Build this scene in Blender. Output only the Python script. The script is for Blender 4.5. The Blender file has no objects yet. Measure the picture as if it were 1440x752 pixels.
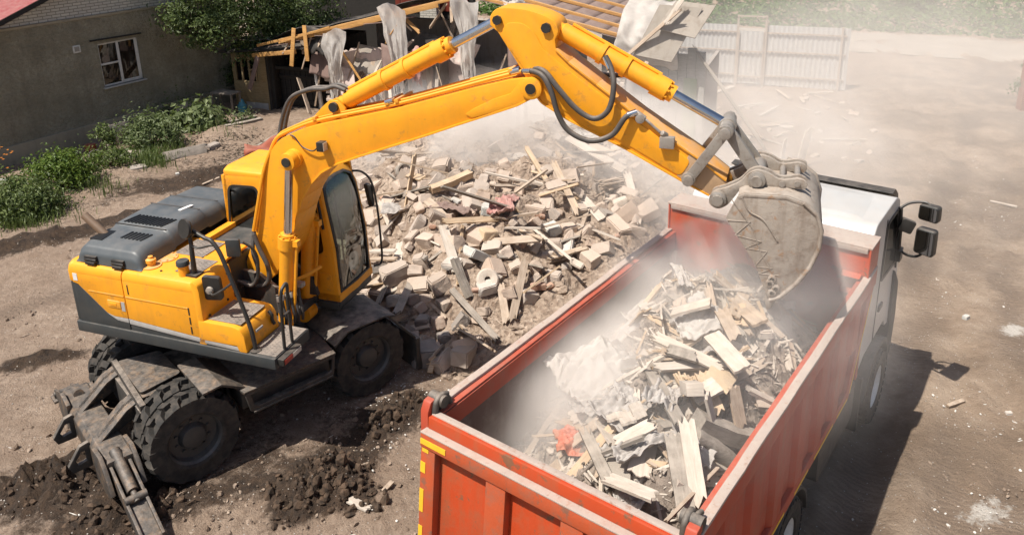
import bpy, bmesh, math, random
import numpy as np
from mathutils import Matrix, Vector, noise as mnoise
R = math.radians
rnd = random.Random(7)
sc = bpy.context.scene
COL = sc.collection
V = Vector

# ------------------------------------------------------------------ camera
CAMH, FPX, PPX, PPY = 6.9, 1106.0, 720.0, 195.0
PITCH, ROLL = R(17.55), R(1.38)
fw = V((0, math.cos(PITCH), -math.sin(PITCH))); rt = V((1, 0, 0)); dn = fw.cross(rt)
cr = rt * math.cos(ROLL) + dn * math.sin(ROLL); cd = -rt * math.sin(ROLL) + dn * math.cos(ROLL)
cam = bpy.data.cameras.new('camera'); camo = bpy.data.objects.new('camera', cam); COL.objects.link(camo)
camo.matrix_world = Matrix(((cr.x, -cd.x, -fw.x, 0), (cr.y, -cd.y, -fw.y, 0), (cr.z, -cd.z, -fw.z, CAMH), (0, 0, 0, 1)))
cam.sensor_width = 36; cam.lens = 36 * FPX / 1440; cam.shift_y = -(376 - PPY) / 1440
cam.clip_end = 900; cam.clip_start = .1
sc.camera = camo

def at(x, y, z=0.0):
    """a sight line of the survey photograph met with the level z: where a thing on that level stands"""
    d = cr * ((x - PPX) / FPX) + cd * ((y - PPY) / FPX) + fw
    t = (z - CAMH) / d.z
    return V((d.x * t, d.y * t, z))
def aty(x, y, Y):
    d = cr * ((x - PPX) / FPX) + cd * ((y - PPY) / FPX) + fw
    t = Y / d.y
    return V((d.x * t, Y, CAMH + d.z * t))

# ------------------------------------------------------------------ frames
def frame(o, deg): return Matrix.Translation(V(o)) @ Matrix.Rotation(R(deg), 4, 'Z')
UF = frame((-3.845, 9.865, 0), -19.6)          # excavator upper structure
KF = frame((-3.845, 9.865, 0), 41.6)           # excavator chassis
tu = V((math.sin(R(37.4)), math.cos(R(37.4)), 0)); tl = V((-tu.y, tu.x, 0))
TF = frame(tu * 4.13 + tl * 2.90, 52.6)        # tipper truck
HF = frame((-14.0, 20.36, 0), 59)              # stuccoed house
GF = frame((5.1, 20.1, 0), 157.6)              # ruined house front
K2U = UF.inverted() @ KF

# ------------------------------------------------------------------ objects
def tag(o, label=None, cat=None, group=None, kind=None):
    if label: o['label'] = label
    if cat: o['category'] = cat
    if group: o['group'] = group
    if kind: o['kind'] = kind
    return o
def thing(name, label, cat, mat=None, group=None):
    o = bpy.data.objects.new(name, None); COL.objects.link(o); o.empty_display_size = .3
    if mat is not None: o.matrix_world = mat
    return tag(o, label, cat, group)

class MB:
    def __init__(s, xf=None): s.v = []; s.f = []; s.mi = []; s.xf = xf; s.cur = 0
    def add(s, vs, fs, M=None):
        b = len(s.v)
        for p in vs:
            p = V(p)
            s.v.append(M @ p if M is not None else p)
        for f in fs: s.f.append([b + i for i in f]); s.mi.append(s.cur)
        return s
    def box(s, x0, x1, y0, y1, z0, z1, M=None):
        vs = [(x, y, z) for x in (x0, x1) for y in (y0, y1) for z in (z0, z1)]
        return s.add(vs, [(0, 1, 3, 2), (4, 6, 7, 5), (0, 4, 5, 1), (2, 3, 7, 6), (0, 2, 6, 4), (1, 5, 7, 3)], M)
    def prism(s, poly, y0, y1, ax='y', M=None):
        n = len(poly)
        mk = {'y': lambda a, b, t: (a, t, b), 'x': lambda a, b, t: (t, a, b), 'z': lambda a, b, t: (a, b, t)}[ax]
        vs = [mk(a, b, y0) for a, b in poly] + [mk(a, b, y1) for a, b in poly]
        fs = [tuple(range(n)), tuple(range(2 * n - 1, n - 1, -1))] + [(i, i + n, (i + 1) % n + n, (i + 1) % n) for i in range(n)]
        return s.add(vs, fs, M)
    def ring(s, outer, inner, y0, y1, ax='y', M=None):
        n = len(outer)
        mk = {'y': lambda a, b, t: (a, t, b), 'x': lambda a, b, t: (t, a, b), 'z': lambda a, b, t: (a, b, t)}[ax]
        vs = [mk(a, b, t) for t in (y0, y1) for P in (outer, inner) for a, b in P]
        fs = []
        for i in range(n):
            j = (i + 1) % n
            fs += [(i, j, n + j, n + i), (2 * n + i, 3 * n + i, 3 * n + j, 2 * n + j), (i, 2 * n + i, 2 * n + j, j), (n + i, n + j, 3 * n + j, 3 * n + i)]
        return s.add(vs, fs, M)
    def tube(s, pts, r, n=8, M=None, caps=True):
        pts = [V(p) for p in pts]; m = len(pts); rs = r if isinstance(r, (list, tuple)) else [r] * m
        vs = []; up = None
        for i, p in enumerate(pts):
            d = (pts[min(i + 1, m - 1)] - pts[max(i - 1, 0)]).normalized()
            if up is None:
                up = V((0, 0, 1)) if abs(d.z) < .9 else V((1, 0, 0))
            a = (up - d * up.dot(d)).normalized(); up = a; b = d.cross(a)
            for k in range(n):
                t = 2 * math.pi * k / n
                vs.append(p + (a * math.cos(t) + b * math.sin(t)) * rs[i])
        fs = [(i * n + k, i * n + (k + 1) % n, (i + 1) * n + (k + 1) % n, (i + 1) * n + k) for i in range(m - 1) for k in range(n)]
        if caps: fs += [tuple(range(n - 1, -1, -1)), tuple((m - 1) * n + k for k in range(n))]
        return s.add(vs, fs, M)
    def cyl(s, p0, p1, r0, r1=None, n=16, M=None): return s.tube([p0, p1], [r0, r0 if r1 is None else r1], n, M)
    def lathe(s, prof, o, axis='y', n=32, M=None, cap=True):
        """prof: (radius, along axis)"""
        vs = []
        for r, h in prof:
            for k in range(n):
                t = 2 * math.pi * k / n; c, q = r * math.cos(t), r * math.sin(t)
                p = {'y': (c, h, q), 'z': (c, q, h), 'x': (h, c, q)}[axis]
                vs.append(V(o) + V(p))
        m = len(prof)
        fs = [(i * n + k, (i + 1) * n + k, (i + 1) * n + (k + 1) % n, i * n + (k + 1) % n) for i in range(m - 1) for k in range(n)]
        if cap and prof[0][0] > 1e-6: fs.append(tuple(range(n)))
        if cap and prof[-1][0] > 1e-6: fs.append(tuple((m - 1) * n + k for k in range(n - 1, -1, -1)))
        return s.add(vs, fs, M)
    def bar(s, p0, p1, w, t, up=(0, 0, 1), M=None):
        """a rectangular bar from p0 to p1, w wide, t thick along up"""
        p0, p1 = V(p0), V(p1); d = p1 - p0; L = d.length; d.normalize(); u = V(up); u = (u - d * u.dot(d)).normalized(); q = u.cross(d)
        X = Matrix(((d.x, q.x, u.x, p0.x), (d.y, q.y, u.y, p0.y), (d.z, q.z, u.z, p0.z), (0, 0, 0, 1)))
        return s.box(0, L, -w / 2, w / 2, -t / 2, t / 2, (M @ X) if M is not None else X)
    def sheet(s, fn, nu, nv, M=None):
        vs = [fn(i / nu, j / nv) for i in range(nu + 1) for j in range(nv + 1)]
        fs = [(i * (nv + 1) + j, (i + 1) * (nv + 1) + j, (i + 1) * (nv + 1) + j + 1, i * (nv + 1) + j + 1) for i in range(nu) for j in range(nv)]
        return s.add(vs, fs, M)
    def mesh(s, name, mats, bevel=0, seg=2, ang=50, thick=0):
        me = bpy.data.meshes.new(name)
        vs = [s.xf @ p for p in s.v] if s.xf is not None else s.v
        me.from_pydata([tuple(p) for p in vs], [], s.f)
        for m in (mats if isinstance(mats, (list, tuple)) else [mats]): me.materials.append(m)
        if any(s.mi): me.polygons.foreach_set('material_index', s.mi)
        bm = bmesh.new(); bm.from_mesh(me)
        if thick == 0: bmesh.ops.recalc_face_normals(bm, faces=bm.faces)
        if bevel:
            es = [e for e in bm.edges if len(e.link_faces) == 2 and e.calc_face_angle(0) > R(30)]
            bmesh.ops.bevel(bm, geom=es, offset=bevel, segments=seg, profile=.6, affect='EDGES', clamp_overlap=True)
        for f in bm.faces: f.smooth = True
        for e in bm.edges:
            if len(e.link_faces) == 2 and e.calc_face_angle(0) > R(ang): e.smooth = False
        bm.to_mesh(me); bm.free()
        return me
    def build(s, name, mats, parent=None, **k):
        th = k.get('thick', 0)
        o = bpy.data.objects.new(name, s.mesh(name, mats, **k)); COL.objects.link(o)
        if parent is not None: o.parent = parent
        if th:
            md = o.modifiers.new('thickness', 'SOLIDIFY'); md.thickness = th; md.offset = 0
        return o
def rot(ax, deg): return Matrix.Rotation(R(deg), 4, ax)
def tr(*p): return Matrix.Translation(V(p))
def roundpoly(pts, r, n=4):
    out = []; m = len(pts)
    for i in range(m):
        p = V((*pts[i], 0)); a = V((*pts[i - 1], 0)); b = V((*pts[(i + 1) % m], 0))
        rr = min(r, (a - p).length * .45, (b - p).length * .45)
        p0 = p + (a - p).normalized() * rr; p1 = p + (b - p).normalized() * rr
        for k in range(n + 1):
            t = k / n; q = p0 * (1 - t) ** 2 + p * 2 * t * (1 - t) + p1 * t * t
            out.append((q.x, q.y))
    return out
def curve(pts, n=6):
    """Catmull-Rom through pts"""
    P = [V(p) for p in pts]; P = [P[0] * 2 - P[1]] + P + [P[-1] * 2 - P[-2]]; out = []
    for i in range(1, len(P) - 2):
        for k in range(n):
            t = k / n; a, b, c, d = P[i - 1:i + 3]
            out.append(.5 * ((2 * b) + (c - a) * t + (2 * a - 5 * b + 4 * c - d) * t * t + (3 * b - a - 3 * c + d) * t ** 3))
    out.append(P[-2]); return out

# ------------------------------------------------------------------ numpy noise
_pr = np.random.RandomState(3); _perm = _pr.permutation(512); _perm = np.concatenate([_perm, _perm, _perm]); _val = _pr.rand(512) * 2 - 1
def vnoise(x, y):
    x = np.asarray(x, float); y = np.asarray(y, float)
    xi = np.floor(x).astype(int); yi = np.floor(y).astype(int); fx = x - xi; fy = y - yi
    fx = fx * fx * fx * (fx * (fx * 6 - 15) + 10); fy = fy * fy * fy * (fy * (fy * 6 - 15) + 10)
    def h(a, b): return _val[_perm[(_perm[a & 511] + b) & 511]]
    return (h(xi, yi) * (1 - fx) + h(xi + 1, yi) * fx) * (1 - fy) + (h(xi, yi + 1) * (1 - fx) + h(xi + 1, yi + 1) * fx) * fy
def fbm(x, y, o=4, g=.5, l=2.03):
    s = 0; a = 1
    for k in range(o): s = s + a * vnoise(x + 17.3 * k, y - 9.1 * k); x = x * l; y = y * l; a *= g
    return s
def sstep(a, b, x): t = np.clip((x - a) / (b - a), 0, 1); return t * t * (3 - 2 * t)

# ------------------------------------------------------------------ materials
class NT:
    def __init__(s, name):
        s.m = bpy.data.materials.new(name); s.m.use_nodes = True; s.t = s.m.node_tree; s.b = s.t.nodes['Principled BSDF']; s.out = s.t.nodes['Material Output']; s._c = {}
    def n(s, typ, **k):
        x = s.t.nodes.new(typ)
        for a, b in k.items(): setattr(x, a, b)
        return x
    def l(s, a, b): s.t.links.new(a, b)
    def coord(s, kind='Object', scale=(1, 1, 1)):
        if 'tc' not in s._c: s._c['tc'] = s.n('ShaderNodeTexCoord')
        if tuple(scale) == (1, 1, 1): return s._c['tc'].outputs[kind]
        mp = s.n('ShaderNodeMapping'); mp.inputs['Scale'].default_value = scale; s.l(s._c['tc'].outputs[kind], mp.inputs[0]); return mp.outputs[0]
    def noise(s, scale, det=4, rough=.55, kind='Object', st=(1, 1, 1), dist=0):
        x = s.n('ShaderNodeTexNoise'); x.inputs['Scale'].default_value = scale; x.inputs['Detail'].default_value = det; x.inputs['Roughness'].default_value = rough; x.inputs['Distortion'].default_value = dist
        s.l(s.coord(kind, st), x.inputs['Vector']); return x.outputs['Fac']
    def voro(s, scale, feat='F1', out='Distance', kind='Object', st=(1, 1, 1), rand=1):
        x = s.n('ShaderNodeTexVoronoi'); x.feature = feat; x.inputs['Scale'].default_value = scale; x.inputs['Randomness'].default_value = rand; s.l(s.coord(kind, st), x.inputs['Vector']); return x.outputs[out]
    def ramp(s, fac, a, b, ca=None, cb=None):
        x = s.n('ShaderNodeValToRGB'); x.color_ramp.elements[0].position = a; x.color_ramp.elements[1].position = b
        x.color_ramp.elements[0].color = ca or (0, 0, 0, 1); x.color_ramp.elements[1].color = cb or (1, 1, 1, 1)
        s.l(fac, x.inputs[0]); return x.outputs[0]
    def mix(s, fac, a, b, mode='MIX'):
        x = s.n('ShaderNodeMix'); x.data_type = 'RGBA'; x.blend_type = mode
        for i, q in ((0, fac), (6, a), (7, b)):
            if isinstance(q, (int, float)): x.inputs[i].default_value = q
            elif isinstance(q, (tuple, list)): x.inputs[i].default_value = (*q[:3], 1)
            else: s.l(q, x.inputs[i])
        return x.outputs[2]
    def math(s, op, a, b=None, c=None):
        x = s.n('ShaderNodeMath', operation=op)
        for i, q in enumerate((a, b, c)):
            if q is None: continue
            if isinstance(q, (int, float)): x.inputs[i].default_value = q
            else: s.l(q, x.inputs[i])
        return x.outputs[0]
    def up(s):
        g = s.n('ShaderNodeNewGeometry'); q = s.n('ShaderNodeSeparateXYZ'); s.l(g.outputs['Normal'], q.inputs[0]); return q.outputs[2]
    def rand(s): return s.n('ShaderNodeObjectInfo').outputs['Random']
    def attr(s, name):
        a = s.n('ShaderNodeAttribute', attribute_name=name); return a.outputs['Fac']
    def bump(s, h, strength=.4, dist=.02):
        x = s.n('ShaderNodeBump'); x.inputs['Strength'].default_value = strength; x.inputs['Distance'].default_value = dist; s.l(h, x.inputs['Height']); s.l(x.outputs[0], s.b.inputs['Normal']); return x
    def col(s, c):
        if isinstance(c, (tuple, list)): s.b.inputs['Base Color'].default_value = (*c[:3], 1)
        else: s.l(c, s.b.inputs['Base Color'])
    def set(s, **k):
        for a, q in k.items():
            i = s.b.inputs[a.replace('_', ' ')]
            if isinstance(q, (int, float)): i.default_value = q
            elif isinstance(q, (tuple, list)): i.default_value = q
            else: s.l(q, i)
DUST = (.47, .39, .32)
def worn(name, base, rough=.5, metal=0, dirt=(.12, .08, .05), amt=.35, scale=2.5, dust=.5, streak=.3, bump=.15, fine=40, chips=None, coat=0):
    t = NT(name)
    big = t.noise(scale, 6, .6); c = t.mix(big, [q * .82 for q in base], [min(1, q * 1.12) for q in base])
    if chips:
        ch = t.ramp(t.noise(scale * 3.2, 8, .68, dist=.4), .58, .65); c = t.mix(t.math('MULTIPLY', ch, chips[1]), c, chips[0])
    if streak:
        st = t.ramp(t.noise(6, 5, .6, st=(1.4, 1.4, .12)), .5, .8); c = t.mix(t.math('MULTIPLY', st, streak), c, dirt)
    d = t.ramp(t.noise(scale * 1.7, 8, .7), .5, .75); c = t.mix(t.math('MULTIPLY', d, amt), c, dirt)
    if dust:
        u = t.ramp(t.up(), .35, .95); dn_ = t.ramp(t.noise(scale * 2.4, 7, .7), .30, .72)
        base_d = t.math('MULTIPLY', t.math('MULTIPLY_ADD', u, .85, .10), dn_); c = t.mix(t.math('MULTIPLY', base_d, dust), c, DUST)
    t.col(c)
    t.set(Roughness=t.math('MULTIPLY_ADD', t.noise(scale * 4, 5), .3, rough - .12), Metallic=metal)
    if coat: t.set(Coat_Weight=coat, Coat_Roughness=.15)
    if bump: t.bump(t.noise(fine, 6, .7), bump, .01)
    return t.m

M = {}
M['yellow'] = worn('yellow_paint', (.88, .365, .010), .5, amt=.20, dust=.08, streak=.18, bump=.03, fine=12, coat=.04, dirt=(.34, .17, .05), chips=((.30, .16, .06), .35))
M['yellow_dusty'] = worn('dusty_yellow_paint', (.84, .36, .02), .5, amt=.12, dust=.8, streak=.12, bump=.05, fine=20, dirt=(.32, .18, .07))
M['charcoal'] = worn('charcoal_paint', (.030, .037, .040), .5, amt=.2, dust=.22, streak=.15, bump=.05, dirt=(.10, .08, .06))
M['hood'] = worn('grey_hood_paint', (.075, .088, .096), .42, amt=.1, dust=.18, streak=.0, bump=.04, dirt=(.12, .10, .08))
M['silver'] = worn('silver_band', (.42, .41, .39), .45, amt=.2, dust=.2, streak=.2)
M['black'] = worn('black_plastic', (.014, .015, .015), .45, amt=.25, dust=.28, streak=.1, dirt=(.06, .05, .04))
M['dark_steel'] = worn('dirty_dark_steel', (.030, .029, .027), .6, amt=.65, dust=.75, streak=.4, bump=.3, dirt=(.11, .08, .055), scale=3)
M['mud_steel'] = worn('muddy_steel', (.034, .032, .030), .55, amt=.8, dust=.40, streak=.3, bump=.45, dirt=(.27, .165, .09), scale=5.5, fine=25)
M['tread'] = worn('tread_plate', (.16, .14, .125), .55, amt=.4, dust=.6, streak=0, dirt=(.08, .06, .05))
M['chrome'] = worn('chrome_rod', (.62, .64, .66), .16, metal=1, amt=.12, dust=.1, streak=0, bump=0)
M['bucket'] = worn('dusty_bucket_steel', (.33, .285, .24), .6, amt=.85, dust=.7, streak=.7, bump=.9, dirt=(.13, .085, .055), scale=3.6, fine=12, chips=((.30, .17, .09), .85))
M['link'] = worn('worn_link_steel', (.34, .31, .275), .42, metal=.35, amt=.6, dust=.7, streak=.4, bump=.4, scale=5, dirt=(.13, .095, .07), chips=((.16, .12, .09), .6))
M['hose'] = worn('rubber_hose', (.05, .045, .042), .6, amt=.2, dust=.6, streak=0, bump=.1, fine=80)
M['orange'] = worn('worn_orange_paint', (.44, .050, .007), .6, amt=.65, dust=.10, streak=.6, bump=.12, dirt=(.24, .10, .045), chips=((.14, .075, .04), .9), scale=2.2)
M['orange_dirty'] = worn('dirty_orange_paint', (.42, .07, .018), .6, amt=.75, dust=.2, streak=.5, bump=.2, dirt=(.20, .11, .07), chips=((.15, .085, .055), .8), scale=2.6)
M['red_side'] = worn('dusty_red_paint', (.40, .055, .022), .6, amt=.45, dust=.2, streak=.5, bump=.12, dirt=(.22, .12, .085), scale=2.2)
M['rim_dust'] = worn('dust_covered_rim', (.40, .325, .28), .85, amt=.45, dust=.5, streak=0, bump=.3, dirt=(.34, .12, .06), scale=5, chips=((.25, .12, .07), .6))
M['bed'] = worn('scraped_bed_steel', (.12, .075, .06), .7, amt=.6, dust=.6, streak=.4, bump=.2, dirt=(.24, .20, .17))
M['cab_white'] = worn('white_cab_paint', (.47, .465, .45), .42, amt=.16, dust=.3, streak=.22, bump=.02, coat=.2, dirt=(.45, .39, .33))
M['yel_tape'] = worn('yellow_reflective_tape', (.80, .47, .02), .5, amt=.3, dust=.1, streak=.3, dirt=(.35, .16, .05))
M['fender'] = worn('grey_plastic_fender', (.035, .036, .036), .6, amt=.3, dust=.35, streak=.2)
M['wheel_silver'] = worn('silver_wheel_rim', (.74, .73, .70), .45, amt=.25, dust=.2)
M['white'] = worn('white_painted_wood', (.66, .63, .58), .7, amt=.4, dust=.5, streak=.4, dirt=(.36, .31, .26), scale=4)
M['decal'] = worn('white_decal', (.75, .74, .72), .6, amt=.1, dust=.1, streak=0)
M['red_lens'] = worn('red_lamp_lens', (.35, .02, .015), .3, amt=.2, dust=.2)
M['lamp'] = worn('lamp_lens', (.6, .56, .5), .25, amt=.2, dust=.2)

def tyre_mat():
    t = NT('dusty_tyre_rubber'); a = t.noise(5, 6, .65)
    c = t.mix(a, (.012, .012, .0115), (.030, .028, .025)); u = t.ramp(t.noise(9, 7, .7), .38, .7)
    c = t.mix(t.math('MULTIPLY', u, .32), c, (.17, .135, .105)); t.col(c); t.set(Roughness=.85); t.bump(t.noise(60, 5), .25, .01); return t.m
M['tyre'] = tyre_mat()
def glass_mat(name, tint, refl=1.0):
    t = NT(name); tr_ = t.n('ShaderNodeBsdfTransparent'); tr_.inputs[0].default_value = (*tint, 1); gl = t.n('ShaderNodeBsdfGlossy'); gl.inputs['Roughness'].default_value = .02; gl.inputs[0].default_value = (.9, .92, .92, 1)
    df = t.n('ShaderNodeBsdfDiffuse'); df.inputs[0].default_value = (.45, .40, .34, 1)
    fr = t.n('ShaderNodeFresnel'); fr.inputs[0].default_value = 1.5; m1 = t.n('ShaderNodeMixShader'); f2 = t.math('MULTIPLY_ADD', fr.outputs[0], 1.2 * refl, .05); t.l(f2, m1.inputs[0]); t.l(tr_.outputs[0], m1.inputs[1]); t.l(gl.outputs[0], m1.inputs[2])
    m2 = t.n('ShaderNodeMixShader'); t.l(t.math('MULTIPLY', t.ramp(t.noise(3, 6, .7), .4, .8), .05), m2.inputs[0]); t.l(m1.outputs[0], m2.inputs[1]); t.l(df.outputs[0], m2.inputs[2]); t.l(m2.outputs[0], t.out.inputs['Surface']); return t.m
M['glass'] = glass_mat('cab_glass', (.26, .34, .30), 1.25)
M['dark_glass'] = glass_mat('house_glass', (.05, .065, .07), .08)
M['mirror'] = NT('mirror_glass'); _m = M['mirror']; _m.col((.6, .62, .62)); _m.set(Metallic=1, Roughness=.05); M['mirror'] = _m.m

def wood(name, a, b, dark, dust=.45):
    t = NT(name); rn = t.rand()
    g = t.noise(14, 6, .65, st=(.25, 3, 3), dist=.6); c0 = t.mix(rn, a, b); c = t.mix(t.ramp(g, .38, .72), c0, dark)
    c = t.mix(t.math('MULTIPLY', t.ramp(t.noise(3, 6, .7), .45, .7), .5), c, dark)
    u = t.math('MULTIPLY', t.ramp(t.up(), .1, .9), t.ramp(t.noise(4, 6, .7), .3, .65)); c = t.mix(t.math('MULTIPLY', u, dust), c, (.55, .47, .39))
    t.col(c); t.set(Roughness=.85); t.bump(g, .5, .01); return t.m
M['wood'] = wood('dusty_plank_wood', (.50, .37, .25), (.40, .31, .235), (.22, .155, .105))
M['wood_fresh'] = wood('fresh_split_wood', (.56, .41, .26), (.50, .35, .21), (.33, .22, .125), .35)
M['wood_grey'] = wood('grey_weathered_wood', (.30, .265, .225), (.22, .19, .16), (.12, .10, .08), .5)
M['wood_pale'] = wood('pale_plaster_wood', (.58, .50, .42), (.50, .45, .39), (.36, .30, .24), .5)
M['wood_orange'] = wood('new_orange_timber', (.62, .34, .10), (.55, .29, .09), (.36, .18, .06), .2)
M['ply'] = wood('old_shed_board', (.36, .26, .13), (.32, .24, .13), (.20, .14, .07), .1)
M['dark_wood'] = wood('dark_old_wood', (.035, .03, .024), (.028, .024, .02), (.014, .012, .01), .1)

def block_mat(name, cols, dustc=(.50, .40, .32), bmp=.5):
    t = NT(name); rn = t.rand(); r = t.n('ShaderNodeValToRGB'); r.color_ramp.interpolation = 'CONSTANT'
    es = r.color_ramp.elements
    while len(es) < len(cols): es.new(.5)
    for i, c in enumerate(cols): es[i].position = i / len(cols); es[i].color = (*c, 1)
    t.l(rn, r.inputs[0])
    n1 = t.noise(9, 8, .7); c = t.mix(t.ramp(n1, .35, .7), r.outputs[0], t.mix(.3, r.outputs[0], (.2, .15, .115)))
    u = t.math('MULTIPLY', t.ramp(t.up(), -.1, .8), t.ramp(t.noise(5, 6, .7), .25, .6)); c = t.mix(t.math('MULTIPLY', u, .6), c, dustc)
    t.col(c); t.set(Roughness=.92); t.bump(t.math('ADD', n1, t.noise(45, 6, .7)), bmp, .02); return t.m
M['block'] = block_mat('dusty_masonry', [(.47, .38, .31), (.52, .43, .36), (.40, .335, .28), (.54, .43, .345), (.46, .395, .34), (.37, .30, .245), (.50, .38, .295)])
M['block_grey'] = block_mat('grey_masonry', [(.24, .21, .185), (.28, .245, .22), (.21, .185, .165), (.31, .27, .23)], (.40, .34, .29))
M['block_white'] = block_mat('whitewashed_masonry', [(.58, .54, .49), (.54, .55, .52), (.60, .53, .45)])
M['brick_red'] = block_mat('broken_red_brick', [(.46, .25, .16), (.42, .24, .17), (.48, .29, .20)])

def soil_mat():
    t = NT('churned_soil'); damp = t.attr('damp'); dusty = t.attr('dusty')
    n1 = t.noise(1.6, 8, .66); n2 = t.noise(9, 8, .7); n3 = t.noise(42, 6, .7)
    dry = t.mix(t.ramp(n1, .35, .68), (.30, .212, .150), (.47, .355, .268)); dry = t.mix(t.math('MULTIPLY', t.ramp(n2, .40, .68), .8), dry, (.235, .162, .112)); dry = t.mix(t.math('MULTIPLY', t.ramp(n3, .5, .75), .5), dry, (.40, .315, .245))
    wet = t.mix(t.ramp(n2, .35, .7), (.026, .0165, .0105), (.105, .064, .038))
    dm = t.math('ADD', damp, t.math('MULTIPLY_ADD', n1, 1.3, -.60)); dm = t.math('ADD', dm, t.math('MULTIPLY_ADD', n2, .7, -.35))
    c = t.mix(t.ramp(dm, .38, .62), dry, wet)
    pale = t.mix(t.ramp(n2, .35, .68), (.45, .33, .235), (.31, .22, .152)); pale = t.mix(t.ramp(n1, .42, .68), pale, (.51, .39, .29)); pale = t.mix(t.ramp(t.noise(.55, 6, .65), .44, .62), pale, t.mix(.75, pale, (.215, .15, .10)))
    c = t.mix(dusty, c, t.mix(t.ramp(dm, .5, .85), pale, (.10, .068, .047)))
    rutm = t.attr('rut'); wv = t.n('ShaderNodeTexWave'); wv.wave_type = 'BANDS'; wv.bands_direction = 'Y'; wv.inputs['Scale'].default_value = 4.0; wv.inputs['Distortion'].default_value = 7.0; wv.inputs['Detail'].default_value = 4; wv.inputs['Detail Scale'].default_value = 1.6; mp = t.n('ShaderNodeMapping'); mp.inputs['Rotation'].default_value = (0, 0, R(33)); t.l(t.coord(), mp.inputs[0]); t.l(mp.outputs[0], wv.inputs[0]); trk = t.math('MULTIPLY', rutm, t.ramp(wv.outputs['Fac'], .35, .7)); c = t.mix(t.math('MULTIPLY', trk, .40), c, (.15, .105, .075)); c = t.mix(t.math('MULTIPLY', rutm, .5), c, (.2, .145, .105))
    vd = t.voro(26); vc = t.voro(26, out='Color'); sx = t.n('ShaderNodeSeparateColor'); t.l(vc, sx.inputs[0])
    chip = t.math('MULTIPLY', t.math('LESS_THAN', vd, .22), t.math('GREATER_THAN', sx.outputs[0], t.math('MULTIPLY_ADD', n1, -.9, 1.36)))
    c = t.mix(chip, c, (.55, .50, .44))
    lime = t.attr('lime'); c = t.mix(t.ramp(t.math('ADD', lime, t.math('MULTIPLY_ADD', n2, 1.1, -.62)), .40, .62), c, (.66, .60, .53))
    t.col(c); t.set(Roughness=.95); t.bump(t.math('ADD', t.math('MULTIPLY', n2, 1.6), n3), .95, .06); return t.m
M['soil'] = soil_mat()
def rubble_mat(name, lo, hi, mid):
    t = NT(name); vd = t.voro(13, out='Color'); sx = t.n('ShaderNodeSeparateColor'); t.l(vd, sx.inputs[0]); n2 = t.noise(16, 8, .7); n1 = t.noise(2, 5)
    c = t.mix(sx.outputs[0], lo, hi); c = t.mix(t.ramp(n2, .4, .7), c, mid); c = t.mix(t.ramp(n1, .45, .7), c, t.mix(.5, c, lo))
    t.col(c); t.set(Roughness=.95); t.bump(t.math('ADD', n2, t.math('MULTIPLY', t.voro(13), .8)), .8, .06); return t.m
M['rubble'] = rubble_mat('fine_rubble', (.20, .14, .10), (.48, .38, .295), (.35, .265, .20))
M['load'] = rubble_mat('crushed_load', (.17, .135, .11), (.46, .38, .31), (.28, .225, .18))

def stucco():
    t = NT('rough_brown_stucco'); n1 = t.noise(1.1, 6, .6); n2 = t.noise(11, 8, .7)
    c = t.mix(t.ramp(n1, .3, .7), (.265, .232, .162), (.49, .43, .315)); c = t.mix(t.ramp(n2, .4, .75), c, (.235, .205, .14)); st = t.ramp(t.noise(3, 5, st=(1, 1, .1)), .5, .8); c = t.mix(t.math('MULTIPLY', st, .35), c, (.12, .10, .07))
    t.col(c); t.set(Roughness=.95); t.bump(t.math('ADD', t.math('MULTIPLY', t.noise(4, 7, .7), 1.4), n2), 1.0, .11); return t.m
M['stucco'] = stucco()
M['plinth'] = worn('grey_plinth_render', (.34, .285, .20), .9, amt=.5, dust=.2, streak=.4, bump=.4, dirt=(.16, .14, .11))
def brick_mat(name, c1, c2, mortar, sc_=1.0):
    t = NT(name); b = t.n('ShaderNodeTexBrick'); b.inputs['Scale'].default_value = sc_; b.inputs['Brick Width'].default_value = .26; b.inputs['Row Height'].default_value = .085; b.inputs['Mortar Size'].default_value = .012
    b.inputs['Color1'].default_value = (*c1, 1); b.inputs['Color2'].default_value = (*c2, 1); b.inputs['Mortar'].default_value = (*mortar, 1)
    mp = t.n('ShaderNodeMapping'); mp.inputs['Rotation'].default_value = (R(-90), 0, 0); t.l(t.coord(), mp.inputs[0]); t.l(mp.outputs[0], b.inputs[0])
    c = t.mix(t.ramp(t.noise(6, 7, .7), .35, .75), b.outputs[0], t.mix(.2, b.outputs[0], (.2, .18, .15))); t.col(c); t.set(Roughness=.9); t.bump(b.outputs['Fac'], -.6, .012); return t.m
M['brick_pale'] = brick_mat('pale_silicate_brick', (.62, .58, .50), (.52, .48, .42), (.26, .24, .20))
M['red_roof'] = worn('red_metal_roofing', (.27, .035, .035), .45, amt=.15, dust=.35, streak=.1, bump=.03)
M['plaster_pink'] = worn('faded_pink_plaster', (.56, .44, .385), .95, amt=.5, dust=.4, streak=.4, bump=.4, dirt=(.26, .21, .18), chips=((.22, .17, .135), .8))
M['plaster_grey'] = worn('sooty_grey_plaster', (.32, .285, .26), .95, amt=.5, dust=.3, streak=.4, bump=.4)
M['board_grey'] = wood('grey_painted_boards', (.37, .36, .335), (.31, .30, .285), (.21, .20, .18), .2)
M['green_board'] = worn('faded_green_board', (.16, .24, .12), .8, amt=.45, dust=.3, streak=.4, dirt=(.30, .28, .22))
M['brown_sheet'] = worn('brown_roofing_sheet', (.19, .125, .105), .8, amt=.4, dust=.25, streak=.2, bump=.1, dirt=(.14, .095, .075))
M['tar'] = worn('black_roofing_felt', (.020, .019, .018), .8, amt=.3, dust=.25, bump=.3)
M['red_board'] = worn('dark_red_boards', (.22, .03, .015), .7, amt=.4, dust=.1, streak=.3)
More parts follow.
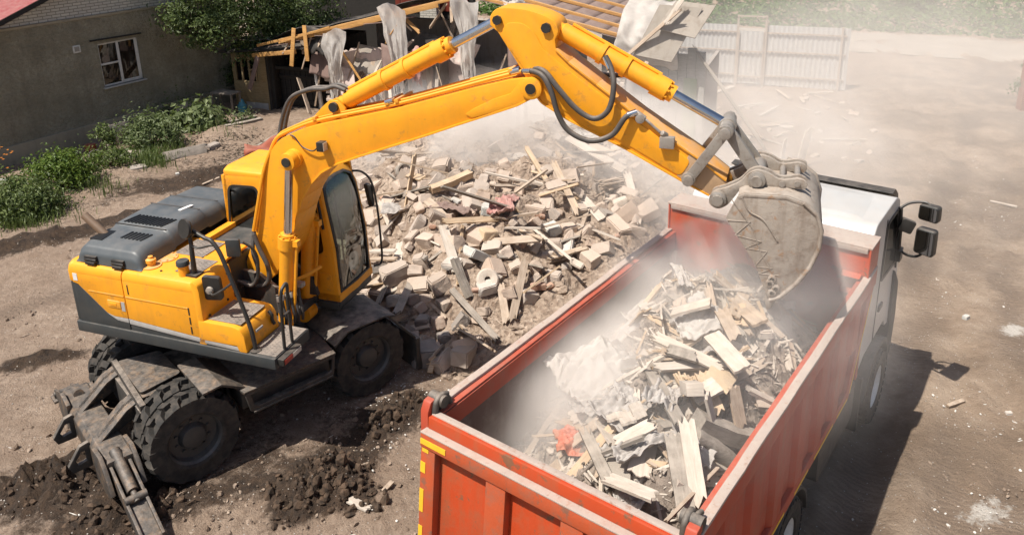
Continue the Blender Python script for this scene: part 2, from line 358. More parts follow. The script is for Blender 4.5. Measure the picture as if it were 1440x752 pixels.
M['black_void'] = worn('unlit_room', (.006, .006, .006), .95, amt=0, dust=0, streak=0, bump=0)
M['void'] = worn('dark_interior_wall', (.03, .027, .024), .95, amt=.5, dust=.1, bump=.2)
M['fence'] = worn('pale_fence_sheet', (.50, .495, .48), .6, amt=.25, dust=.2, streak=.2, bump=.02, dirt=(.40, .35, .30))
M['fence_rail'] = worn('rusty_fence_rail', (.44, .36, .29), .8, amt=.4, dust=.3)
M['rust_post'] = worn('rusty_red_post', (.30, .10, .05), .85, amt=.5, dust=.3, streak=.3)
def cloth(name, c, dirt, transl=.35, torn=False):
    t = NT(name); k = t.mix(t.ramp(t.noise(4, 7, .7), .35, .75), c, dirt); t.col(k); t.set(Roughness=.7)
    tl_ = t.n('ShaderNodeBsdfTranslucent'); t.l(k, tl_.inputs[0]); mx = t.n('ShaderNodeMixShader'); mx.inputs[0].default_value = transl; t.l(t.b.outputs[0], mx.inputs[1]); t.l(tl_.outputs[0], mx.inputs[2]); t.l(mx.outputs[0], t.out.inputs['Surface']); t.bump(t.noise(12, 6, .6), .4, .03)
    if torn:
        tp_ = t.n('ShaderNodeBsdfTransparent'); m3 = t.n('ShaderNodeMixShader'); gz_ = t.n('ShaderNodeSeparateXYZ'); t.l(t.coord('Generated'), gz_.inputs[0]); hgt = t.math('MULTIPLY_ADD', gz_.outputs[2], .34, .31)
        t.l(t.math('LESS_THAN', t.noise(7, 5, .65, st=(1.6, 1.6, .28)), t.math('SUBTRACT', .75, t.math('MULTIPLY', hgt, .92))), m3.inputs[0]); t.l(mx.outputs[0], m3.inputs[1]); t.l(tp_.outputs[0], m3.inputs[2]); t.l(m3.outputs[0], t.out.inputs['Surface'])
    return t.m
M['film'] = cloth('white_plastic_film', (.78, .74, .69), (.62, .57, .52), .5)
M['film_torn'] = cloth('torn_white_film', (.80, .76, .71), (.66, .61, .55), .5, True)
M['rag'] = cloth('dusty_grey_rag', (.50, .46, .42), (.33, .29, .26), .15)
M['pink_rag'] = cloth('pink_blanket', (.50, .22, .19), (.44, .33, .28), .1)
M['orange_rag'] = cloth('orange_cloth', (.58, .14, .08), (.5, .3, .2), .1)
M['yellow_rag'] = cloth('yellow_foam', (.58, .40, .10), (.5, .38, .2), .1)
M['card'] = cloth('torn_cardboard', (.58, .44, .29), (.47, .36, .25), .0)
M['slate'] = worn('grey_fibre_cement', (.33, .29, .245), .9, amt=.5, dust=.4, bump=.3)
M['red_plate'] = worn('rusty_red_plate', (.30, .07, .035), .75, amt=.5, dust=.3)
M['blue_bits'] = worn('blue_plastic', (.05, .28, .38), .5, amt=.2, dust=.3)
def leaf_mat(name, a, b, transl=.35):
    t = NT(name); k = t.mix(t.attr('tone'), a, b); t.col(k); t.set(Roughness=.55)
    tl_ = t.n('ShaderNodeBsdfTranslucent'); t.l(t.mix(.5, k, (.14, .20, .03)), tl_.inputs[0]); mx = t.n('ShaderNodeMixShader'); mx.inputs[0].default_value = transl; t.l(t.b.outputs[0], mx.inputs[1]); t.l(tl_.outputs[0], mx.inputs[2]); t.l(mx.outputs[0], t.out.inputs['Surface']); return t.m
M['leaf'] = leaf_mat('tree_leaves', (.035, .065, .018), (.20, .25, .09))
M['leaf_bright'] = leaf_mat('bright_leaves', (.06, .12, .015), (.19, .26, .04))
M['leaf_pale'] = leaf_mat('pale_leaves', (.09, .13, .045), (.24, .28, .13))
M['leaf_mid'] = leaf_mat('mid_leaves', (.05, .085, .022), (.20, .25, .08))
M['leaf_far'] = leaf_mat('far_leaves', (.04, .10, .015), (.11, .19, .04))
M['flower'] = worn('orange_petals', (.70, .22, .01), .6, amt=0, dust=0, streak=0, bump=0)
M['bark'] = worn('bark', (.09, .07, .05), .95, amt=.4, dust=.1, bump=.6)
# ------------------------------------------------------------------ ground
def blob(x, y, c, rx, ry, ang=0):
    a = R(ang); dx = x - c[0]; dy = y - c[1]; p = dx * math.cos(a) + dy * math.sin(a); q = -dx * math.sin(a) + dy * math.cos(a)
    return np.exp(-((p / rx) ** 2 + (q / ry) ** 2))
KD = (.748, .664)
MUD = [(at(455, 672), .62, .34, 20, .13), (at(430, 705), .45, .25, 60, .08), (at(85, 685), .8, .45, 10, .12), (at(170, 735), .8, .3, 30, .08), (at(560, 580), .55, .3, 50, .06),
       (at(60, 340), 1.3, .45, 35, .10), (at(215, 300), 1.2, .3, 35, .08), (at(300, 250), 1.6, .6, 35, .10), (at(60, 510), .8, .25, 20, .06), (at(500, 700), .4, .25, 0, .05)]
def rut(x, y, c, deg, wid):
    a = R(deg); dx = x - c[0]; dy = y - c[1]; q = dx * math.cos(a) - dy * math.sin(a)
    p = dx * math.sin(a) + dy * math.cos(a)
    return np.exp(-((q + .15 * np.sin(p * .35)) / wid) ** 2), p, q
def ground_h(x, y, fine=True):
    x = np.asarray(x, float); y = np.asarray(y, float)
    near = sstep(60, 30, np.hypot(x, y - 10))
    h = .05 * fbm(x * .35, y * .35, 3) * near
    rough = .35 + .65 * sstep(-.2, .5, fbm(x * .4 + 9, y * .4, 3))
    if fine: h = h + near * rough * (.055 * fbm(x * 1.7, y * 1.7, 4) + .055 * np.abs(fbm(x * 4.3, y * 4.3, 3)) - .028 * np.abs(fbm(x * 9.1, y * 9.1, 2)))
    for c, rx, ry, an, hh in MUD:
        b = blob(x, y, c, rx, ry, an)
        h = h + hh * b * (1 + .9 * fbm(x * 4, y * 4, 4, .6) + (1.7 * np.abs(fbm(x * 6, y * 6, 3, .6)) - .6 * np.abs(fbm(x * 13, y * 13, 2)) if fine else 0))
    # ruts on the right-hand track
    for c, w in ((at(1350, 500), .28), (at(1210, 690), .3), (at(1330, 300), .35), (at(1420, 420), .3)):
        g, p, q = rut(x, y, c, 33, w)
        h = h - near * g * .085 * sstep(-.5, .3, fbm(x * .5, y * .5, 2))
    # zig-zag tyre print beside the tipper
    c = at(545, 715); g, p, q = rut(x, y, c, 37, .20); g = g * np.exp(-((p) / .9) ** 2)
    h = h + g * .018 * np.sign(np.sin(p * 40 + np.abs(q) * 30))
    # gentle bank of soil under the garden
    h = h + .18 * blob(x, y, (-9.6, 21.5), 5.5, 1.5, 58)
    # flatten under the machines
    for c, rr in (((-3.845, 9.865), 1.9),):
        k = np.exp(-(((x - c[0]) ** 2 + (y - c[1]) ** 2) / rr ** 2) ** 2); h = h * (1 - .8 * k)
    # far verge beyond the road rises
    d = x * .38 + y * .925
    h = h + 3.0 * sstep(44, 75, d)
    return h
class Lookup:
    def __init__(s, fn, x0, x1, y0, y1, st):
        s.x0, s.y0, s.st = x0, y0, st; a, b = np.meshgrid(np.arange(x0, x1 + st, st), np.arange(y0, y1 + st, st), indexing='ij'); s.g = fn(a, b).astype(float); s.fn = fn; s.n = s.g.shape
    def __call__(s, x, y):
        a = (x - s.x0) / s.st; b = (y - s.y0) / s.st; i, j = int(a), int(b)
        if not (0 <= i < s.n[0] - 1 and 0 <= j < s.n[1] - 1 and a >= 0 and b >= 0): return float(s.fn(np.array([x]), np.array([y]))[0])
        u, v = a - i, b - j; g = s.g
        return float((g[i, j] * (1 - u) + g[i + 1, j] * u) * (1 - v) + (g[i, j + 1] * (1 - u) + g[i + 1, j + 1] * u) * v)
GZL = Lookup(lambda a, b: ground_h(a, b, False), -26, 40, 3, 75, .12)
def gz(x, y): return GZL(x, y)
GZF = Lookup(lambda a, b: ground_h(a, b, True), -8, 9, 5, 12, .04)
def axis(*segs):
    out = []
    for a, b, st in segs: out += list(np.arange(a, b, st))
    return np.array(out + [segs[-1][1]])
gx = axis((-240, -40, 20), (-40, -18, 1.2), (-18, -8, .2), (-8, -4.6, .09), (-4.6, 1.0, .045), (1.0, 13, .085), (13, 22, .2), (22, 50, 1.5), (50, 240, 19))
gy = axis((-120, 0, 15), (0, 5, .6), (5, 10.5, .05), (10.5, 16, .085), (16, 30, .2), (30, 46, .7), (46, 80, 3), (80, 420, 34))
XX, YY = np.meshgrid(gx, gy, indexing='ij'); ZZ = ground_h(XX, YY)
nx, ny = XX.shape
co = np.stack([XX, YY, ZZ], -1).reshape(-1, 3)
idx = np.arange(nx * ny).reshape(nx, ny)
fc = np.stack([idx[:-1, :-1], idx[1:, :-1], idx[1:, 1:], idx[:-1, 1:]], -1).reshape(-1, 4)
gm = bpy.data.meshes.new('ground'); gm.from_pydata(co.tolist(), [], fc.tolist()); gm.materials.append(M['soil'])
gm.polygons.foreach_set('use_smooth', [True] * len(gm.polygons))
damp = np.zeros_like(XX)
for c, rx, ry, an, hh in MUD: damp += .9 * blob(XX, YY, c, rx * 1.05, ry * 1.1, an)
damp += .40 * blob(XX, YY, (-3.0, 8.7), 2.3, 1.0, 42)                    # churned wet soil round the excavator
damp += .22 * blob(XX, YY, at(520, 620), 1.1, .45, 45) + .20 * blob(XX, YY, at(150, 700), 1.5, .7, 30)
damp += .36 * blob(XX, YY, (-8.6, 20.0), 6.5, 1.8, 56)                    # garden edge
damp += .30 * blob(XX, YY, at(1290, 470), 1.2, .9, 50) + .45 * blob(XX, YY, at(1330, 130), 3.5, 1.4, 0) + .35 * blob(XX, YY, at(1270, 200), 2.5, 1.2, 20)
damp -= .30 * blob(XX, YY, at(60, 430), 2.6, .9, 30) + .28 * blob(XX, YY, at(170, 300), 1.5, .35, 40) + .22 * blob(XX, YY, at(560, 700), .5, .5, 0)
dustf = sstep(-.8, 1.4, (XX * .80 - YY * .55) + 4.9)                       # the drive on the tipper's far side is pale and dusty
lime = .75 * blob(XX, YY, at(1425, 465), .42, .28, 30) + .5 * blob(XX, YY, at(1415, 575), .1, .07, 0) + .55 * blob(XX, YY, at(1380, 720), .45, .25, 10) + .45 * blob(XX, YY, at(1310, 245), 1.2, .5, 0) + .4 * blob(XX, YY, at(1400, 690), .5, .3, 30) + .45 * blob(XX, YY, at(1100, 170), 2.5, 1.3, 20)
rutf = np.zeros_like(XX)
for c, w in ((at(1350, 500), .26), (at(1210, 690), .28), (at(1330, 300), .30), (at(1420, 420), .28), (at(1400, 640), .26), (at(1290, 420), .22), (at(40, 430), .25), (at(170, 320), .22)):
    g_, p_, q_ = rut(XX, YY, c, 33 if c.x > 0 else 48, w); rutf += g_ * sstep(-.3, .4, fbm(XX * .6 + w * 40, YY * .6, 3))
for nm, ar in (('damp', damp), ('dusty', dustf), ('lime', lime), ('rut', np.clip(rutf, 0, 1))):
    a = gm.attributes.new(nm, 'FLOAT', 'POINT'); a.data.foreach_set('value', np.clip(ar, -1, 2).reshape(-1).astype(np.float32))
ground = bpy.data.objects.new('ground', gm); COL.objects.link(ground); tag(ground, kind='structure')

# road beyond the fence
t = NT('dusty_road'); t.col(t.mix(t.ramp(t.noise(.8, 6, .6), .35, .7), (.34, .29, .235), (.26, .215, .17))); t.set(Roughness=.95); t.bump(t.noise(8, 6), .3, .02); M['road'] = t.m
rd = MB(); RX = V((.925, -.38, 0)); RN = V((.38, .925, 0)); r0 = RN * 35.6
def rp(i, j):
    s_ = -60 + 140 * i; p = r0 + RX * s_ + RN * (5.2 * j + .25 * math.sin(s_ * .7) * (1 if j < .5 else .4)); return V((p.x, p.y, gz(p.x, p.y) + .012 + (.03 if .1 < j < .9 else 0)))
rd.sheet(rp, 140, 6)
tag(rd.build('road', M['road']), kind='structure')

# ------------------------------------------------------------------ leaves
def leaf_mesh(name, mats, pts, size, seed=1, fold=.25, up=.3, aspect=.5):
    """one leaf-shaped pair of faces per point; pts: list of (position, outward)"""
    rs = np.random.RandomState(seed); n = len(pts)
    P = np.array([p for p, _ in pts]); O = np.array([o for _, o in pts]) + rs.randn(n, 3) * .55 + np.array([0, 0, up]); O /= np.linalg.norm(O, axis=1)[:, None] + 1e-9
    T = rs.randn(n, 3); T -= (T * O).sum(1)[:, None] * O; T /= np.linalg.norm(T, axis=1)[:, None] + 1e-9; B = np.cross(O, T)
    L = size * (.6 + .8 * rs.rand(n))[:, None]; W = L * aspect
    v0 = P - T * L * .5; v1 = P + T * L * .5 - O * L * .12; a = P + B * W * .5 + O * W * fold + T * L * .05; b = P - B * W * .5 + O * W * fold + T * L * .05
    co = np.stack([v0, a, v1, b], 1).reshape(-1, 3); me = bpy.data.meshes.new(name)
    me.from_pydata(co.tolist(), [], [f for i in range(n) for f in ((4 * i, 4 * i + 1, 4 * i + 2), (4 * i, 4 * i + 2, 4 * i + 3))])
    me.materials.append(mats); at_ = me.attributes.new('tone', 'FLOAT', 'POINT'); at_.data.foreach_set('value', np.repeat(np.clip(rs.rand(n) * .8 + .2 * rs.rand(), 0, 1), 4).astype(np.float32)); return me
def clumps(center, rad, n_cl, n_lf, cl_r, seed, flat=1.0, low=-.6):
    r_ = random.Random(seed); pts = []; c = V(center)
    for _ in range(n_cl):
        while True:
            d = V((r_.gauss(0, 1), r_.gauss(0, 1), r_.gauss(0, 1))).normalized()
            if d.z > low: break
        q = c + V((d.x * rad[0], d.y * rad[1], d.z * rad[2])) * (.45 + .6 * r_.random()); cr_ = cl_r * (.5 + r_.random())
        for _ in range(n_lf):
            e = V((r_.gauss(0, 1), r_.gauss(0, 1), r_.gauss(0, 1) * flat)); e = e * (cr_ * .5); pts.append((tuple(q + e), tuple((e.normalized() * .6 + d * .6))))
    return pts
def link(o, parent=None):
    COL.objects.link(o)
    if parent: o.parent = parent
    return o
def bush(name, label, cat, base, rad, mat, size, n_cl, n_lf, seed, group=None, cl_r=None, stems=6, aspect=.5, low=-.3):
    b = V(base); b.z = gz(b.x, b.y) - .01; o = thing(name, label, cat, tr(*b), group)
    pts = clumps((0, 0, rad[2] * .75), rad, n_cl, n_lf, cl_r or rad[0] * .4, seed, low=low); pts = [(p, q) for p, q in pts if p[2] > .02]
    link(bpy.data.objects.new('foliage', leaf_mesh('foliage', mat, pts, size, seed, aspect=aspect)), o)
    mb = MB(); r_ = random.Random(seed)
    for k in range(stems):
        a = r_.random() * 6.28; e = V((math.cos(a) * rad[0] * .55, math.sin(a) * rad[1] * .55, rad[2] * 1.2)); mb.tube([(0, 0, -.05), e * .5 + V((0, 0, .08)), e], [.02, .012, .006], 5)
    mb.build('stem', M['bark'], o); return o
def grass_mesh(name, mat, pts, h, seed):
    rs = np.random.RandomState(seed); n = len(pts); P = np.array(pts, float); a = rs.rand(n) * 6.28; d = np.stack([np.cos(a), np.sin(a), np.zeros(n)], 1)
    H = h * (.5 + .8 * rs.rand(n))[:, None]; le = rs.rand(n)[:, None] * .7; w = np.cross(d, [0, 0, 1.]) * .007 * (h / .2) ** .5
    m_ = P + np.array([0, 0, 1]) * H * .6 + d * H * le * .25; t_ = P + np.array([0, 0, 1]) * H * (1 - .3 * le) + d * H * le * .8
    co = np.stack([P - w, P + w, m_ + w * .8, m_ - w * .8, t_], 1).reshape(-1, 3); me = bpy.data.meshes.new(name)
    me.from_pydata(co.tolist(), [], [f for i in range(n) for f in ((5 * i, 5 * i + 1, 5 * i + 2, 5 * i + 3), (5 * i + 3, 5 * i + 2, 5 * i + 4))]); me.materials.append(mat)
    at_ = me.attributes.new('tone', 'FLOAT', 'POINT'); at_.data.foreach_set('value', np.repeat(rs.rand(n), 5).astype(np.float32)); return me

# ------------------------------------------------------------------ stuccoed house on the left   (HF: x along the wall, y into the house)
house = thing('stuccoed_house', 'brown stuccoed house with pale brick gable and one white window', 'house', HF)
mb = MB(); WX0, WX1, WZ0, WZ1 = 3.36, 4.69, 1.48, 2.80
L0, L1 = -7.5, 8.6
mb.box(L0, WX0, 0, .3, .5, 3.62); mb.box(WX1, L1, 0, .3, .5, 3.62); mb.box(WX0, WX1, 0, .3, .5, WZ0); mb.box(WX0, WX1, 0, .3, WZ1, 3.62)
mb.box(L1 - .3, L1, .3, 9, .5, 3.62); mb.box(L0, L0 + .3, .3, 9, .5, 3.62); mb.box(L0, L1, 9, 9.3, .5, 3.62)
mb.build('wall', M['stucco'], house)
MB().box(L0 - .06, L1 + .06, -.07, .3, -.4, .5).build('plinth', M['plinth'], house, bevel=.015)
MB().prism([(.55, 3.62), (L1, 3.62), (L1, 6.0), (7.0, 6.0)], .03, .28).build('brick_gable', M['brick_pale'], house)
MB().box(-.3, L1, -.035, .03, 3.585, 3.66).build('ledge', M['plinth'], house, bevel=.01)
# red roof: corrugated, its verge rising to the right over the gable
mb = MB(); sl = math.atan2(.47, 1.3)
def roof_pt(i, j):
    s_ = -1.2 + 8.5 * i; z = 3.99 + (s_ - .8) * .365; w = j * 96; return V((s_, -.42 + 9.8 * j, z + (.022 if (int(w * 1) % 4) == 0 else 0)))
mb.sheet(roof_pt, 20, 96); mb.build('roof', M['red_roof'], house, thick=.012)
MB().bar((-1.2, -.42, 3.21), (7.2, -.42, 6.28), .03, .12).build('verge_board', M['dark_wood'], house)
win = MB(); fr_ = .055
win.box(WX0, WX1, .06, .12, WZ0, WZ0 + fr_); win.box(WX0, WX1, .06, .12, WZ1 - fr_, WZ1); win.box(WX0, WX0 + fr_, .06, .12, WZ0, WZ1); win.box(WX1 - fr_, WX1, .06, .12, WZ0, WZ1)
win.box(3.98, 4.06, .055, .125, WZ0, WZ1); win.box(WX0, 3.98, .06, .12, 2.13, 2.185); win.box(4.06, 4.60, .065, .12, WZ0 + .05, WZ0 + .09); win.box(4.59, 4.64, .065, .12, WZ0 + .05, WZ1 - .05)
wo = win.build('window', M['white'], house, bevel=.006)
MB().box(WX0 + .03, WX1 - .03, .085, .095, WZ0 + .03, WZ1 - .03).build('pane', M['dark_glass'], wo)
MB().box(WX0 - .05, WX1 + .05, -.09, .07, WZ0 - .045, WZ0).build('sill', M['silver'], wo, bevel=.006)
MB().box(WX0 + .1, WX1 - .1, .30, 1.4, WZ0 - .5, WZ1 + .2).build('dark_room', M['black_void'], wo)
MB().bar((WX0 - .22, -.03, WZ1 + .13), (WX1 + .12, -.03, WZ1 + .10), .06, .04).build('lintel', M['dark_wood'], house)
v_ = MB(); v_.box(2.60, 2.82, -.03, .0, 2.66, 2.88); vo = v_.build('wall_vent', M['white'], house, bevel=.006)
MB().box(2.64, 2.78, -.034, -.029, 2.70, 2.84).build('grille', M['slate'], vo)

# ------------------------------------------------------------------ tree hanging over the wall
tb = HF @ V((8.9, -1.6, 0)); tb.z = gz(tb.x, tb.y)
tree = thing('broadleaf_tree', 'dark leafy tree between the stuccoed house and the shed, sunlit branches over the wall', 'tree', tr(*tb))
mb = MB(); mb.tube(curve([(0, 0, -.2), (.05, .1, 1.4), (-.05, .15, 2.8), (0, .1, 4.4), (.1, 0, 6)], 4), [.17] * 4 + [.14] * 4 + [.12] * 4 + [.09] * 4 + [.05], 10)
TD = V((-1, -.62, 0)).normalized()
limbs = [((0, .1, 2.2), (aty(345, 55, 26) - tb), (aty(285, 35, 24.6) - tb)), ((0, .1, 2), (aty(390, 40, 27) - tb), (aty(432, 20, 27.6) - tb)), ((0, .1, 2.4), (aty(350, 10, 26) - tb), (aty(300, -25, 25) - tb)), ((0, .1, 1.8), (aty(360, 80, 27) - tb), (aty(345, 95, 27) - tb))]
for a, b, c in limbs: mb.tube(curve([a, b, c], 5), [.08] * 5 + [.04] * 5 + [.015], 7)
mb.build('trunk', M['bark'], tree)
pts = []
for i, (px, py, Y, rd_, ncl, cr_) in enumerate(((292, 38, 24.6, (.75, .6, .65), 34, .36), (255, 22, 24.4, (.5, .5, .5), 18, .32), (330, 25, 25.4, (.9, .8, .6), 34, .42), (300, -25, 25.0, (1.3, 1.1, .7), 40, .45), (360, 62, 26.4, (.9, .8, .7), 30, .42), (385, 25, 26.8, (1.1, 1.0, .9), 36, .45), (415, 55, 27.4, (.9, .8, .8), 30, .42), (435, 10, 27.6, (1.2, 1.0, .9), 32, .45), (345, 95, 27.2, (.8, .7, .5), 22, .38), (385, -40, 26.5, (2.2, 1.8, 1.0), 56, .55))):
    c = aty(px, py, Y) - tb; pts += clumps(c, rd_, ncl, 58, cr_, 20 + i, .7, low=-1)
link(bpy.data.objects.new('crown', leaf_mesh('crown', M['leaf'], pts, .13, 5)), tree)

# ------------------------------------------------------------------ garden along the wall
def hz(px, py): p = at(px, py); p.z = gz(p.x, p.y); return p
bush('shrub', 'rounded bright green shrub in front of the stuccoed wall, at the photo\'s left edge', 'shrub', at(90, 268), (.72, .62, .48), M['leaf_bright'], .085, 80, 55, 31)
bush('weed_patch', 'dark green tall weeds with small orange flowers at the far left corner', 'weeds', at(8, 305), (.95, .7, .46), M['leaf_mid'], .09, 80, 50, 32)
bush('raspberry_bush', 'loose mid-green bush with pale leaf tops in front of the propped grey slab', 'bush', at(215, 212), (.85, .62, .46), M['leaf_pale'], .11, 64, 40, 33)
bush('leafy_plant', 'broad pale-leaved plant growing at the wall end near the shed', 'plant', at(280, 185), (.85, .62, .26), M['leaf_pale'], .21, 44, 30, 34, aspect=.7)
bush('nettle_clump', 'ragged green nettles between the bright shrub and the round pale slab', 'plant', at(160, 240), (.55, .45, .26), M['leaf_mid'], .09, 34, 36, 35)
bush('low_weed', 'low olive weeds sprawling over the soil right of the bright shrub', 'weeds', at(115, 255), (.6, .45, .22), M['leaf_mid'], .085, 28, 32, 36)
bush('creeping_plant', 'sparse pale sprigs on the soil beside the loose timber by the shed', 'plant', at(340, 178), (.45, .4, .18), M['leaf_pale'], .08, 14, 20, 37)
bush('dark_weed', 'shaded dark weeds along the foot of the wall behind the bushes', 'weeds', at(250, 168), (1.2, .35, .30), M['leaf'], .09, 36, 30, 38)
bush('tall_weed', 'tall thin weeds standing against the plinth left of the grey slab', 'weeds', at(150, 222), (.35, .35, .55), M['leaf_mid'], .09, 22, 26, 39)
bush('dark_shrub', 'shadowy green undergrowth at the bottom left below the flowers', 'shrub', at(35, 300), (.95, .65, .34), M['leaf'], .09, 60, 44, 40)
r_ = random.Random(5); gp = []
for cx, cy, sx, sy, n in ((212, 232, 14, 6, 800), (30, 302, 32, 9, 1100), (135, 268, 20, 5, 260), (20, 312, 22, 8, 500), (300, 192, 22, 5, 100), (238, 218, 16, 5, 250)):
    for _ in range(n):
        p = at(r_.gauss(cx, sx), r_.gauss(cy, sy)); gp.append((p.x, p.y, gz(p.x, p.y) - .01))
g = link(bpy.data.objects.new('grass', grass_mesh('grass', M['leaf_mid'], gp, .30, 6))); tag(g, kind='stuff')
mb = MB(); mbx = MB()
for k in range(16):
    p = at(r_.gauss(8, 9), r_.gauss(262, 6)); h = gz(p.x, p.y) + .62 + .35 * r_.random()
    for q in range(7):
        a = q * .9; mb.add([(p.x, p.y, h + .01), (p.x + .03 * math.cos(a), p.y + .03 * math.sin(a), h + .018), (p.x + .03 * math.cos(a + .7), p.y + .03 * math.sin(a + .7), h + .018)], [(0, 1, 2)])
tag(mb.build('marigold_patch', M['flower']), 'orange marigolds on thin stems at the far left edge', 'flowers')

def lump(name, label, cat, pos, size, mat, seed, rz=0, tilt=0, group=None, rx=0):
    """an irregular hewn piece: a box with broken corners"""
    me = block_mesh(seed, size, mat)
    o = bpy.data.objects.new(name, me); COL.objects.link(o); o.location = pos; o.rotation_euler = (R(rx), R(tilt), R(rz)); return tag(o, label, cat, group)
def block_mesh(seed, size, mat, cuts=2, bev=.018):
    r_ = random.Random(seed); bm = bmesh.new(); bmesh.ops.create_cube(bm, size=1)
    for v in bm.verts: v.co = V((v.co.x * size[0], v.co.y * size[1], v.co.z * size[2])) + V((r_.uniform(-1, 1) * size[0], r_.uniform(-1, 1) * size[1], r_.uniform(-1, 1) * size[2])) * .07
    for k in range(cuts):
        n = V((r_.choice((-1, 1)) * size[1] * r_.uniform(.4, 1.4), r_.choice((-1, 1)) * size[0] * r_.uniform(.4, 1.4), r_.choice((-1, 1)) * r_.uniform(.2, 1) * size[0])).normalized()
        ext = abs(n.x) * size[0] / 2 + abs(n.y) * size[1] / 2 + abs(n.z) * size[2] / 2
        bmesh.ops.bisect_plane(bm, geom=bm.verts[:] + bm.edges[:] + bm.faces[:], plane_co=n * ext * r_.uniform(.74, .95), plane_no=n, clear_outer=True)
        bmesh.ops.holes_fill(bm, edges=[e for e in bm.edges if e.is_boundary])
    bmesh.ops.recalc_face_normals(bm, faces=bm.faces)
    bmesh.ops.bevel(bm, geom=bm.edges[:], offset=bev, segments=2, affect='EDGES', clamp_overlap=True)
    bmesh.ops.triangulate(bm, faces=[f for f in bm.faces if len(f.verts) > 4])
    bmesh.ops.subdivide_edges(bm, edges=[e for e in bm.edges if e.calc_length() > max(size) * .3], cuts=1, use_grid_fill=True)
    for v in bm.verts: v.co += V(mnoise.noise_vector(v.co * (5 / max(size)) + V((seed, 0, 0)))) * min(size) * .09
    me = bpy.data.meshes.new('chunk'); bm.to_mesh(me); bm.free(); me.materials.append(mat); return me
def slab(name, label, cat, p, size, mat, rz, ry=0, rx=0, lift=0):
    mb = MB(); sx, sy, sz = size; r_ = random.Random(sum(map(ord, name)) + int(rz * 7)); cs = [(-.5, -.5), (.5, -.5), (.5, .5), (-.5, .5)]; cs = [(a * r_.uniform(.8, 1), b * r_.uniform(.75, 1)) for a, b in cs]; poly = []
    for i in range(4):
        a, b = cs[i], cs[(i + 1) % 4]; rag = .06 if i % 2 else .015
        for k in range(5): f = k / 5; j = rag * r_.uniform(-1, 1) if k else 0; poly.append(((a[0] + (b[0] - a[0]) * f + j) * sx, (a[1] + (b[1] - a[1]) * f + j * .5) * sy))
    mb.prism(poly, -sz / 2, sz / 2, 'z'); o = mb.build(name, mat, bevel=.006); o.location = p + V((0, 0, lift)); o.rotation_euler = (R(rx), R(ry), R(rz)); return tag(o, label, cat)
hdg = 59
slab('concrete_slab', 'upright pale concrete slab propped behind the loose bush by the wall', 'slab', hz(170, 206), (.95, .62, .07), M['slate'], hdg, rx=78, lift=.42)
slab('fibre_cement_sheet', 'small grey cement sheet leaning on the plants near the shed', 'sheet', hz(268, 172), (.85, .6, .03), M['slate'], hdg, rx=70, lift=.40)
slab('concrete_disc', 'flat roundish pale lid lying on the soil in front of the bushes', 'lid', hz(178, 228), (1.0, .62, .05), M['slate'], 20, ry=4, rx=8, lift=.06)
slab('broken_board', 'long low broken grey board edging the soil below the bushes', 'board', hz(262, 224), (1.25, .30, .04), M['wood_grey'], 40, rx=55, lift=.10)
lump('field_stone', 'brown rough stone left of the broken grey board', 'stone', hz(196, 243), (.42, .3, .2), M['block_grey'], 3, 30)
lump('rock', 'small dark rock between the broad-leaved plant and the loose timber', 'stone', hz(300, 212), (.35, .28, .18), M['block_grey'], 4, 60)
mb = MB(); mb.lathe([(.0, .02), (.12, .0), (.16, .22), (.165, .24), (.15, .24), (.12, .02), (0, .02)], (0, 0, 0), 'z', 20); o = mb.build('white_bucket', M['white']); o.location = hz(88, 237) + V((0, 0, .1)); o.rotation_euler = (1.2, .3, .4); tag(o, 'white plastic bucket tipped over behind the bright shrub', 'bucket')
mb = MB(); mb.sheet(lambda i, j: V((1.1 * i, .22 * math.sin(3.14 * j) - .1, .5 * j * .4 + .03)), 8, 8); o = mb.build('metal_gutter', M['silver'], thick=.01); o.location = hz(12, 268); o.rotation_euler = (0, 0, R(160)); tag(o, 'grey metal gutter piece half hidden in the weeds at far left', 'gutter')
mb = MB()
mb.sheet(lambda i, j: V((.9 * i, .55 * j, .10 + .12 * math.sin(i * 5 + j * 3) + .05 * math.sin(j * 9))), 12, 10); o = mb.build('red_metal_sheet', M['red_plate'], thick=.008); o.location = hz(346, 226) + V((0, 0, .05)); o.rotation_euler = (R(20), R(-8), R(10)); tag(o, 'bent rusty red metal sheet on the soil behind the excavator boom', 'metal sheet')
mb = MB(); mb.box(-.13, .13, -.1, .1, 0, .2); o = mb.build('plastic_canister', M['red_plate'], bevel=.03); o.location = hz(128, 212); tag(o, 'small red canister among the weeds by the wall', 'canister')
mb = MB(); mb.lathe([(0, 0), (.13, 0), (.16, .28), (.14, .28), (.11, .03), (0, .03)], (0, 0, 0), 'z', 18); o = mb.build('black_pot', M['black']); o.location = hz(138, 232); o.rotation_euler = (.5, .2, 0); tag(o, 'black plastic pot among the weeds by the wall', 'pot')
# ------------------------------------------------------------------ wheeled excavator  (UF: x forward, y left, z up)
EX = thing('wheeled_excavator', 'yellow wheeled excavator with raised boom loading the red tipper', 'excavator', UF)
def U(): return MB()
def K(): return MB(K2U)
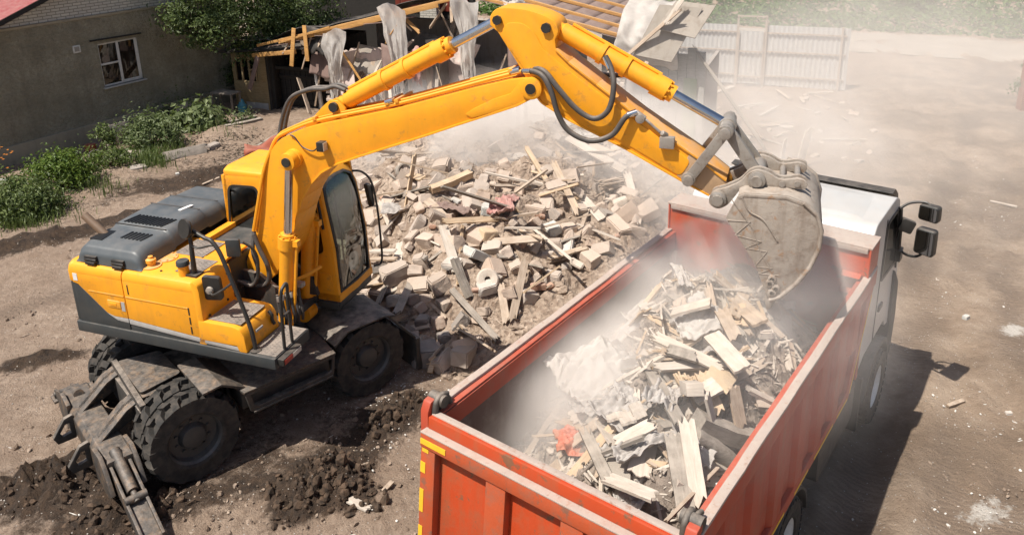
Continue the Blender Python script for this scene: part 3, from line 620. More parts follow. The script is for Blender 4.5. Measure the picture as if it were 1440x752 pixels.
# --- upper body
b = U(); b.box(-1.53, .36, -1.22, 1.2, 1.63, 2.40); b.build('engine_bay', M['charcoal'], EX, bevel=.02)
prof = [(-1.27, 1.80), (-1.27, 2.36), (-1.235, 2.44), (-1.16, 2.475), (-.72, 2.475)]       # (y, z) right hand flank rolling over to the top
def flank(x0, x1, lowz):
    m = U(); pts = [(-1.255, lowz)] + prof[1:] + [(-.72, 2.43), (-1.14, 2.43), (-1.20, 2.40), (-1.225, 2.34), (-1.225, lowz)]
    pts[0] = (-1.27, lowz); m.prism(pts, x0, x1, 'x'); return m
d1 = U()
def skin(x0, x1, poly_side, name):
    """a flank door: the side sheet follows poly_side (x, z), the top rolls over"""
    m = U(); m.prism(poly_side, -1.27, -1.235, 'y'); m.prism([(-1.27, 2.335), (-1.262, 2.40), (-1.235, 2.445), (-1.17, 2.472), (-.60, 2.478), (-.60, 2.44), (-1.16, 2.43), (-1.21, 2.40), (-1.235, 2.335)], x0, x1, 'x')
    return m.build(name, M['yellow'], EX, bevel=.006, ang=50)
p_ = skin(-1.545, -.722, [(-1.545, 2.335), (-1.545, 2.20), (-1.46, 2.18), (-1.05, 1.83), (-.95, 1.80), (-.722, 1.80), (-.722, 2.335)], 'side_door')
q_ = skin(-.708, .382, [(-.708, 2.335), (-.708, 1.80), (.382, 1.725), (.382, 2.335)], 'side_door')
for o, x0, x1 in ((p_, -1.30, -.73), (q_, -.70, .27)):
    MB().box(x0, x1, -1.276, -1.266, 2.105, 2.118).build('crease', M['yellow_dusty'], o)
h = U(); h.box(-1.01, -.80, -1.28, -1.262, 1.93, 2.03); hb = h.build('handle', M['yellow_dusty'], p_, bevel=.008)
U().box(-.97, -.86, -1.285, -1.272, 1.955, 2.005).build('latch', M['yellow'], hb, bevel=.006)
s = U(); s.box(-.645, -.632, -1.276, -1.265, 2.16, 2.29)
for k in range(3): s.box(.272, .288, -1.276, -1.265, 1.76 + k * .13, 1.86 + k * .13)
s.build('slot', M['black'], q_)
U().box(-.79, -.735, -1.2745, -1.268, 1.90, 2.03).build('sticker', M['silver'], p_)
U().box(-1.52, -1.45, -1.2745, -1.268, 2.23, 2.33).build('sticker', M['decal'], p_)
d = U(); d.prism([(-1.548, 1.63), (-1.548, 2.19), (-1.47, 2.17), (-1.06, 1.815), (-.96, 1.79), (-.722, 1.785), (-.722, 1.63)], -1.262, -1.23, 'y'); d.box(-.708, 1.0, -1.258, -1.23, 1.63, 1.71); d.build('dark_panel', M['charcoal'], EX, bevel=.005)
d = U(); d.prism([(-1.05, 1.822), (-.94, 1.796), (-.722, 1.796), (-.722, 1.735), (-.90, 1.745)], -1.268, -1.24, 'y'); d.prism([(-.708, 1.795), (.382, 1.72), (.95, 1.69), (.95, 1.64), (.382, 1.66), (-.708, 1.725)], -1.268, -1.24, 'y'); d.build('silver_stripe', M['silver'], EX, bevel=.003)
# tail
d = U(); d.prism([(-1.27, 2.2), (-1.27, 2.36), (-1.235, 2.44), (-1.16, 2.475), (1.16, 2.475), (1.235, 2.44), (1.25, 2.2)], -1.60, -1.53, 'x'); d.build('tail_panel', M['yellow'], EX, bevel=.03)
U().box(-1.60, -1.53, -1.26, 1.25, 1.64, 2.2).build('counterweight', M['charcoal'], EX, bevel=.02)
# top deck left of the hood and along the well
t_ = U(); t_.box(-.62, .36, -1.15, -.16, 2.44, 2.472); t_.box(-.42, -.30, -.20, 1.2, 2.40, 2.47); t_.build('top_plate', M['yellow'], EX, bevel=.006)
# the tank block end face and the step box
blk = U(); blk.prism([(.36, 1.63), (.36, 2.475), (.40, 2.475), (.455, 2.44), (.475, 2.36), (.475, 1.63)], -1.268, -.66, 'y'); blk.build('tank_end', M['yellow'], EX, bevel=.02)
stp = U(); stp.prism([(.395, 1.70), (.395, 1.965), (.90, 1.965), (1.00, 1.94), (1.055, 1.86), (1.075, 1.63), (.955, 1.63), (.93, 1.70)], -1.275, -.62, 'y'); so = stp.build('tool_box', M['yellow'], EX, bevel=.022)
U().box(1.05, 1.075, -1.06, -.93, 1.80, 1.83).build('latch', M['silver'], so)
U().tube(curve([(1.05, -.76, 1.93), (1.09, -.76, 1.88), (1.08, -.75, 1.80), (1.10, -.74, 1.74)], 4), .022, 8).build('handle', M['black'], so)
def tread(name, poly, z, parent, studs=True):
    m = U(); m.prism(poly, z, z + .008, 'z')
    xs = [p[0] for p in poly]; ys = [p[1] for p in poly]; k = 0
    x = min(xs) + .04
    while x < max(xs) - .03:
        y = min(ys) + .04 + (.025 if k % 2 else 0); k += 1
        while y < max(ys) - .03:
            m.bar((x - .011, y - (.009 if k % 2 else -.009), z + .009), (x + .011, y + (.009 if k % 2 else -.009), z + .009), .008, .007); y += .052
        x += .045
    return m.build(name, M['tread'], parent)
tread('tread_plate', [(.50, -1.21), (.98, -1.21), (.98, -.72), (.50, -.72)], 1.967, so)
tread('tread_plate', [(-.02, -1.08), (.32, -1.08), (.32, -.70), (-.02, -.70)], 2.477, EX)
tread('tread_plate', [(-.40, -.66), (.05, -.66), (.05, -.22), (-.40, -.22)], 2.477, EX)
# platform skirt
sk = U(); sk.box(-1.61, 1.47, -1.285, -.55, 1.48, 1.63); sk.box(-1.61, .98, -.55, .42, 1.44, 1.56); sk.box(-1.61, -.42, .42, 1.25, 1.48, 1.62); sk.build('platform_skirt', M['charcoal'], EX, bevel=.02)
tread('step_plate', [(1.08, -1.24), (1.455, -1.24), (1.455, -.58), (1.08, -.58)], 1.632, EX)
lt = U(); lt.box(1.47, 1.56, -1.24, -.86, 1.52, 1.61); lo = lt.build('marker_lamp', M['black'], EX, bevel=.012)
U().box(1.558, 1.566, -1.22, -1.06, 1.535, 1.595).build('red_lens', M['red_lens'], lo); U().box(1.558, 1.566, -1.05, -.88, 1.535, 1.595).build('clear_lens', M['lamp'], lo)
# filler, cap, can
f = U(); f.lathe([(.14, 2.475), (.14, 2.487), (.0, 2.49)], (-.40, -.80, 0), 'z', 24)
for k in range(8): f.cyl((-.40 + .115 * math.cos(k * .785), -.80 + .115 * math.sin(k * .785), 2.48), (-.40 + .115 * math.cos(k * .785), -.80 + .115 * math.sin(k * .785), 2.50), .012, n=6)
f.build('inspection_cover', M['yellow_dusty'], EX)
f = U(); f.lathe([(.12, 2.475), (.12, 2.487), (.05, 2.49), (.05, 2.53), (.062, 2.53), (.062, 2.57), (.03, 2.585), (.03, 2.61), (0, 2.61)], (-.42, -1.04, 0), 'z', 20); f.build('fuel_cap', M['yellow_dusty'], EX)
f = U(); f.lathe([(.065, 2.475), (.065, 2.60), (.078, 2.605), (.078, 2.65), (.07, 2.665), (0, 2.665)], (.15, -1.11, 0), 'z', 20); fo = f.build('filter_cap', M['yellow'], EX)
U().lathe([(.08, 2.607), (.08, 2.65), (.07, 2.668), (0, 2.668)], (.15, -1.11, 0), 'z', 20).build('lid', M['charcoal'], fo)
# bolts in the yellow sheets
bl = U()
for x, y in ((-.55, -1.12), (-.20, -1.12), (.05, -.66), (.32, -1.12), (-.56, -.70), (.30, -.30)): bl.cyl((x, y, 2.47), (x, y, 2.486), .014, n=8)
for y, z in ((-1.15, 1.99), (-.80, 2.02), (-.75, 2.36)): bl.cyl((.47, y, z), (.487, y, z), .016, n=8)
bl.build('bolts', M['black'], EX)

# --- engine hood
hp = [(-1.20, 2.47), (-1.185, 2.60), (-1.13, 2.68), (-1.02, 2.715), (-.60, 2.735), (-.56, 2.765), (.05, 2.79), (.09, 2.765), (.42, 2.77), (.46, 2.74), (.95, 2.72), (1.08, 2.66), (1.15, 2.47)]   # (y,z)
hd = U()
def hood_pt(i, j):
    n = len(hp) - 1; s_ = j * n; k = min(int(s_), n - 1); f_ = s_ - k; y = hp[k][0] * (1 - f_) + hp[k + 1][0] * f_; z = hp[k][1] * (1 - f_) + hp[k + 1][1] * f_
    e = min(i, 1 - i); dz = .0
    xs = [0, .02, .05, .09, .14, .5, .86, .91, .95, .98, 1]; zs = [-.24, -.13, -.06, -.02, 0, 0, 0, -.02, -.06, -.13, -.24]
    dz = float(np.interp(i, xs, zs)); x = -1.50 + 1.06 * i
    return V((x, y, max(2.472, z + dz)))
hd.sheet(hood_pt, 40, 48)
M['exhaust'] = worn('rusty_exhaust', (.16, .10, .06), .6, amt=.4, dust=.2)
hood = hd.build('engine_hood', M['hood'], EX, ang=60)
NT('vent_black')
for y_, z_ in ((-.578, 2.752), (.07, 2.782), (.44, 2.760)): hs = U(); hs.bar((-1.40, y_, z_), (-.56, y_, z_), .016, .012); hs.build('hood_seam', M['black'], hood)
vt = U()
for k in range(11):
    x = -1.26 + k * .060; vt.bar((x - .02, -.545, 2.772), (x + .035, -.31, 2.782), .028, .012)
vt.build('vent_slots', bpy.data.materials['vent_black'], hood); vt = U()
for k in range(6):
    x = -1.00 + k * .062; vt.bar((x, -.90, 2.724), (x + .03, -.72, 2.736), .030, .012)
vt.build('vent_slots', bpy.data.materials['vent_black'], hood)
bpy.data.materials['vent_black'].node_tree.nodes['Principled BSDF'].inputs['Base Color'].default_value = (.006, .006, .006, 1)
ho = U(); ho.prism([(-1.40, -1.02), (-1.40, -.70), (-1.22, -.68), (-1.20, -1.02)], 2.64, 2.728, 'z'); ho.build('exhaust_opening', bpy.data.materials['vent_black'], hood, bevel=.01)
e = U(); e.lathe([(.052, 0), (.052, .44), (.043, .44), (.043, .05), (0, .05)], (0, 0, 0), 'z', 16, M=tr(-1.30, -.82, 2.66) @ rot('Y', -52)); e.build('exhaust_pipe', M['exhaust'], EX)
U().bar((-.80, -.05, 2.79), (-.77, .17, 2.785), .055, .008).build('white_label', M['decal'], hood)
for x in (-1.30, -.86):
    g_ = U(); g_.box(x - .02, x + .17, -1.225, -1.185, 2.50, 2.58); g_.box(x, x + .15, -1.245, -1.20, 2.47, 2.505); g_.cyl((x - .02, -1.215, 2.53), (x + .17, -1.215, 2.53), .018, n=8); g_.build('hinge', M['black'], hood, bevel=.005)
ant = U(); ant.tube([(-.58, 1.0, 2.5), (-.58, 1.0, 2.95)], .025, 8); ant.lathe([(.02, 2.93), (.06, 2.95), (.06, 3.02), (.05, 3.05), (0, 3.05)], (-.58, 1.0, 0), 'z', 14); ant.build('air_intake', M['black'], EX)

# --- rails and mirrors
r1 = U(); r1.tube(curve([(1.14, -1.19, 1.62), (1.10, -1.18, 1.90), (.99, -1.16, 2.24), (.88, -1.14, 2.52), (.80, -1.12, 2.70), (.72, -1.10, 2.86), (.62, -1.09, 2.98), (.52, -1.08, 3.00), (.34, -1.06, 3.06)], 4), .026, 8)
r1.lathe([(.07, 1.63), (.07, 1.65), (.03, 1.66)], (1.14, -1.19, 0), 'z', 12); r1.tube(curve([(.34, -1.06, 3.05), (.30, -1.1, 2.93), (.40, -1.10, 2.86), (.62, -1.09, 2.92), (.70, -1.09, 2.87)], 4), .014, 6)
r1.build('handrail', M['black'], EX)
r2 = U(); r2.tube(curve([(1.45, -1.05, 1.63), (1.47, -1.06, 2.0), (1.50, -1.06, 2.38), (1.51, -1.0, 2.47), (1.50, -.93, 2.44), (1.46, -.90, 2.1), (1.45, -.89, 1.63)], 5), .021, 8); r2.tube([(1.48, -1.05, 2.08), (1.47, -.90, 2.08)], .016, 6); r2.build('grab_rail', M['black'], EX)
po = U(); po.tube([(.28, -1.08, 2.47), (.29, -1.08, 2.76), (.30, -1.07, 3.05)], [.035, .03, .022], 10); po.box(.20, .36, -1.15, -1.01, 2.472, 2.50); po.build('mirror_post', M['black'], EX, bevel=.004)
MX = tr(.27, -1.10, 3.10) @ rot('Z', -18) @ rot('X', 78)
m = U(); m.lathe([(0, -.03), (.10, -.028), (.125, 0), (.12, .03), (0, .03)], (0, 0, 0), 'z', 26, M=MX); mo = m.build('round_mirror', M['black'], EX)
U().lathe([(.07, .03), (.07, .038), (.05, .04), (0, .036)], (0, 0, 0), 'z', 18, M=MX @ rot('X', 180)).build('mount', M['charcoal'], mo)
MX = tr(.58, -1.14, 2.38) @ rot('Z', 10) @ rot('X', 4)
m = U(); m.prism(roundpoly([(-.11, -.17), (.12, -.16), (.12, .15), (-.11, .16)], .04), -.03, .03, 'y', M=MX); mo = m.build('side_mirror', M['black'], EX, bevel=.01)
m = U(); m.lathe([(.05, -.01), (.045, .03), (.02, .035), (0, .035)], (0, 0, 0), 'z', 14, M=MX @ tr(-.02, -.03, -.02) @ rot('X', 90)); m.build('mount', M['slate'], mo)
m = U(); m.tube(curve([(.56, -1.17, 2.36), (.66, -1.24, 2.34), (.80, -1.20, 2.42), (.90, -1.14, 2.50)], 5), .014, 7); m.tube(curve([(.62, -.55, 2.72), (.72, -.50, 2.62), (.76, -.48, 2.45), (.74, -.5, 2.2)], 4), .018, 7); m.build('mirror_arm', M['black'], EX)
MX = tr(.46, -.55, 2.62) @ rot('Z', 20)
m = U(); m.prism(roundpoly([(-.09, -.12), (.09, -.12), (.09, .12), (-.09, .12)], .03), -.025, .025, 'y', M=MX); m.build('side_mirror', M['charcoal'], EX, bevel=.008)

# --- turntable and boom mount
tt = U(); tt.lathe([(.66, 1.02), (.66, 1.28), (.58, 1.30), (.58, 1.49)], (0, 0, 0), 'z', 40); tt.build('slew_ring', M['dark_steel'], EX)
mt = U()
for y0, y1 in ((-.33, -.27), (.24, .30)): mt.prism([(-.55, 1.62), (1.10, 1.62), (1.02, 1.90), (.62, 2.16), (.30, 2.20), (-.05, 2.05), (-.50, 1.80)], y0, y1, 'y')
mt.build('boom_mount', M['dark_steel'], EX, bevel=.01)
U().box(-.40, .36, -.66, .30, 1.62, 1.95).build('valve_block', M['dark_steel'], EX, bevel=.03)
# --- boom
bo = [(.28, 1.96), (.30, 2.12), (.46, 2.50), (.61, 2.98), (.80, 3.55), (.92, 3.80), (1.05, 3.97), (1.24, 4.09), (1.62, 4.24), (2.2, 4.39), (2.78, 4.54), (3.72, 4.83), (4.15, 4.95), (4.36, 4.985), (4.47, 4.95), (4.51, 4.88), (4.48, 4.80), (4.38, 4.755), (4.23, 4.67), (4.0, 4.58), (3.5, 4.39), (3.12, 4.24), (2.5, 4.01), (2.16, 3.88), (1.86, 3.76), (1.66, 3.64), (1.50, 3.48), (1.36, 3.28), (1.24, 3.02), (1.11, 2.64), (1.02, 2.45), (.90, 2.27), (.75, 2.08), (.58, 1.96), (.42, 1.90)]
def dens(P, a, b, n=4): return P[:a] + [(q.x, q.y) for q in curve([(x, z, 0) for x, z in P[a:b]], n)] + P[b:]
bo_c = dens(dens(bo, 24, 35), 2, 10)
bm_ = U(); bm_.prism(bo_c, -.215, .215, 'y'); boom = bm_.build('boom', M['yellow'], EX, bevel=.012, ang=28)
fl = U()   # welded lower flange lip and the plate doubler at the kink and the tip
low = bo[17:31]
for a, c in zip(low[:-1], low[1:]): fl.bar((a[0], 0, a[1]), (c[0], 0, c[1]), .47, .022, up=(-(c[1] - a[1]), 0, c[0] - a[0]))
for y in (-.222, .222):
    fl.prism([(3.62, 4.53), (3.72, 4.60), (3.95, 4.72), (4.16, 4.80), (4.3, 4.97), (4.36, 4.98), (4.47, 4.945), (4.505, 4.88), (4.48, 4.805), (4.23, 4.68), (4.0, 4.59), (3.7, 4.49)], y - .01, y + .01, 'y')
fl.build('flange', M['yellow'], boom, bevel=.004)
def boss(m, x, z, r, y=.25, t=.06, n=24):
    for s_ in (-1, 1): m.lathe([(r, 0), (r, t), (r * .82, t + .008), (0, t + .008)], (x, s_ * (y - t) if s_ > 0 else -(y - t), z), 'y', n, M=None) if s_ > 0 else m.lathe([(r, 0), (r, -t), (r * .82, -t - .008), (0, -t - .008)], (x, -(y - t), z), 'y', n)
for bx, bz, br, by, bt in ((1.30, 3.80, .12, .27, .06), (4.40, 4.875, .12, .265, .05)):
    for s_ in (-1, 1):
        bs = U(); bs.lathe([(br, 0), (br, s_ * bt), (br * .82, s_ * (bt + .008)), (0, s_ * (bt + .008))], (bx, s_ * (by - bt), bz), 'y', 24); bs.build('pin_boss', M['yellow'], boom)
for x, z, r, y in ((1.30, 3.80, .06, .415), (4.40, 4.875, .058, .285)):
    pn = U(); pn.cyl((x, -y, z), (x, y, z), r, n=20); pn.build('pin', M['black'], boom)
# bracket for the arm cylinder on the back of the boom
bk = U()
for y0, y1 in ((-.13, -.09), (.09, .13)): bk.prism([(1.35, 4.10), (1.62, 4.22), (2.05, 4.34), (2.02, 4.46), (1.93, 4.55), (1.82, 4.55), (1.70, 4.45)], y0, y1, 'y')
bk.build('cylinder_bracket', M['yellow'], boom, bevel=.008)
U().cyl((1.88, -.17, 4.47), (1.88, .17, 4.47), .06, n=18).build('pin', M['black'], boom)
# pipes along the top
for y, dz, rr in ((-.17, .035, .022), (-.12, .06, .018), (-.07, .035, .022), (.12, .05, .022), (.17, .04, .018)):
    pth = [(1.03, y, 3.98 + dz), (1.24, y, 4.10 + dz), (1.62, y, 4.25 + dz), (2.2, y, 4.40 + dz), (2.78, y, 4.55 + dz), (3.72, y, 4.84 + dz), (4.10, y, 4.955 + dz), (4.33, y, 5.02 + dz)]
    if y < -.1: pth = [(.58, y - .10, 2.75), (.70, y - .09, 3.15), (.82, y - .06, 3.58), (.93, y - .03, 3.83)] + pth
    p2 = U(); p2.tube(curve(pth, 3), rr, 7); p2.build('hydraulic_pipe', M['yellow'], boom)
for x, z in ((1.62, 4.27), (2.62, 4.53), (2.75, 4.565), (4.15, 4.99)):
    cl = U(); cl.bar((x, -.20, z + .05), (x, .20, z + .05), .05, .05, up=(-.25, 0, 1)); cl.build('pipe_clamp', M['yellow_dusty'], boom, bevel=.008)
for x, z, y in ((2.65, 4.60, -.17), (4.2, 5.04, -.17), (4.2, 5.04, -.12)):
    cc = U(); cc.cyl((x - .05, y, z - .015), (x + .05, y, z + .015), .034, n=8); cc.build('pipe_joint', M['chrome'], boom)
wl = U(); wl.box(1.70, 1.79, -.33, -.225, 3.95, 4.07); wlo = wl.build('work_light', M['black'], boom, bevel=.012)
U().box(1.79, 1.797, -.32, -.235, 3.96, 4.06).build('lens', M['lamp'], wlo)
U().tube(curve([(1.70, -.28, 4.0), (1.60, -.26, 3.93), (1.45, -.25, 3.97), (1.35, -.24, 4.08), (1.28, -.23, 4.10)], 5), .009, 5).build('cable', M['black'], wlo)
# --- boom cylinders
for y in (-.335, .30):
    xo = -.09 if y > 0 else 0; a, c_ = V((.93 + xo, y, 1.30)), V((1.30 + xo, y, 3.80)); dr = (c_ - a).normalized()
    cy = U(); pb = a + dr * 1.43
    cy.tube([a, a + dr * .10, pb], .098, 20); cy.tube([pb - dr * .10, pb + dr * .06], .122, 20); cy.tube([pb + dr * .06, pb + dr * .10], .09, 20); cy.cyl(a + V((0, -.1, 0)), a + V((0, .1, 0)), .12, n=16)
    cy.tube([a + dr * .3 + V((.14, -.02, 0)), pb + dr * .0 + V((.15, -.02, 0))], .022, 7); cy.box(pb.x + .06, pb.x + .18, y - .06, y + .02, pb.z - .05, pb.z + .03)
    for k in range(8):
        t = k * .785; u_ = dr.cross(V((0, 1, 0))).normalized(); w_ = V((0, 1, 0)); q = (u_ * math.cos(t) + w_ * math.sin(t)) * .105; cy.tube([pb + dr * .05 + q, pb + dr * .085 + q], .012, 6)
    co_ = cy.build('boom_cylinder', M['yellow'], EX, ang=40)
    rd_ = U(); rd_.tube([pb, c_], .052, 18); rd_.build('rod', M['chrome'], co_)
    ey = U(); ey.cyl(c_ + V((0, -.06, 0)), c_ + V((0, .06, 0)), .11, n=20); ey.build('rod_eye', M['yellow'], co_, bevel=.008)
# hoses at the boom foot
h_ = U()
h_.tube(curve([(.60, -.30, 2.72), (.68, -.32, 2.52), (.78, -.33, 2.30), (.76, -.33, 2.08), (.58, -.34, 1.98), (.36, -.36, 2.02), (.10, -.45, 1.98)], 6), .032, 9)
h_.tube(curve([(.58, -.26, 2.74), (.60, -.36, 2.5), (.66, -.38, 2.25), (.55, -.40, 2.02), (.30, -.44, 2.08), (.0, -.5, 2.0)], 6), .026, 8)
h_.tube(curve([(.36, -.36, 1.95), (.20, -.48, 2.12), (-.02, -.5, 2.08), (-.15, -.5, 1.95)], 6), .026, 8)
h_.build('hose', M['hose'], EX)
h_ = U()
for k in range(6):
    x0 = 1.02 + .03 * k; h_.tube(curve([(x0, -.52 + .05 * k, 2.02), (x0 + .02, -.54 + .05 * k, 1.85), (x0 + .05, -.55 + .05 * k, 1.7), (x0, -.5 + .05 * k, 1.55)], 4), .02, 7)
h_.build('hose', M['hose'], EX)
h_ = U()
for k in range(5): h_.tube([(1.03 + .03 * k, -.52 + .05 * k, 2.0), (1.04 + .03 * k, -.53 + .05 * k, 1.93)], .026, 8)
h_.box(1.0, 1.25, -.30, -.22, 2.04, 2.10); h_.build('hose_fitting', M['link'], EX, bevel=.004)
h_ = U(); h_.tube(curve([(1.05, -.30, 2.10), (1.12, -.3, 2.22), (1.06, -.32, 2.3)], 4), .03, 8); h_.tube([(1.10, -.25, 2.1), (1.20, -.1, 2.12), (1.22, .2, 2.1)], .025, 7); h_.build('hydraulic_pipe', M['yellow'], EX)
# big supply hoses that arch from the body to the arm cylinder
h_ = U()
for dy in (-.05, .05): h_.tube(curve([(.96, dy, 3.88), (1.0, dy + .06, 4.18), (1.15, dy + .08, 4.48), (1.45, dy + .05, 4.62), (1.72, dy, 4.66), (1.86, dy, 4.70), (2.0, dy, 4.66)], 5), .027, 8)
h_.build('hose', M['hose'], EX)
def cylinder(name, p0, p1, barrel, r, rr, eye=.09):
    p0, p1 = V(p0), V(p1); d_ = (p1 - p0).normalized(); e_ = p0 + d_ * barrel
    c = U(); c.cyl(p0 + V((0, -.085, 0)), p0 + V((0, .085, 0)), eye, n=18); c.tube([p0, p0 + d_ * .12, p0 + d_ * .14, e_ - d_ * .16], [r * .8, r * .8, r, r], 22); c.tube([e_ - d_ * .18, e_ - d_ * .02], r * 1.22, 22); c.tube([e_ - d_ * .03, e_ + d_ * .06], r * .95, 22)
    w_ = V((0, 1, 0)); u_ = d_.cross(w_)
    for k in range(10):
        t = k * .6283; q = (u_ * math.cos(t) + w_ * math.sin(t)) * r * 1.08; c.tube([e_ - d_ * .05 + q, e_ + d_ * .005 + q], .013, 6)
    c.tube([p0 + d_ * .2 + u_ * r * 1.15 + w_ * .03, e_ - d_ * .15 + u_ * r * 1.15 + w_ * .03], .02, 7)
    for f_ in (.42, .62): c.tube([p0 + d_ * barrel * f_, p0 + d_ * (barrel * f_ + .05)], r * 1.18, 22)
    o = c.build(name, M['yellow'], EX, ang=40)
    q = U(); q.tube([e_, p1], rr, 20); q.build('rod', M['chrome'], o)
    q = U(); q.cyl(p1 + V((0, -.07, 0)), p1 + V((0, .07, 0)), eye, n=18); q.build('rod_eye', M['link'], o, bevel=.008); return o
cylinder('arm_cylinder', (1.88, 0, 4.47), (4.02, 0, 5.585), 1.66, .105, .058)
bkc = cylinder('bucket_cylinder', (4.56, 0, 5.52), (6.43, 0, 4.55), 1.42, .098, .055)
# --- arm
ar = [(3.93, 5.53), (3.935, 5.62), (3.99, 5.69), (4.08, 5.715), (4.34, 5.70), (4.56, 5.635), (4.66, 5.57), (4.685, 5.48), (4.65, 5.40), (4.66, 5.30), (4.80, 5.17), (5.1, 4.95), (5.56, 4.62), (6.19, 4.22), (6.46, 4.02), (6.51, 3.92), (6.49, 3.83), (6.41, 3.79), (6.30, 3.84), (6.02, 3.97), (5.42, 4.27), (4.80, 4.54), (4.50, 4.71), (4.40, 4.83), (4.29, 5.03), (4.19, 5.19), (4.02, 5.45)]
a_ = U(); a_.prism(dens(ar, 0, 9, 3), -.19, .19, 'y'); arm = a_.build('arm', M['yellow'], EX, bevel=.012, ang=28)
tp = U()
top = ar[9:15]
for a, c in zip(top[:-1], top[1:]): tp.bar((a[0], 0, a[1]), (c[0], 0, c[1]), .42, .02, up=(-(c[1] - a[1]), 0, c[0] - a[0]))
tp.build('top_flange', M['yellow_dusty'], arm, bevel=.003)
tp = U()
for a, c in zip(ar[18:23], ar[19:24]): tp.bar((a[0], 0, a[1]), (c[0], 0, c[1]), .41, .02, up=(-(c[1] - a[1]), 0, c[0] - a[0]))
tp.build('lower_flange', M['yellow'], arm, bevel=.003)
for y0, y1 in ((-.203, -.188), (.188, .203)):   # the raised doubler with its rounded welded rim
    db = U(); db.prism(roundpoly([(4.14, 5.30), (4.06, 5.46), (4.12, 5.56), (4.30, 5.565), (4.44, 5.46), (4.52, 5.30), (4.74, 5.12), (5.5, 4.60), (6.1, 4.20), (6.0, 4.02), (5.44, 4.32), (4.84, 4.60), (4.56, 4.74), (4.44, 4.90)], .06, 3), y0, y1, 'y'); db.build('side_plate', M['yellow'], arm, bevel=.006)
# dusty worn tip
tipm = U(); tipm.prism([(5.96, 4.02), (6.08, 4.27), (6.19, 4.22), (6.46, 4.02), (6.51, 3.92), (6.49, 3.83), (6.41, 3.79), (6.30, 3.84)], -.197, .197, 'y'); M['arm_tip'] = worn('dusty_worn_arm_tip', (.42, .27, .15), .6, amt=.5, dust=.8, dirt=(.25, .17, .12))
tipm.build('arm_tip', M['arm_tip'], arm, bevel=.008)
pn = U()
for x, z, r, y in ((4.02, 5.585, .052, .225), (4.56, 5.52, .055, .225)): pn.cyl((x, -y, z), (x, y, z), r, n=8)
pn.build('pin', M['black'], arm)
# hoses that hang at the boom tip
h_ = U()
h_.tube(curve([(4.28, -.17, 5.04), (4.40, -.21, 5.055), (4.54, -.27, 5.02), (4.64, -.30, 4.86), (4.71, -.30, 4.63), (4.83, -.30, 4.45), (5.06, -.30, 4.36), (5.29, -.29, 4.44), (5.42, -.27, 4.63), (5.52, -.22, 4.685)], 6), .03, 9)
h_.tube(curve([(4.28, -.12, 5.05), (4.42, -.18, 5.08), (4.56, -.25, 5.06), (4.71, -.28, 4.90), (4.91, -.28, 4.69), (5.10, -.28, 4.60), (5.25, -.28, 4.71), (5.29, -.24, 4.95), (5.24, -.16, 5.12), (5.17, -.11, 5.23)], 6), .03, 9)
h_.tube(curve([(4.3, .12, 5.05), (4.5, .1, 5.1), (4.7, .22, 5.0), (5.1, .25, 4.95), (5.35, .14, 5.0), (5.34, .09, 5.16)], 6), .026, 8)
h_.build('hose', M['hose'], EX)
for a_, b_2, q_2 in (((4.30, -.17, 5.045), (4.39, -.205, 5.055), .037), ((5.44, -.255, 4.655), (5.53, -.215, 4.685), .036), ((5.235, -.155, 5.11), (5.17, -.105, 5.22), .036)):
    h_ = U(); h_.tube([a_, b_2], q_2, 10); h_.build('hose_fitting', M['chrome'], EX)
h_ = U(); h_.tube([(5.52, -.20, 4.685), (5.62, -.215, 4.62)], .03, 8); h_.cyl((5.57, -.19, 4.62), (5.57, -.25, 4.62), .05, n=12); h_.tube([(5.62, -.22, 4.62), (5.80, -.22, 4.47)], .016, 7); h_.box(5.78, 5.93, -.27, -.19, 4.33, 4.45); h_.cyl((5.84, -.19, 4.45), (5.80, -.24, 4.49), .03, n=8); h_.build('valve', M['link'], EX, bevel=.008)
# --- links
for y in (-.245, .245):
    l_ = U(); l_.bar((6.09, y, 4.02), (6.43, y, 4.55), .05, .105, up=(-.84, 0, .54))
    for x, z in ((6.09, 4.02), (6.43, 4.55)): l_.cyl((x, y - .03, z), (x, y + .03, z), .072, n=20)
    l_.build('guide_link', M['link'], EX, bevel=.006)
for x, z, yy in ((6.09, 4.02, .31), (6.43, 4.55, .33)):
    p = U(); p.cyl((x, -yy, z), (x, yy, z), .05, n=16)
    for s_ in (-1, 1):
        p.lathe([(.06, 0), (.06, s_ * .035), (.04, s_ * .04), (0, s_ * .04)], (x, s_ * (yy - .02), z), 'y', 8)
    p.build('link_pin', M['link'], EX)
l_ = U()
for y0 in (-.12, .12):
    l_.bar((6.43, y0, 4.55), (6.76, y0 * 1.35, 4.11), .06, .12, up=(.8, 0, .6))
l_.bar((6.50, 0, 4.46), (6.69, 0, 4.20), .26, .05, up=(.8, 0, .6)); l_.cyl((6.43, -.2, 4.55), (6.43, .2, 4.55), .075, n=20); l_.cyl((6.76, -.19, 4.11), (6.76, .19, 4.11), .08, n=20); l_.build('push_link', M['link'], EX, bevel=.008)
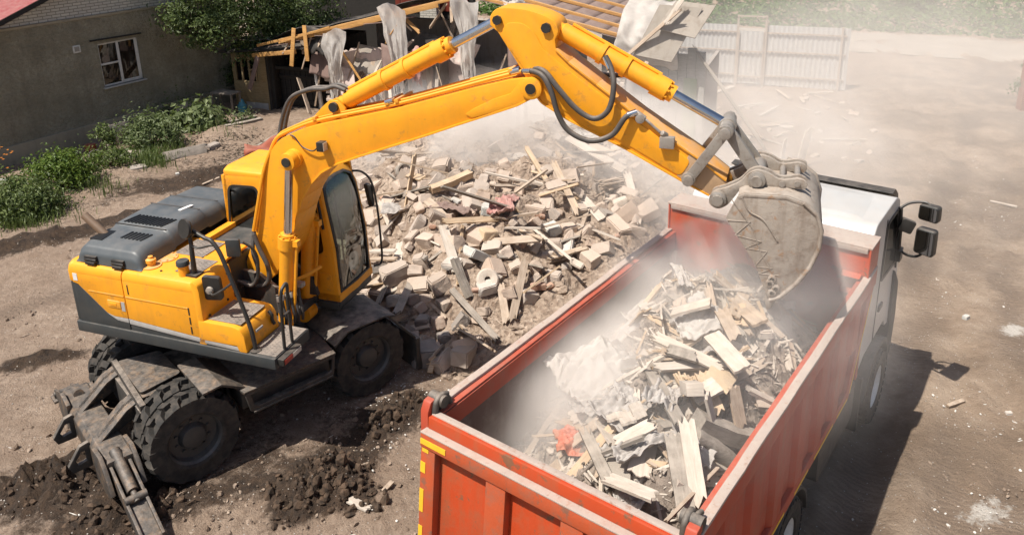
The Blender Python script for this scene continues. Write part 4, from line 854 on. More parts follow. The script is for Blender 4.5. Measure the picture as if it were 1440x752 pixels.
# --- bucket
bp = [(6.50, 3.76), (6.60, 4.00), (6.66, 4.035), (7.05, 4.05), (7.22, 4.00), (7.34, 3.90), (7.40, 3.74), (7.395, 3.55), (7.33, 3.34), (7.22, 3.15), (7.08, 2.98), (6.98, 2.93), (6.92, 3.02), (6.81, 3.30)]
bk_ = U()
for y0, y1 in ((-.56, -.525), (.515, .55)): bk_.prism(bp, y0, y1, 'y')
back = bp[1:12]
n_ = len(back)
shell = back + [(p[0] + .035 * (c[1] - a[1]) / math.hypot(c[0] - a[0], c[1] - a[1]), p[1] - .035 * (c[0] - a[0]) / math.hypot(c[0] - a[0], c[1] - a[1])) for p, a, c in [(back[i], back[max(i - 1, 0)], back[min(i + 1, n_ - 1)]) for i in range(n_ - 1, -1, -1)]]
bk_.prism(shell, -.565, .555, 'y')
buck = bk_.build('bucket', M['bucket'], EX, bevel=.008, ang=30)
# worn rim along the back edge, wear strip, hard-facing weld beads on the cheek
e_ = U(); e_.tube([(p[0] - .01, -.562, p[1]) for p in back[3:]], .02, 8); e_.build('cheek_rim', M['bucket'], buck); e_ = U(); e_.tube([(p[0] - .01, .556, p[1]) for p in back[2:]], .03, 8); e_.build('cheek_rim', M['bucket'], buck)
w_ = U(); path = [(6.52, 3.74), (6.72, 3.72), (6.62, 3.60), (6.84, 3.58), (6.70, 3.45), (6.93, 3.43), (6.79, 3.30), (6.98, 3.30), (6.86, 3.18), (7.02, 3.20)]
path = [(a + .02 * math.sin(i_ * 2.3), c + .03 * math.sin(i_ * 1.7)) for i_, (a, c) in enumerate(path)]; w_.tube([(a, -.562, c) for a, c in path], .005, 5); w_.tube([(6.55, -.564, 3.96), (6.76, -.564, 3.68), (6.86, -.564, 3.42), (7.0, -.562, 3.2)], .005, 5); w_.tube(curve([(6.64, -.565, 4.0), (6.72, -.565, 3.86), (6.86, -.565, 3.78), (7.0, -.565, 3.58)], 4), .009, 5); w_.build('weld_bead', M['bucket'], buck)
# ears on the back plate
er = U()
for y in (-.30, -.19, .19, .30):
    er.prism(roundpoly([(6.30, 3.80), (6.40, 3.74), (6.50, 3.80), (6.62, 4.0), (7.05, 4.05), (7.22, 4.04), (7.24, 4.12), (7.16, 4.16), (6.98, 4.12), (6.86, 4.19), (6.76, 4.21), (6.68, 4.17), (6.60, 4.06), (6.46, 3.98), (6.34, 3.94)], .05), y - .02, y + .02, 'y')
er.build('bucket_ear', M['bucket'], buck, bevel=.006)
p = U()
for x, z in ((6.40, 3.87), (6.76, 4.11)):
    p.cyl((x, -.37, z), (x, .37, z), .05, n=16)
    for s_ in (-1, 1): p.lathe([(.085, 0), (.085, s_ * .04), (.055, s_ * .05), (.055, s_ * .08), (0, s_ * .08)], (x, s_ * .33, z), 'y', 18)
p.build('bucket_pin', M['link'], buck)
p = U()
for x, z in ((7.00, 4.085), (7.14, 4.10)): p.cyl((x, -.34, z), (x, .34, z), .03, n=12)
p.build('lifting_bar', M['link'], buck)
for k in range(5):
    y = -.47 + k * .233; t = U(); t.prism([(6.94, 3.06), (7.08, 3.02), (7.04, 2.92), (6.985, 2.80), (6.95, 2.79), (6.93, 2.90)], y - .05, y + .05, 'y'); t.build('tooth', M['bucket'], buck, bevel=.012)
t = U()
for k in range(4): t.lathe([(.022, 0), (.04, .006), (.042, .03), (.022, .036)], (6.99 + .035 * math.sin(k * 2), -.585, 3.02 + .05 * k), 'y', 10, cap=False)
t.build('wear_button', M['bucket'], buck)

# --- cab
UU = U
def U(): return MB(tr(-.085, .11, -.045))
CY0, CY1 = .32, 1.24
side = roundpoly([(-.42, 1.55), (-.36, 2.3), (-.28, 3.22), (1.16, 3.30), (1.27, 3.16), (1.40, 2.2), (1.41, 1.50)], .12)
cab = U()
outer = roundpoly([(-.42, 1.55), (-.30, 3.22), (1.18, 3.29), (1.41, 1.50)], .10, 5)
wA = roundpoly([(-.32, 2.30), (-.245, 3.08), (.25, 3.10), (.20, 2.28)], .12, 5)
# right and left walls: a sheet split in two, each half with its window
for y0, y1 in ((CY0, CY0 + .04), (CY1 - .04, CY1)):
    o1 = roundpoly([(-.42, 1.55), (-.30, 3.22), (.34, 3.245), (.34, 1.53)], .001, 5); cab.ring(o1, wA, y0, y1)
    o2 = roundpoly([(.34, 1.53), (.34, 3.245), (1.20, 3.285), (1.41, 1.50), (1.0, 1.505), (.7, 1.515)], .001, 5); w2 = roundpoly([(.42, 1.62), (.42, 3.12), (1.16, 3.16), (1.22, 2.24), (1.06, 2.16), (.97, 1.64)], .06, 5); cab.ring(o2, w2, y0, y1)
cab.prism(roundpoly([(CY0, 3.21), (CY1, 3.21), (CY1, 3.30), (CY1 - .1, 3.34), (CY0 + .1, 3.34), (CY0, 3.30)], .03), -.29, 1.12, 'x')     # roof
cab.box(-.43, -.36, CY0, CY1, 1.55, 2.35); cab.box(-.34, -.27, CY0, CY0 + .12, 2.3, 3.22); cab.box(-.34, -.27, CY1 - .12, CY1, 2.3, 3.22)
cab.box(-.42, 1.41, CY0, CY1, 1.50, 1.60)
cabo = cab.build('cab', M['yellow'], EX, bevel=.01)
# curved front frame and windscreen
def front_pt(y, z): # x of the screen at height z, bowed across
    return float(np.interp(z, [1.5, 2.2, 2.8, 3.15, 3.32], [1.43, 1.425, 1.36, 1.27, 1.12])) - .16 * ((y - .78) / .46) ** 4 * .25
fo = [(CY0, 1.50), (CY0, 2.3), (CY0 + .01, 3.0), (CY0 + .05, 3.22), (.52, 3.30), (.78, 3.325), (1.04, 3.30), (CY1 - .05, 3.22), (CY1 - .01, 3.0), (CY1, 2.3), (CY1, 1.50), (.78, 1.50)]
fi = [(CY0 + .045, 1.62), (CY0 + .045, 2.3), (CY0 + .05, 2.98), (CY0 + .09, 3.16), (.54, 3.22), (.78, 3.235), (1.02, 3.22), (CY1 - .11, 3.15), (CY1 - .07, 2.98), (CY1 - .06, 2.3), (CY1 - .06, 1.62), (.78, 1.62)]
n12 = len(fo); ff = U(); vs = [(front_pt(y, z) + d_, y, z) for d_ in (0, -.09) for P in (fo, fi) for y, z in P]; fs = []
for i in range(n12):
    j = (i + 1) % n12; fs += [(i, j, n12 + j, n12 + i), (2 * n12 + i, 3 * n12 + i, 3 * n12 + j, 2 * n12 + j), (i, 2 * n12 + i, 2 * n12 + j, j), (n12 + i, n12 + j, 3 * n12 + j, 3 * n12 + i)]
ff.add(vs, fs); ff.build('front_frame', M['yellow'], cabo, bevel=.012)
gs = U(); gi = [(y + (.78 - y) * .10, z + (2.4 - z) * .035) for y, z in fi]; vs = [(front_pt(y, z) + .004 - d_, y, z) for d_ in (0, .03) for P in (fi, gi) for y, z in P]; gs.add(vs, fs); gs.build('screen_seal', M['black'], cabo)
gl = U(); gl.sheet(lambda i, j: V((front_pt(CY0 + .06 + .80 * i, 1.60 + 1.62 * j) - .02, CY0 + .06 + .80 * i, 1.60 + 1.62 * j)), 8, 14); gl.build('windscreen', M['glass'], cabo)
gl = U(); gl.box(-.33, .26, CY0 + .015, CY0 + .025, 2.27, 3.12); gl.box(.41, 1.24, CY0 + .015, CY0 + .025, 1.6, 3.16); gl.box(-.33, .26, CY1 - .025, CY1 - .015, 2.27, 3.12); gl.box(.41, 1.20, CY1 - .025, CY1 - .015, 2.0, 3.16); gl.build('side_window', M['glass'], cabo)
gl = U(); sw = [(-.32, 2.30), (-.245, 3.08), (.25, 3.10), (.20, 2.28)]
gl.ring(roundpoly([(x + (.0 - x) * -.04, z + (2.7 - z) * -.03) for x, z in sw], .12, 5), roundpoly([(x + (.0 - x) * .08, z + (2.7 - z) * .06) for x, z in sw], .1, 5), CY0 - .006, CY0 + .01); gl.build('window_seal', M['black'], cabo)
it = U(); it.box(.10, .60, .52, 1.02, 1.6, 2.05); it.prism([(.02, 2.0), (-.14, 2.75), (-.02, 2.80), (.14, 2.05)], .54, 1.0); it.prism([(-.13, 2.74), (-.18, 2.98), (-.08, 2.98), (-.02, 2.76)], .64, .9); it.box(1.10, 1.30, .5, .62, 1.6, 2.25); it.box(.0, .75, .36, .5, 1.6, 2.2); it.box(.0, .75, 1.05, 1.18, 1.6, 2.2); it.build('seat', M['black'], cabo, bevel=.03)
it = U(); it.box(-.36, -.33, CY0 + .05, CY1 - .05, 1.6, 2.9); it.box(-.40, 1.38, CY0 + .05, CY1 - .05, 1.6, 1.615); it.build('cab_lining', M['black'], cabo)
it = U(); it.tube(curve([(1.34, .62, 1.75), (1.30, .66, 2.4), (1.22, .70, 3.02)], 5), .014, 6); it.tube([(1.24, .52, 3.1), (1.22, .9, 2.2)], .01, 5); it.build('wiper', M['black'], cabo)
b_ = U(); b_.box(-.40, 1.40, CY0 + .02, CY1 - .02, 1.40, 1.50); b_.box(1.02, 1.38, CY0 - .0, CY1 + .0, 1.36, 1.47); b_.build('cab_base', M['charcoal'], EX, bevel=.02)
m = U(); m.prism(roundpoly([(1.36, 2.52), (1.44, 2.52), (1.42, 2.86), (1.30, 2.88)], .04), 1.36, 1.42); m.build('side_mirror', M['black'], cabo, bevel=.01)
m = U(); m.tube(curve([(1.2, 1.22, 3.12), (1.32, 1.32, 3.08), (1.42, 1.40, 2.90), (1.47, 1.42, 2.5), (1.50, 1.40, 2.0), (1.52, 1.34, 1.66), (1.44, 1.24, 1.62)], 5), .017, 7); m.build('mirror_arm', M['black'], cabo)
m = U(); m.lathe([(.03, 0), (.065, .02), (.065, .09), (0, .09)], (0, 0, 0), 'x', 14, M=tr(1.08, 1.12, 3.42)); m.tube([(1.08, 1.12, 3.3), (1.1, 1.12, 3.42)], .015, 6); m.build('work_light', M['black'], cabo)
g_ = U(); g_.prism(roundpoly([(1.10, 1.66), (1.10, 1.92), (1.30, 1.92), (1.32, 1.66)], .05), CY0 - .012, CY0 + .01); g_.build('access_panel', M['yellow'], cabo, bevel=.006)
g_ = U(); g_.tube([(1.21, .305, 3.05), (1.26, .30, 2.6)], .02, 6); g_.cyl((1.43, .33, 2.35), (1.43, .33, 2.28), .02, n=8); g_.cyl((1.44, .33, 1.86), (1.44, .33, 1.78), .02, n=8); g_.build('hinge', M['black'], cabo)

U = UU
# --- chassis
c = K(); c.box(-1.55, 1.55, -.42, .42, .50, .92); c.box(-.66, .66, -.8, .8, .60, .96); c.build('chassis', M['dark_steel'], EX, bevel=.02)
c = K(); c.prism([(-.64, -1.37), (.65, -1.37), (.72, -.78), (.72, .78), (.65, 1.37), (-.64, 1.37), (-.72, .8), (-.72, -.8)], .965, 1.0, 'z'); c.build('deck_plate', M['mud_steel'], EX, bevel=.006)
for s_ in (-1, 1):
    y0, y1 = sorted((s_ * 1.365, s_ * 1.33)); c = K()
    tb_ = [(-.63, .96), (.64, .96), (.60, .70), (.56, .66), (-.53, .66), (-.58, .70)]; inn = [(-.56, .93), (.60, .93), (.57, .76), (.53, .73), (-.47, .73), (-.52, .76)]
    c.ring(tb_, inn, y0, y1); c.prism(inn, *sorted((s_ * 1.20, s_ * 1.22))); c.box(-.55, .58, *sorted((s_ * 1.20, s_ * 1.38)), .66, .685); c.box(-.62, .62, *sorted((s_ * .8, s_ * 1.2)), .66, .96)
    for k in range(4): c.box(-.42 + k * .27, -.24 + k * .27, *sorted((s_ * 1.34, s_ * 1.30)), .69, .70)
    c.build('side_locker', M['dark_steel'], EX, bevel=.006)
for x in (-1.25, 1.25):
    c = K(); c.cyl((x, -.66, .57), (x, .66, .57), .13, n=16); c.lathe([(.13, -.25), (.26, -.15), (.28, 0), (.26, .15), (.13, .25)], (x, 0, .57), 'y', 20); c.build('axle', M['dark_steel'], EX)
for s_ in (-1, 1):
    c = K(); a, d_ = sorted((s_ * .40, s_ * 1.26))
    c.prism([(.70, 1.02), (.92, 1.16), (1.52, 1.16), (1.70, 1.10), (1.70, 1.075), (1.52, 1.135), (.92, 1.135), (.71, .99)], a, d_); c.build('fender', M['dark_steel'], EX, bevel=.006)
    c = K(); a, d_ = sorted((s_ * .42, s_ * 1.27)); c.prism([(-1.10, 1.16), (-.86, 1.18), (-.58, 1.01), (-.60, .985), (-.87, 1.15), (-1.10, 1.13)], a, d_); c.build('fender', M['mud_steel'], EX, bevel=.006)
    c = K(); c.bar((1.62, s_ * 1.15, 1.08), (2.04, s_ * 1.15, .56), .14, .03, up=(.6, 0, .8)); c.bar((1.3, s_ * .55, .62), (2.04, s_ * .55, .34), .10, .14); c.build('blade_arm', M['dark_steel'], EX, bevel=.006)
c = K(); c.prism([(2.02, .03), (2.10, .02), (2.12, .10), (2.09, .3), (2.10, .56), (2.03, .56)], -1.25, 1.25); c.build('dozer_blade', M['dark_steel'], EX, bevel=.008)
c = K(); c.prism(roundpoly([(-1.60, -.50), (-1.60, .46), (-1.08, .34), (-1.06, -.40)], .06), 1.0, 1.03, 'z'); c.prism(roundpoly([(-1.52, -.72), (-1.52, -.54), (-1.14, -.5), (-1.12, -.64)], .05), .97, 1.0, 'z'); c.build('hatch_plate', M['mud_steel'], EX, bevel=.008)
c = K(); c.bar((-1.62, .50, 1.0), (-1.66, -.78, .98), .07, .09); c.box(-1.70, -1.60, -.75, .5, .55, .92); c.build('hinge_bar', M['dark_steel'], EX, bevel=.008)
def KS(): return MB(K2U @ tr(.15, 0, .0))
# stabiliser at the rear
for y in (.38, -.42):
    c = KS(); arc = [(-1.55, .98), (-1.75, .985), (-1.95, .90), (-2.12, .76), (-2.30, .62), (-2.34, .52), (-2.15, .56), (-1.95, .66), (-1.78, .72), (-1.55, .72)]
    c.prism(arc, y - .035, y + .035); c.prism([(p[0], p[1] + .0) for p in arc[:5]] + [(p[0], p[1] - .03) for p in arc[:5][::-1]], y - .13, y + .13); c.build('stabiliser_arm', M['mud_steel'], EX, bevel=.006)
c = KS(); c.prism([(-2.40, .30), (-2.40, .56), (-2.34, .63), (-2.06, .62), (-2.02, .54), (-2.02, .30)], -1.02, .95); beam = c.build('stabiliser_beam', M['mud_steel'], EX, bevel=.012)
for s_ in (-1, 1):
    y0 = -1.0 if s_ < 0 else .82
    c = KS()
    for dx in (-2.40, -2.05): c.prism([(y0 - s_ * .35, .66), (y0 - s_ * .05, .70), (y0 + s_ * .10, .58), (y0 + s_ * .26, .34), (y0 + s_ * .10, .22), (y0 - s_ * .35, .24)], dx - .02, dx + .03, 'x')
    c.build('leg_bracket', M['mud_steel'], EX, bevel=.006)
    c = KS()
    for dx in (-2.325, -2.115): c.bar((dx, y0, .50), (dx, y0 + s_ * .98, .10), .035, .17)
    c.bar((-2.22, y0 + s_ * .45, .34), (-2.22, y0 + s_ * .95, .13), .20, .03); lg = c.build('outrigger_leg', M['mud_steel'], EX, bevel=.008)
    q = KS(); q.tube([(-2.22, y0 - s_ * .15, .64), (-2.22, y0 + s_ * .42, .42)], .065, 14); q.tube([(-2.22, y0 + s_ * .4, .43), (-2.22, y0 + s_ * .55, .36)], .035, 12); q.cyl((-2.34, y0 + s_ * .5, .38), (-2.10, y0 + s_ * .5, .38), .05, n=12); q.build('leg_cylinder', M['mud_steel'], lg)
    q = KS(); q.bar((-2.22, y0 + s_ * .84, .06), (-2.22, y0 + s_ * 1.10, .03), .34, .04); q.cyl((-2.36, y0 + s_ * .96, .12), (-2.08, y0 + s_ * .96, .12), .05, n=12); q.build('foot', M['mud_steel'], lg, bevel=.01)
for y in (.32, -.40):
    c = KS(); tri = [(-2.40, .62), (-2.40, .28), (-2.62, .28), (-2.66, .38), (-2.50, .60)]; hol = [(-2.45, .52), (-2.45, .38), (-2.55, .36), (-2.58, .41), (-2.50, .52)]
    c.ring(tri, hol, y - .03, y + .03); c.build('tie_lug', M['dark_steel'], EX, bevel=.006)
# wheels: a steel rim, hub and a lugged tyre
def tyre_mesh(r, w, lugs, name, deep=.03, wid=.30):
    m = MB(); prof = [(r * .56, w * .42), (r * .60, w * .49), (r * .64, w * .495), (r * .66, w * .47), (r * .78, w * .5), (r * .92, w * .47), (r - deep, w * .40), (r - deep, -w * .40), (r * .92, -w * .47), (r * .78, -w * .5), (r * .66, -w * .47), (r * .64, -w * .495), (r * .60, -w * .49), (r * .56, -w * .42)]
    m.lathe(prof, (0, 0, 0), 'y', 48, cap=False)
    for k in range(lugs):
        for s_ in (-1, 1):
            a = 2 * math.pi * (k + (.5 if s_ > 0 else 0)) / lugs; da = 2 * math.pi / lugs
            def P(al, y, rr): return (rr * math.cos(al), y, rr * math.sin(al))
            w1 = da * wid; vs = []
            for rr, sh in ((r - deep - .01, 1.0), (r, .8)):
                for y, sk_ in ((s_ * w * .01, -.20), (s_ * w * .22, .0), (s_ * w * .50, .06)):
                    r2 = rr - (.035 * (r / .57) if abs(y) > w * .45 else 0)
                    vs += [P(a + da * sk_ - w1 * sh, y, r2), P(a + da * sk_ + w1 * sh, y, r2)]
            fs = [(6, 7, 9, 8), (8, 9, 11, 10), (0, 2, 8, 6), (2, 4, 10, 8), (1, 7, 9, 3), (3, 9, 11, 5), (0, 6, 7, 1), (4, 5, 11, 10)]
            m.add(vs, fs)
    return m.mesh(name, M['tyre'], bevel=0, ang=40)
def rim_mesh(r, w, mat, name, holes=False):
    m = MB(); mat = [mat, M['black']]; m.lathe([(r * .62, -w * .47), (r * .60, -w * .46), (r * .57, -w * .42), (r * .52, -w * .30), (r * .50, -w * .05), (r * .42, -w * .02), (r * .30, -w * .02), (r * .27, -w * .16), (r * .24, -w * .24), (r * .20, -w * .27), (0, -w * .27)], (0, 0, 0), 'y', 40, cap=False)
    for k in range(10):
        a = k * .6283; m.cyl((r * .35 * math.cos(a), -w * .02, r * .35 * math.sin(a)), (r * .35 * math.cos(a), -w * .10, r * .35 * math.sin(a)), r * .035, n=6)
    if holes:
        m.cur = 1
        for k in range(10): a = (k + .5) * .6283; m.cyl((r * .415 * math.cos(a), -w * .015, r * .415 * math.sin(a)), (r * .415 * math.cos(a), -w * .035, r * .415 * math.sin(a)), r * .055, n=12)
        m.lathe([(r * .285, -w * .05), (r * .28, -w * .18), (r * .22, -w * .30), (0, -w * .31)], (0, 0, 0), 'y', 24, cap=False)
    return m.mesh(name, mat, ang=30)
M['exc_rim'] = worn('excavator_rim', (.045, .047, .048), .38, amt=.35, dust=.25, streak=.1, dirt=(.12, .09, .065), scale=4)
tyE = tyre_mesh(.59, .30, 16, 'tyre', .065, .24); riE = rim_mesh(.59, .30, M['exc_rim'], 'rim')
def wheel(parent, mx, ty, ri, k=0):
    o = bpy.data.objects.new('wheel', ri); COL.objects.link(o); o.parent = parent; o.matrix_local = mx
    q = bpy.data.objects.new('tyre', ty); COL.objects.link(q); q.parent = o; return o
for x in (-1.25, 1.25):
    for s_ in (-1, 1):
        wheel(EX, K2U @ tr(x, s_ * 1.105, .565) @ rot('Z', 0 if s_ < 0 else 180) @ rot('Y', 13 * x), tyE, riE)
        wheel(EX, K2U @ tr(x, s_ * .78, .565) @ rot('Z', 0 if s_ < 0 else 180) @ rot('Y', 7 + 9 * x), tyE, riE)
# ------------------------------------------------------------------ tipper truck  (TF: x forward, y left, z up)
TK = thing('tipper_truck', 'red and orange tipper truck with white cab, its open body half full of debris', 'truck', TF)
T_ = MB
FL, RIM = 1.36, 2.63
db = T_(); db.box(.02, 4.66, -1.16, 1.16, 1.28, FL); db.box(.02, 4.6, -1.20, -1.13, 1.30, RIM - .03); db.box(.02, 4.6, 1.13, 1.20, 1.30, RIM - .03); body = db.build('dump_body', M['bed'], TK, bevel=.006)
def side(s_, mt):
    m = T_(); a, c = sorted((s_ * 1.20, s_ * 1.252))
    m.box(.03, 4.95, a, c, 2.42, RIM - .02)                              # top rail
    m.prism([(.0, 1.28), (4.22, 1.28), (4.86, 2.42), (4.62, 2.42), (4.10, 1.42), (.0, 1.42)], a, c)
    m.box(-.02, .16, a, c, 1.42, 2.42); m.prism([(.1, 1.40), (4.12, 1.40), (4.64, 2.45), (.1, 2.45)], *sorted((s_ * 1.195, s_ * 1.206)))
    for k in range(7):                                                   # pressed ribs
        x = .62 + k * .60; top = 2.42; bot = 1.42 if x < 3.9 else 1.42 + (x - 3.95) * 1.8
        pl_ = [(x - .17, a), (x + .17, a), (x + .11, c), (x - .11, c)] if s_ > 0 else [(x - .11, a), (x + .11, a), (x + .17, c), (x - .17, c)]
        m.prism(pl_, bot, top, 'z')
    m.box(.04, 4.58, *sorted((s_ * 1.118, s_ * 1.128)), 2.40, RIM - .045); m.box(.03, 4.6, *sorted((s_ * 1.128, s_ * 1.20)), RIM - .04, RIM - .021)
    o = m.build('side_wall', mt, body, bevel=.008)
    r_ = T_(); xs_ = [.02 + 4.95 * k / 30 for k in range(31)]; bend = [.016 * mnoise.noise(V((x * 1.3, s_ * 5, 0))) + .006 * mnoise.noise(V((x * 5, s_ * 5, 2))) for x in xs_]; r_.prism([(x, s_ * 1.258 + b) for x, b in zip(xs_, bend)] + [(x, s_ * 1.178 + b) for x, b in list(zip(xs_, bend))[::-1]], RIM - .022, RIM + .012, 'z'); r_.build('top_rim', M['rim_dust'], o, bevel=.012)
    for x0, x1 in ((.1, .5), (.62, 1.0), (1.5, 2.05), (2.35, 2.75), (2.95, 3.6), (3.75, 4.15)): y = T_(); y.box(x0, x1, *sorted((s_ * 1.25, s_ * 1.2555)), 1.30, 1.33); y.build('yellow_tape', M['yel_tape'], o)
    y = T_(); y.bar((4.24, s_ * 1.254, 1.34), (4.80, s_ * 1.254, 2.34), .004, .025, up=(-.87, 0, .49)); y.build('yellow_tape', M['yel_tape'], o)
    return o
side(-1, M['red_side']); side(1, M['red_side'])
# headboard with the dusty lip
fwl = T_(); fwl.box(4.60, 4.67, -1.23, 1.23, 1.30, 2.985)
for s_ in (-1, 1): fwl.prism([(4.58, RIM - .3), (4.58, 2.99), (4.66, 3.0), (4.98, 2.99), (5.0, RIM - .2), (4.9, RIM - .3)], *sorted((s_ * 1.235, s_ * 1.215)))
for z in (2.62, 2.42): fwl.prism([(4.62, z), (4.62, z + .05), (4.50, z + .02)], -1.16, -.95)
fw_o = fwl.build('headboard', M['orange'], body, bevel=.006)
l = T_(); l.box(4.575, 4.97, -1.245, 1.245, 2.985, 3.01); l.box(4.57, 4.60, -1.2, 1.2, 2.93, 2.99); l.build('headboard_lip', M['rim_dust'], fw_o, bevel=.008)
# tailgate: leans out towards its foot
TGX = tr(.0, 0, RIM) @ rot('Y', 7.4)
tg = T_(); tg.box(-.05, .03, -1.16, 1.16, -1.38, 0, M=TGX); tgo = tg.build('tailgate', M['orange'], body, bevel=.004)
f = T_(); f.box(-.075, -.04, -1.17, 1.17, -.115, -.01, M=TGX); f.build('tailgate_band', M['orange'], tgo, bevel=.006)
f = T_(); f.box(-.15, -.045, -1.19, 1.19, -.255, -.125, M=TGX)
ys = [1.21, 1.05, .50, .30, -.22, -.42, -.94, -1.08, -1.21]
for a, c in ((1.03, 1.19), (.28, .48), (-.44, -.24), (-1.19, -1.03)): f.box(-.135, -.045, a, c, -1.38, -.25, M=TGX)
f.box(-.135, -.045, -1.19, 1.19, -1.40, -1.25, M=TGX); f.build('tailgate_frame', M['orange_dirty'], tgo, bevel=.012)
f = T_(); f.box(-.152, -.04, -1.19, 1.19, -.128, -.116, M=TGX); f.build('ledge_dust', M['rim_dust'], tgo, bevel=.003)
for q in ((-.156, -.14, .90, 1.18, -.222, -.172), (-.1395, -.13, 1.10, 1.17, -.30, -.265), (-.1395, -.13, 1.13, 1.185, -.50, -.40), (-.1395, -.13, 1.14, 1.185, -.88, -.66), (-.1395, -.13, 1.14, 1.185, -1.22, -1.02), (-.1395, -.13, -1.185, -1.14, -.88, -.66)):
    y = T_(); y.box(*q, M=TGX); y.build('yellow_tape', M['yel_tape'], tgo)
f = T_(); f.box(-.045, .025, -1.16, 1.16, -.012, .012, M=TGX); f.build('top_rim', M['rim_dust'], tgo, bevel=.01)
for s_ in (-1, 1):
    p = T_(); yy = sorted((s_ * 1.175, s_ * 1.262))
    p.prism([(-.10, 2.30), (-.075, 2.66), (-.03, 2.74), (.06, 2.75), (.06, 2.68), (.0, 2.66), (-.02, 2.30)], *yy); p.build('corner_post', M['red_side'], body, bevel=.012)
    p = T_(); p.cyl((.07, s_ * 1.10, 2.72), (.07, s_ * 1.26, 2.72), .055, n=16); p.tube(curve([(-.02, s_ * 1.15, 2.6), (.02, s_ * 1.15, 2.74), (.12, s_ * 1.15, 2.75), (.18, s_ * 1.15, 2.64)], 4), .028, 8); p.tube(curve([(.08, s_ * 1.19, 2.6), (.10, s_ * 1.19, 2.73), (.20, s_ * 1.19, 2.70)], 4), .022, 8); p.build('tailgate_hinge', M['dark_steel'], body)
# chassis
c = T_(); c.box(-.2, 6.5, -.45, -.33, .82, 1.10); c.box(-.2, 6.5, .33, .45, .82, 1.10); c.box(.2, 4.4, -.6, .6, 1.10, 1.28); c.build('chassis', M['dark_steel'], TK, bevel=.01)
tyT = tyre_mesh(.52, .30, 30, 'tyre', .012, .36); riT = rim_mesh(.52, .30, M['wheel_silver'], 'rim', True)
for x in (5.85,):
    for s_ in (-1, 1): wheel(TK, tr(x, s_ * 1.115, .51) @ rot('Z', 0 if s_ < 0 else 180), tyT, riT)
for x in (1.15, 2.5):
    for s_ in (-1, 1):
        wheel(TK, tr(x, s_ * 1.04, .51) @ rot('Z', 0 if s_ < 0 else 180), tyT, riT); wheel(TK, tr(x, s_ * .70, .51) @ rot('Z', 0 if s_ < 0 else 180), tyT, riT)
def arch(cx, cz, r, a0, a1, y0, y1, th=.03, n=16):
    o = [(cx + r * math.cos(R(a0 + (a1 - a0) * k / n)), cz + r * math.sin(R(a0 + (a1 - a0) * k / n))) for k in range(n + 1)]
    i = [(cx + (r - th) * math.cos(R(a0 + (a1 - a0) * k / n)), cz + (r - th) * math.sin(R(a0 + (a1 - a0) * k / n))) for k in range(n, -1, -1)]
    m = T_(); m.prism(o + i, y0, y1); return m
for s_ in (-1, 1):
    for x in (1.15, 2.5): arch(x, .51, .62, 5, 175, *sorted((s_ * .52, s_ * 1.2))).build('mudguard', M['fender'], TK, bevel=.006)
    m = arch(5.85, .51, .66, 8, 172, *sorted((s_ * .75, s_ * 1.24)), th=.07); m.build('front_mudguard', M['fender'], TK, bevel=.012)
    m = T_(); m.prism(roundpoly([(3.55, .50), (3.55, 1.08), (5.0, 1.08), (5.0, .50)], .12), *sorted((s_ * .62, s_ * 1.16))); m.build('fuel_tank', M['fender'], TK, bevel=.02)
    m = T_(); m.box(5.14, 5.19, *sorted((s_ * .80, s_ * 1.2)), .22, 1.0); m.build('mud_flap', M['black'], TK, bevel=.008)
# cab
cabp = roundpoly([(5.08, 1.12), (5.06, 2.92), (5.20, 3.05), (6.18, 3.07), (6.40, 2.98), (6.86, 1.95), (6.93, 1.12), (6.70, 1.05), (6.45, 1.08), (6.38, 1.22), (5.34, 1.22)], .07, 4)
cb = T_(); cb.prism(cabp, -1.15, 1.15); tcab = cb.build('cab', M['cab_white'], TK, bevel=.11, seg=5, ang=50)
r_ = T_(); r_.sheet(lambda i, j: V((5.22 + .92 * i, -1.02 + 2.04 * j, 3.064 + .035 * math.sin(3.14 * j) * min(1, 4 * i * (1 - i) + .2) * 1.0 - (.03 if min(i, 1 - i, j, 1 - j) < .01 else 0))), 16, 16); r_.build('roof_panel', M['cab_white'], tcab)
r_ = T_(); r_.prism(roundpoly([(5.86, -.16), (5.86, .36), (6.18, .36), (6.18, -.16)], .05), 3.088, 3.112, 'z'); r_.build('roof_hatch', M['slate'], tcab, bevel=.008)
r_ = T_(); r_.prism(roundpoly([(6.24, 3.08), (6.40, 3.10), (6.62, 2.96), (6.66, 2.88), (6.62, 2.87), (6.36, 3.02)], .02), -1.08, 1.08); r_.build('sun_visor', M['black'], tcab, bevel=.01)
r_ = T_(); r_.prism([(6.44, 2.90), (6.86, 1.98), (6.90, 1.96), (6.48, 2.92)], -1.0, 1.0); r_.build('windscreen', M['dark_glass'], tcab)
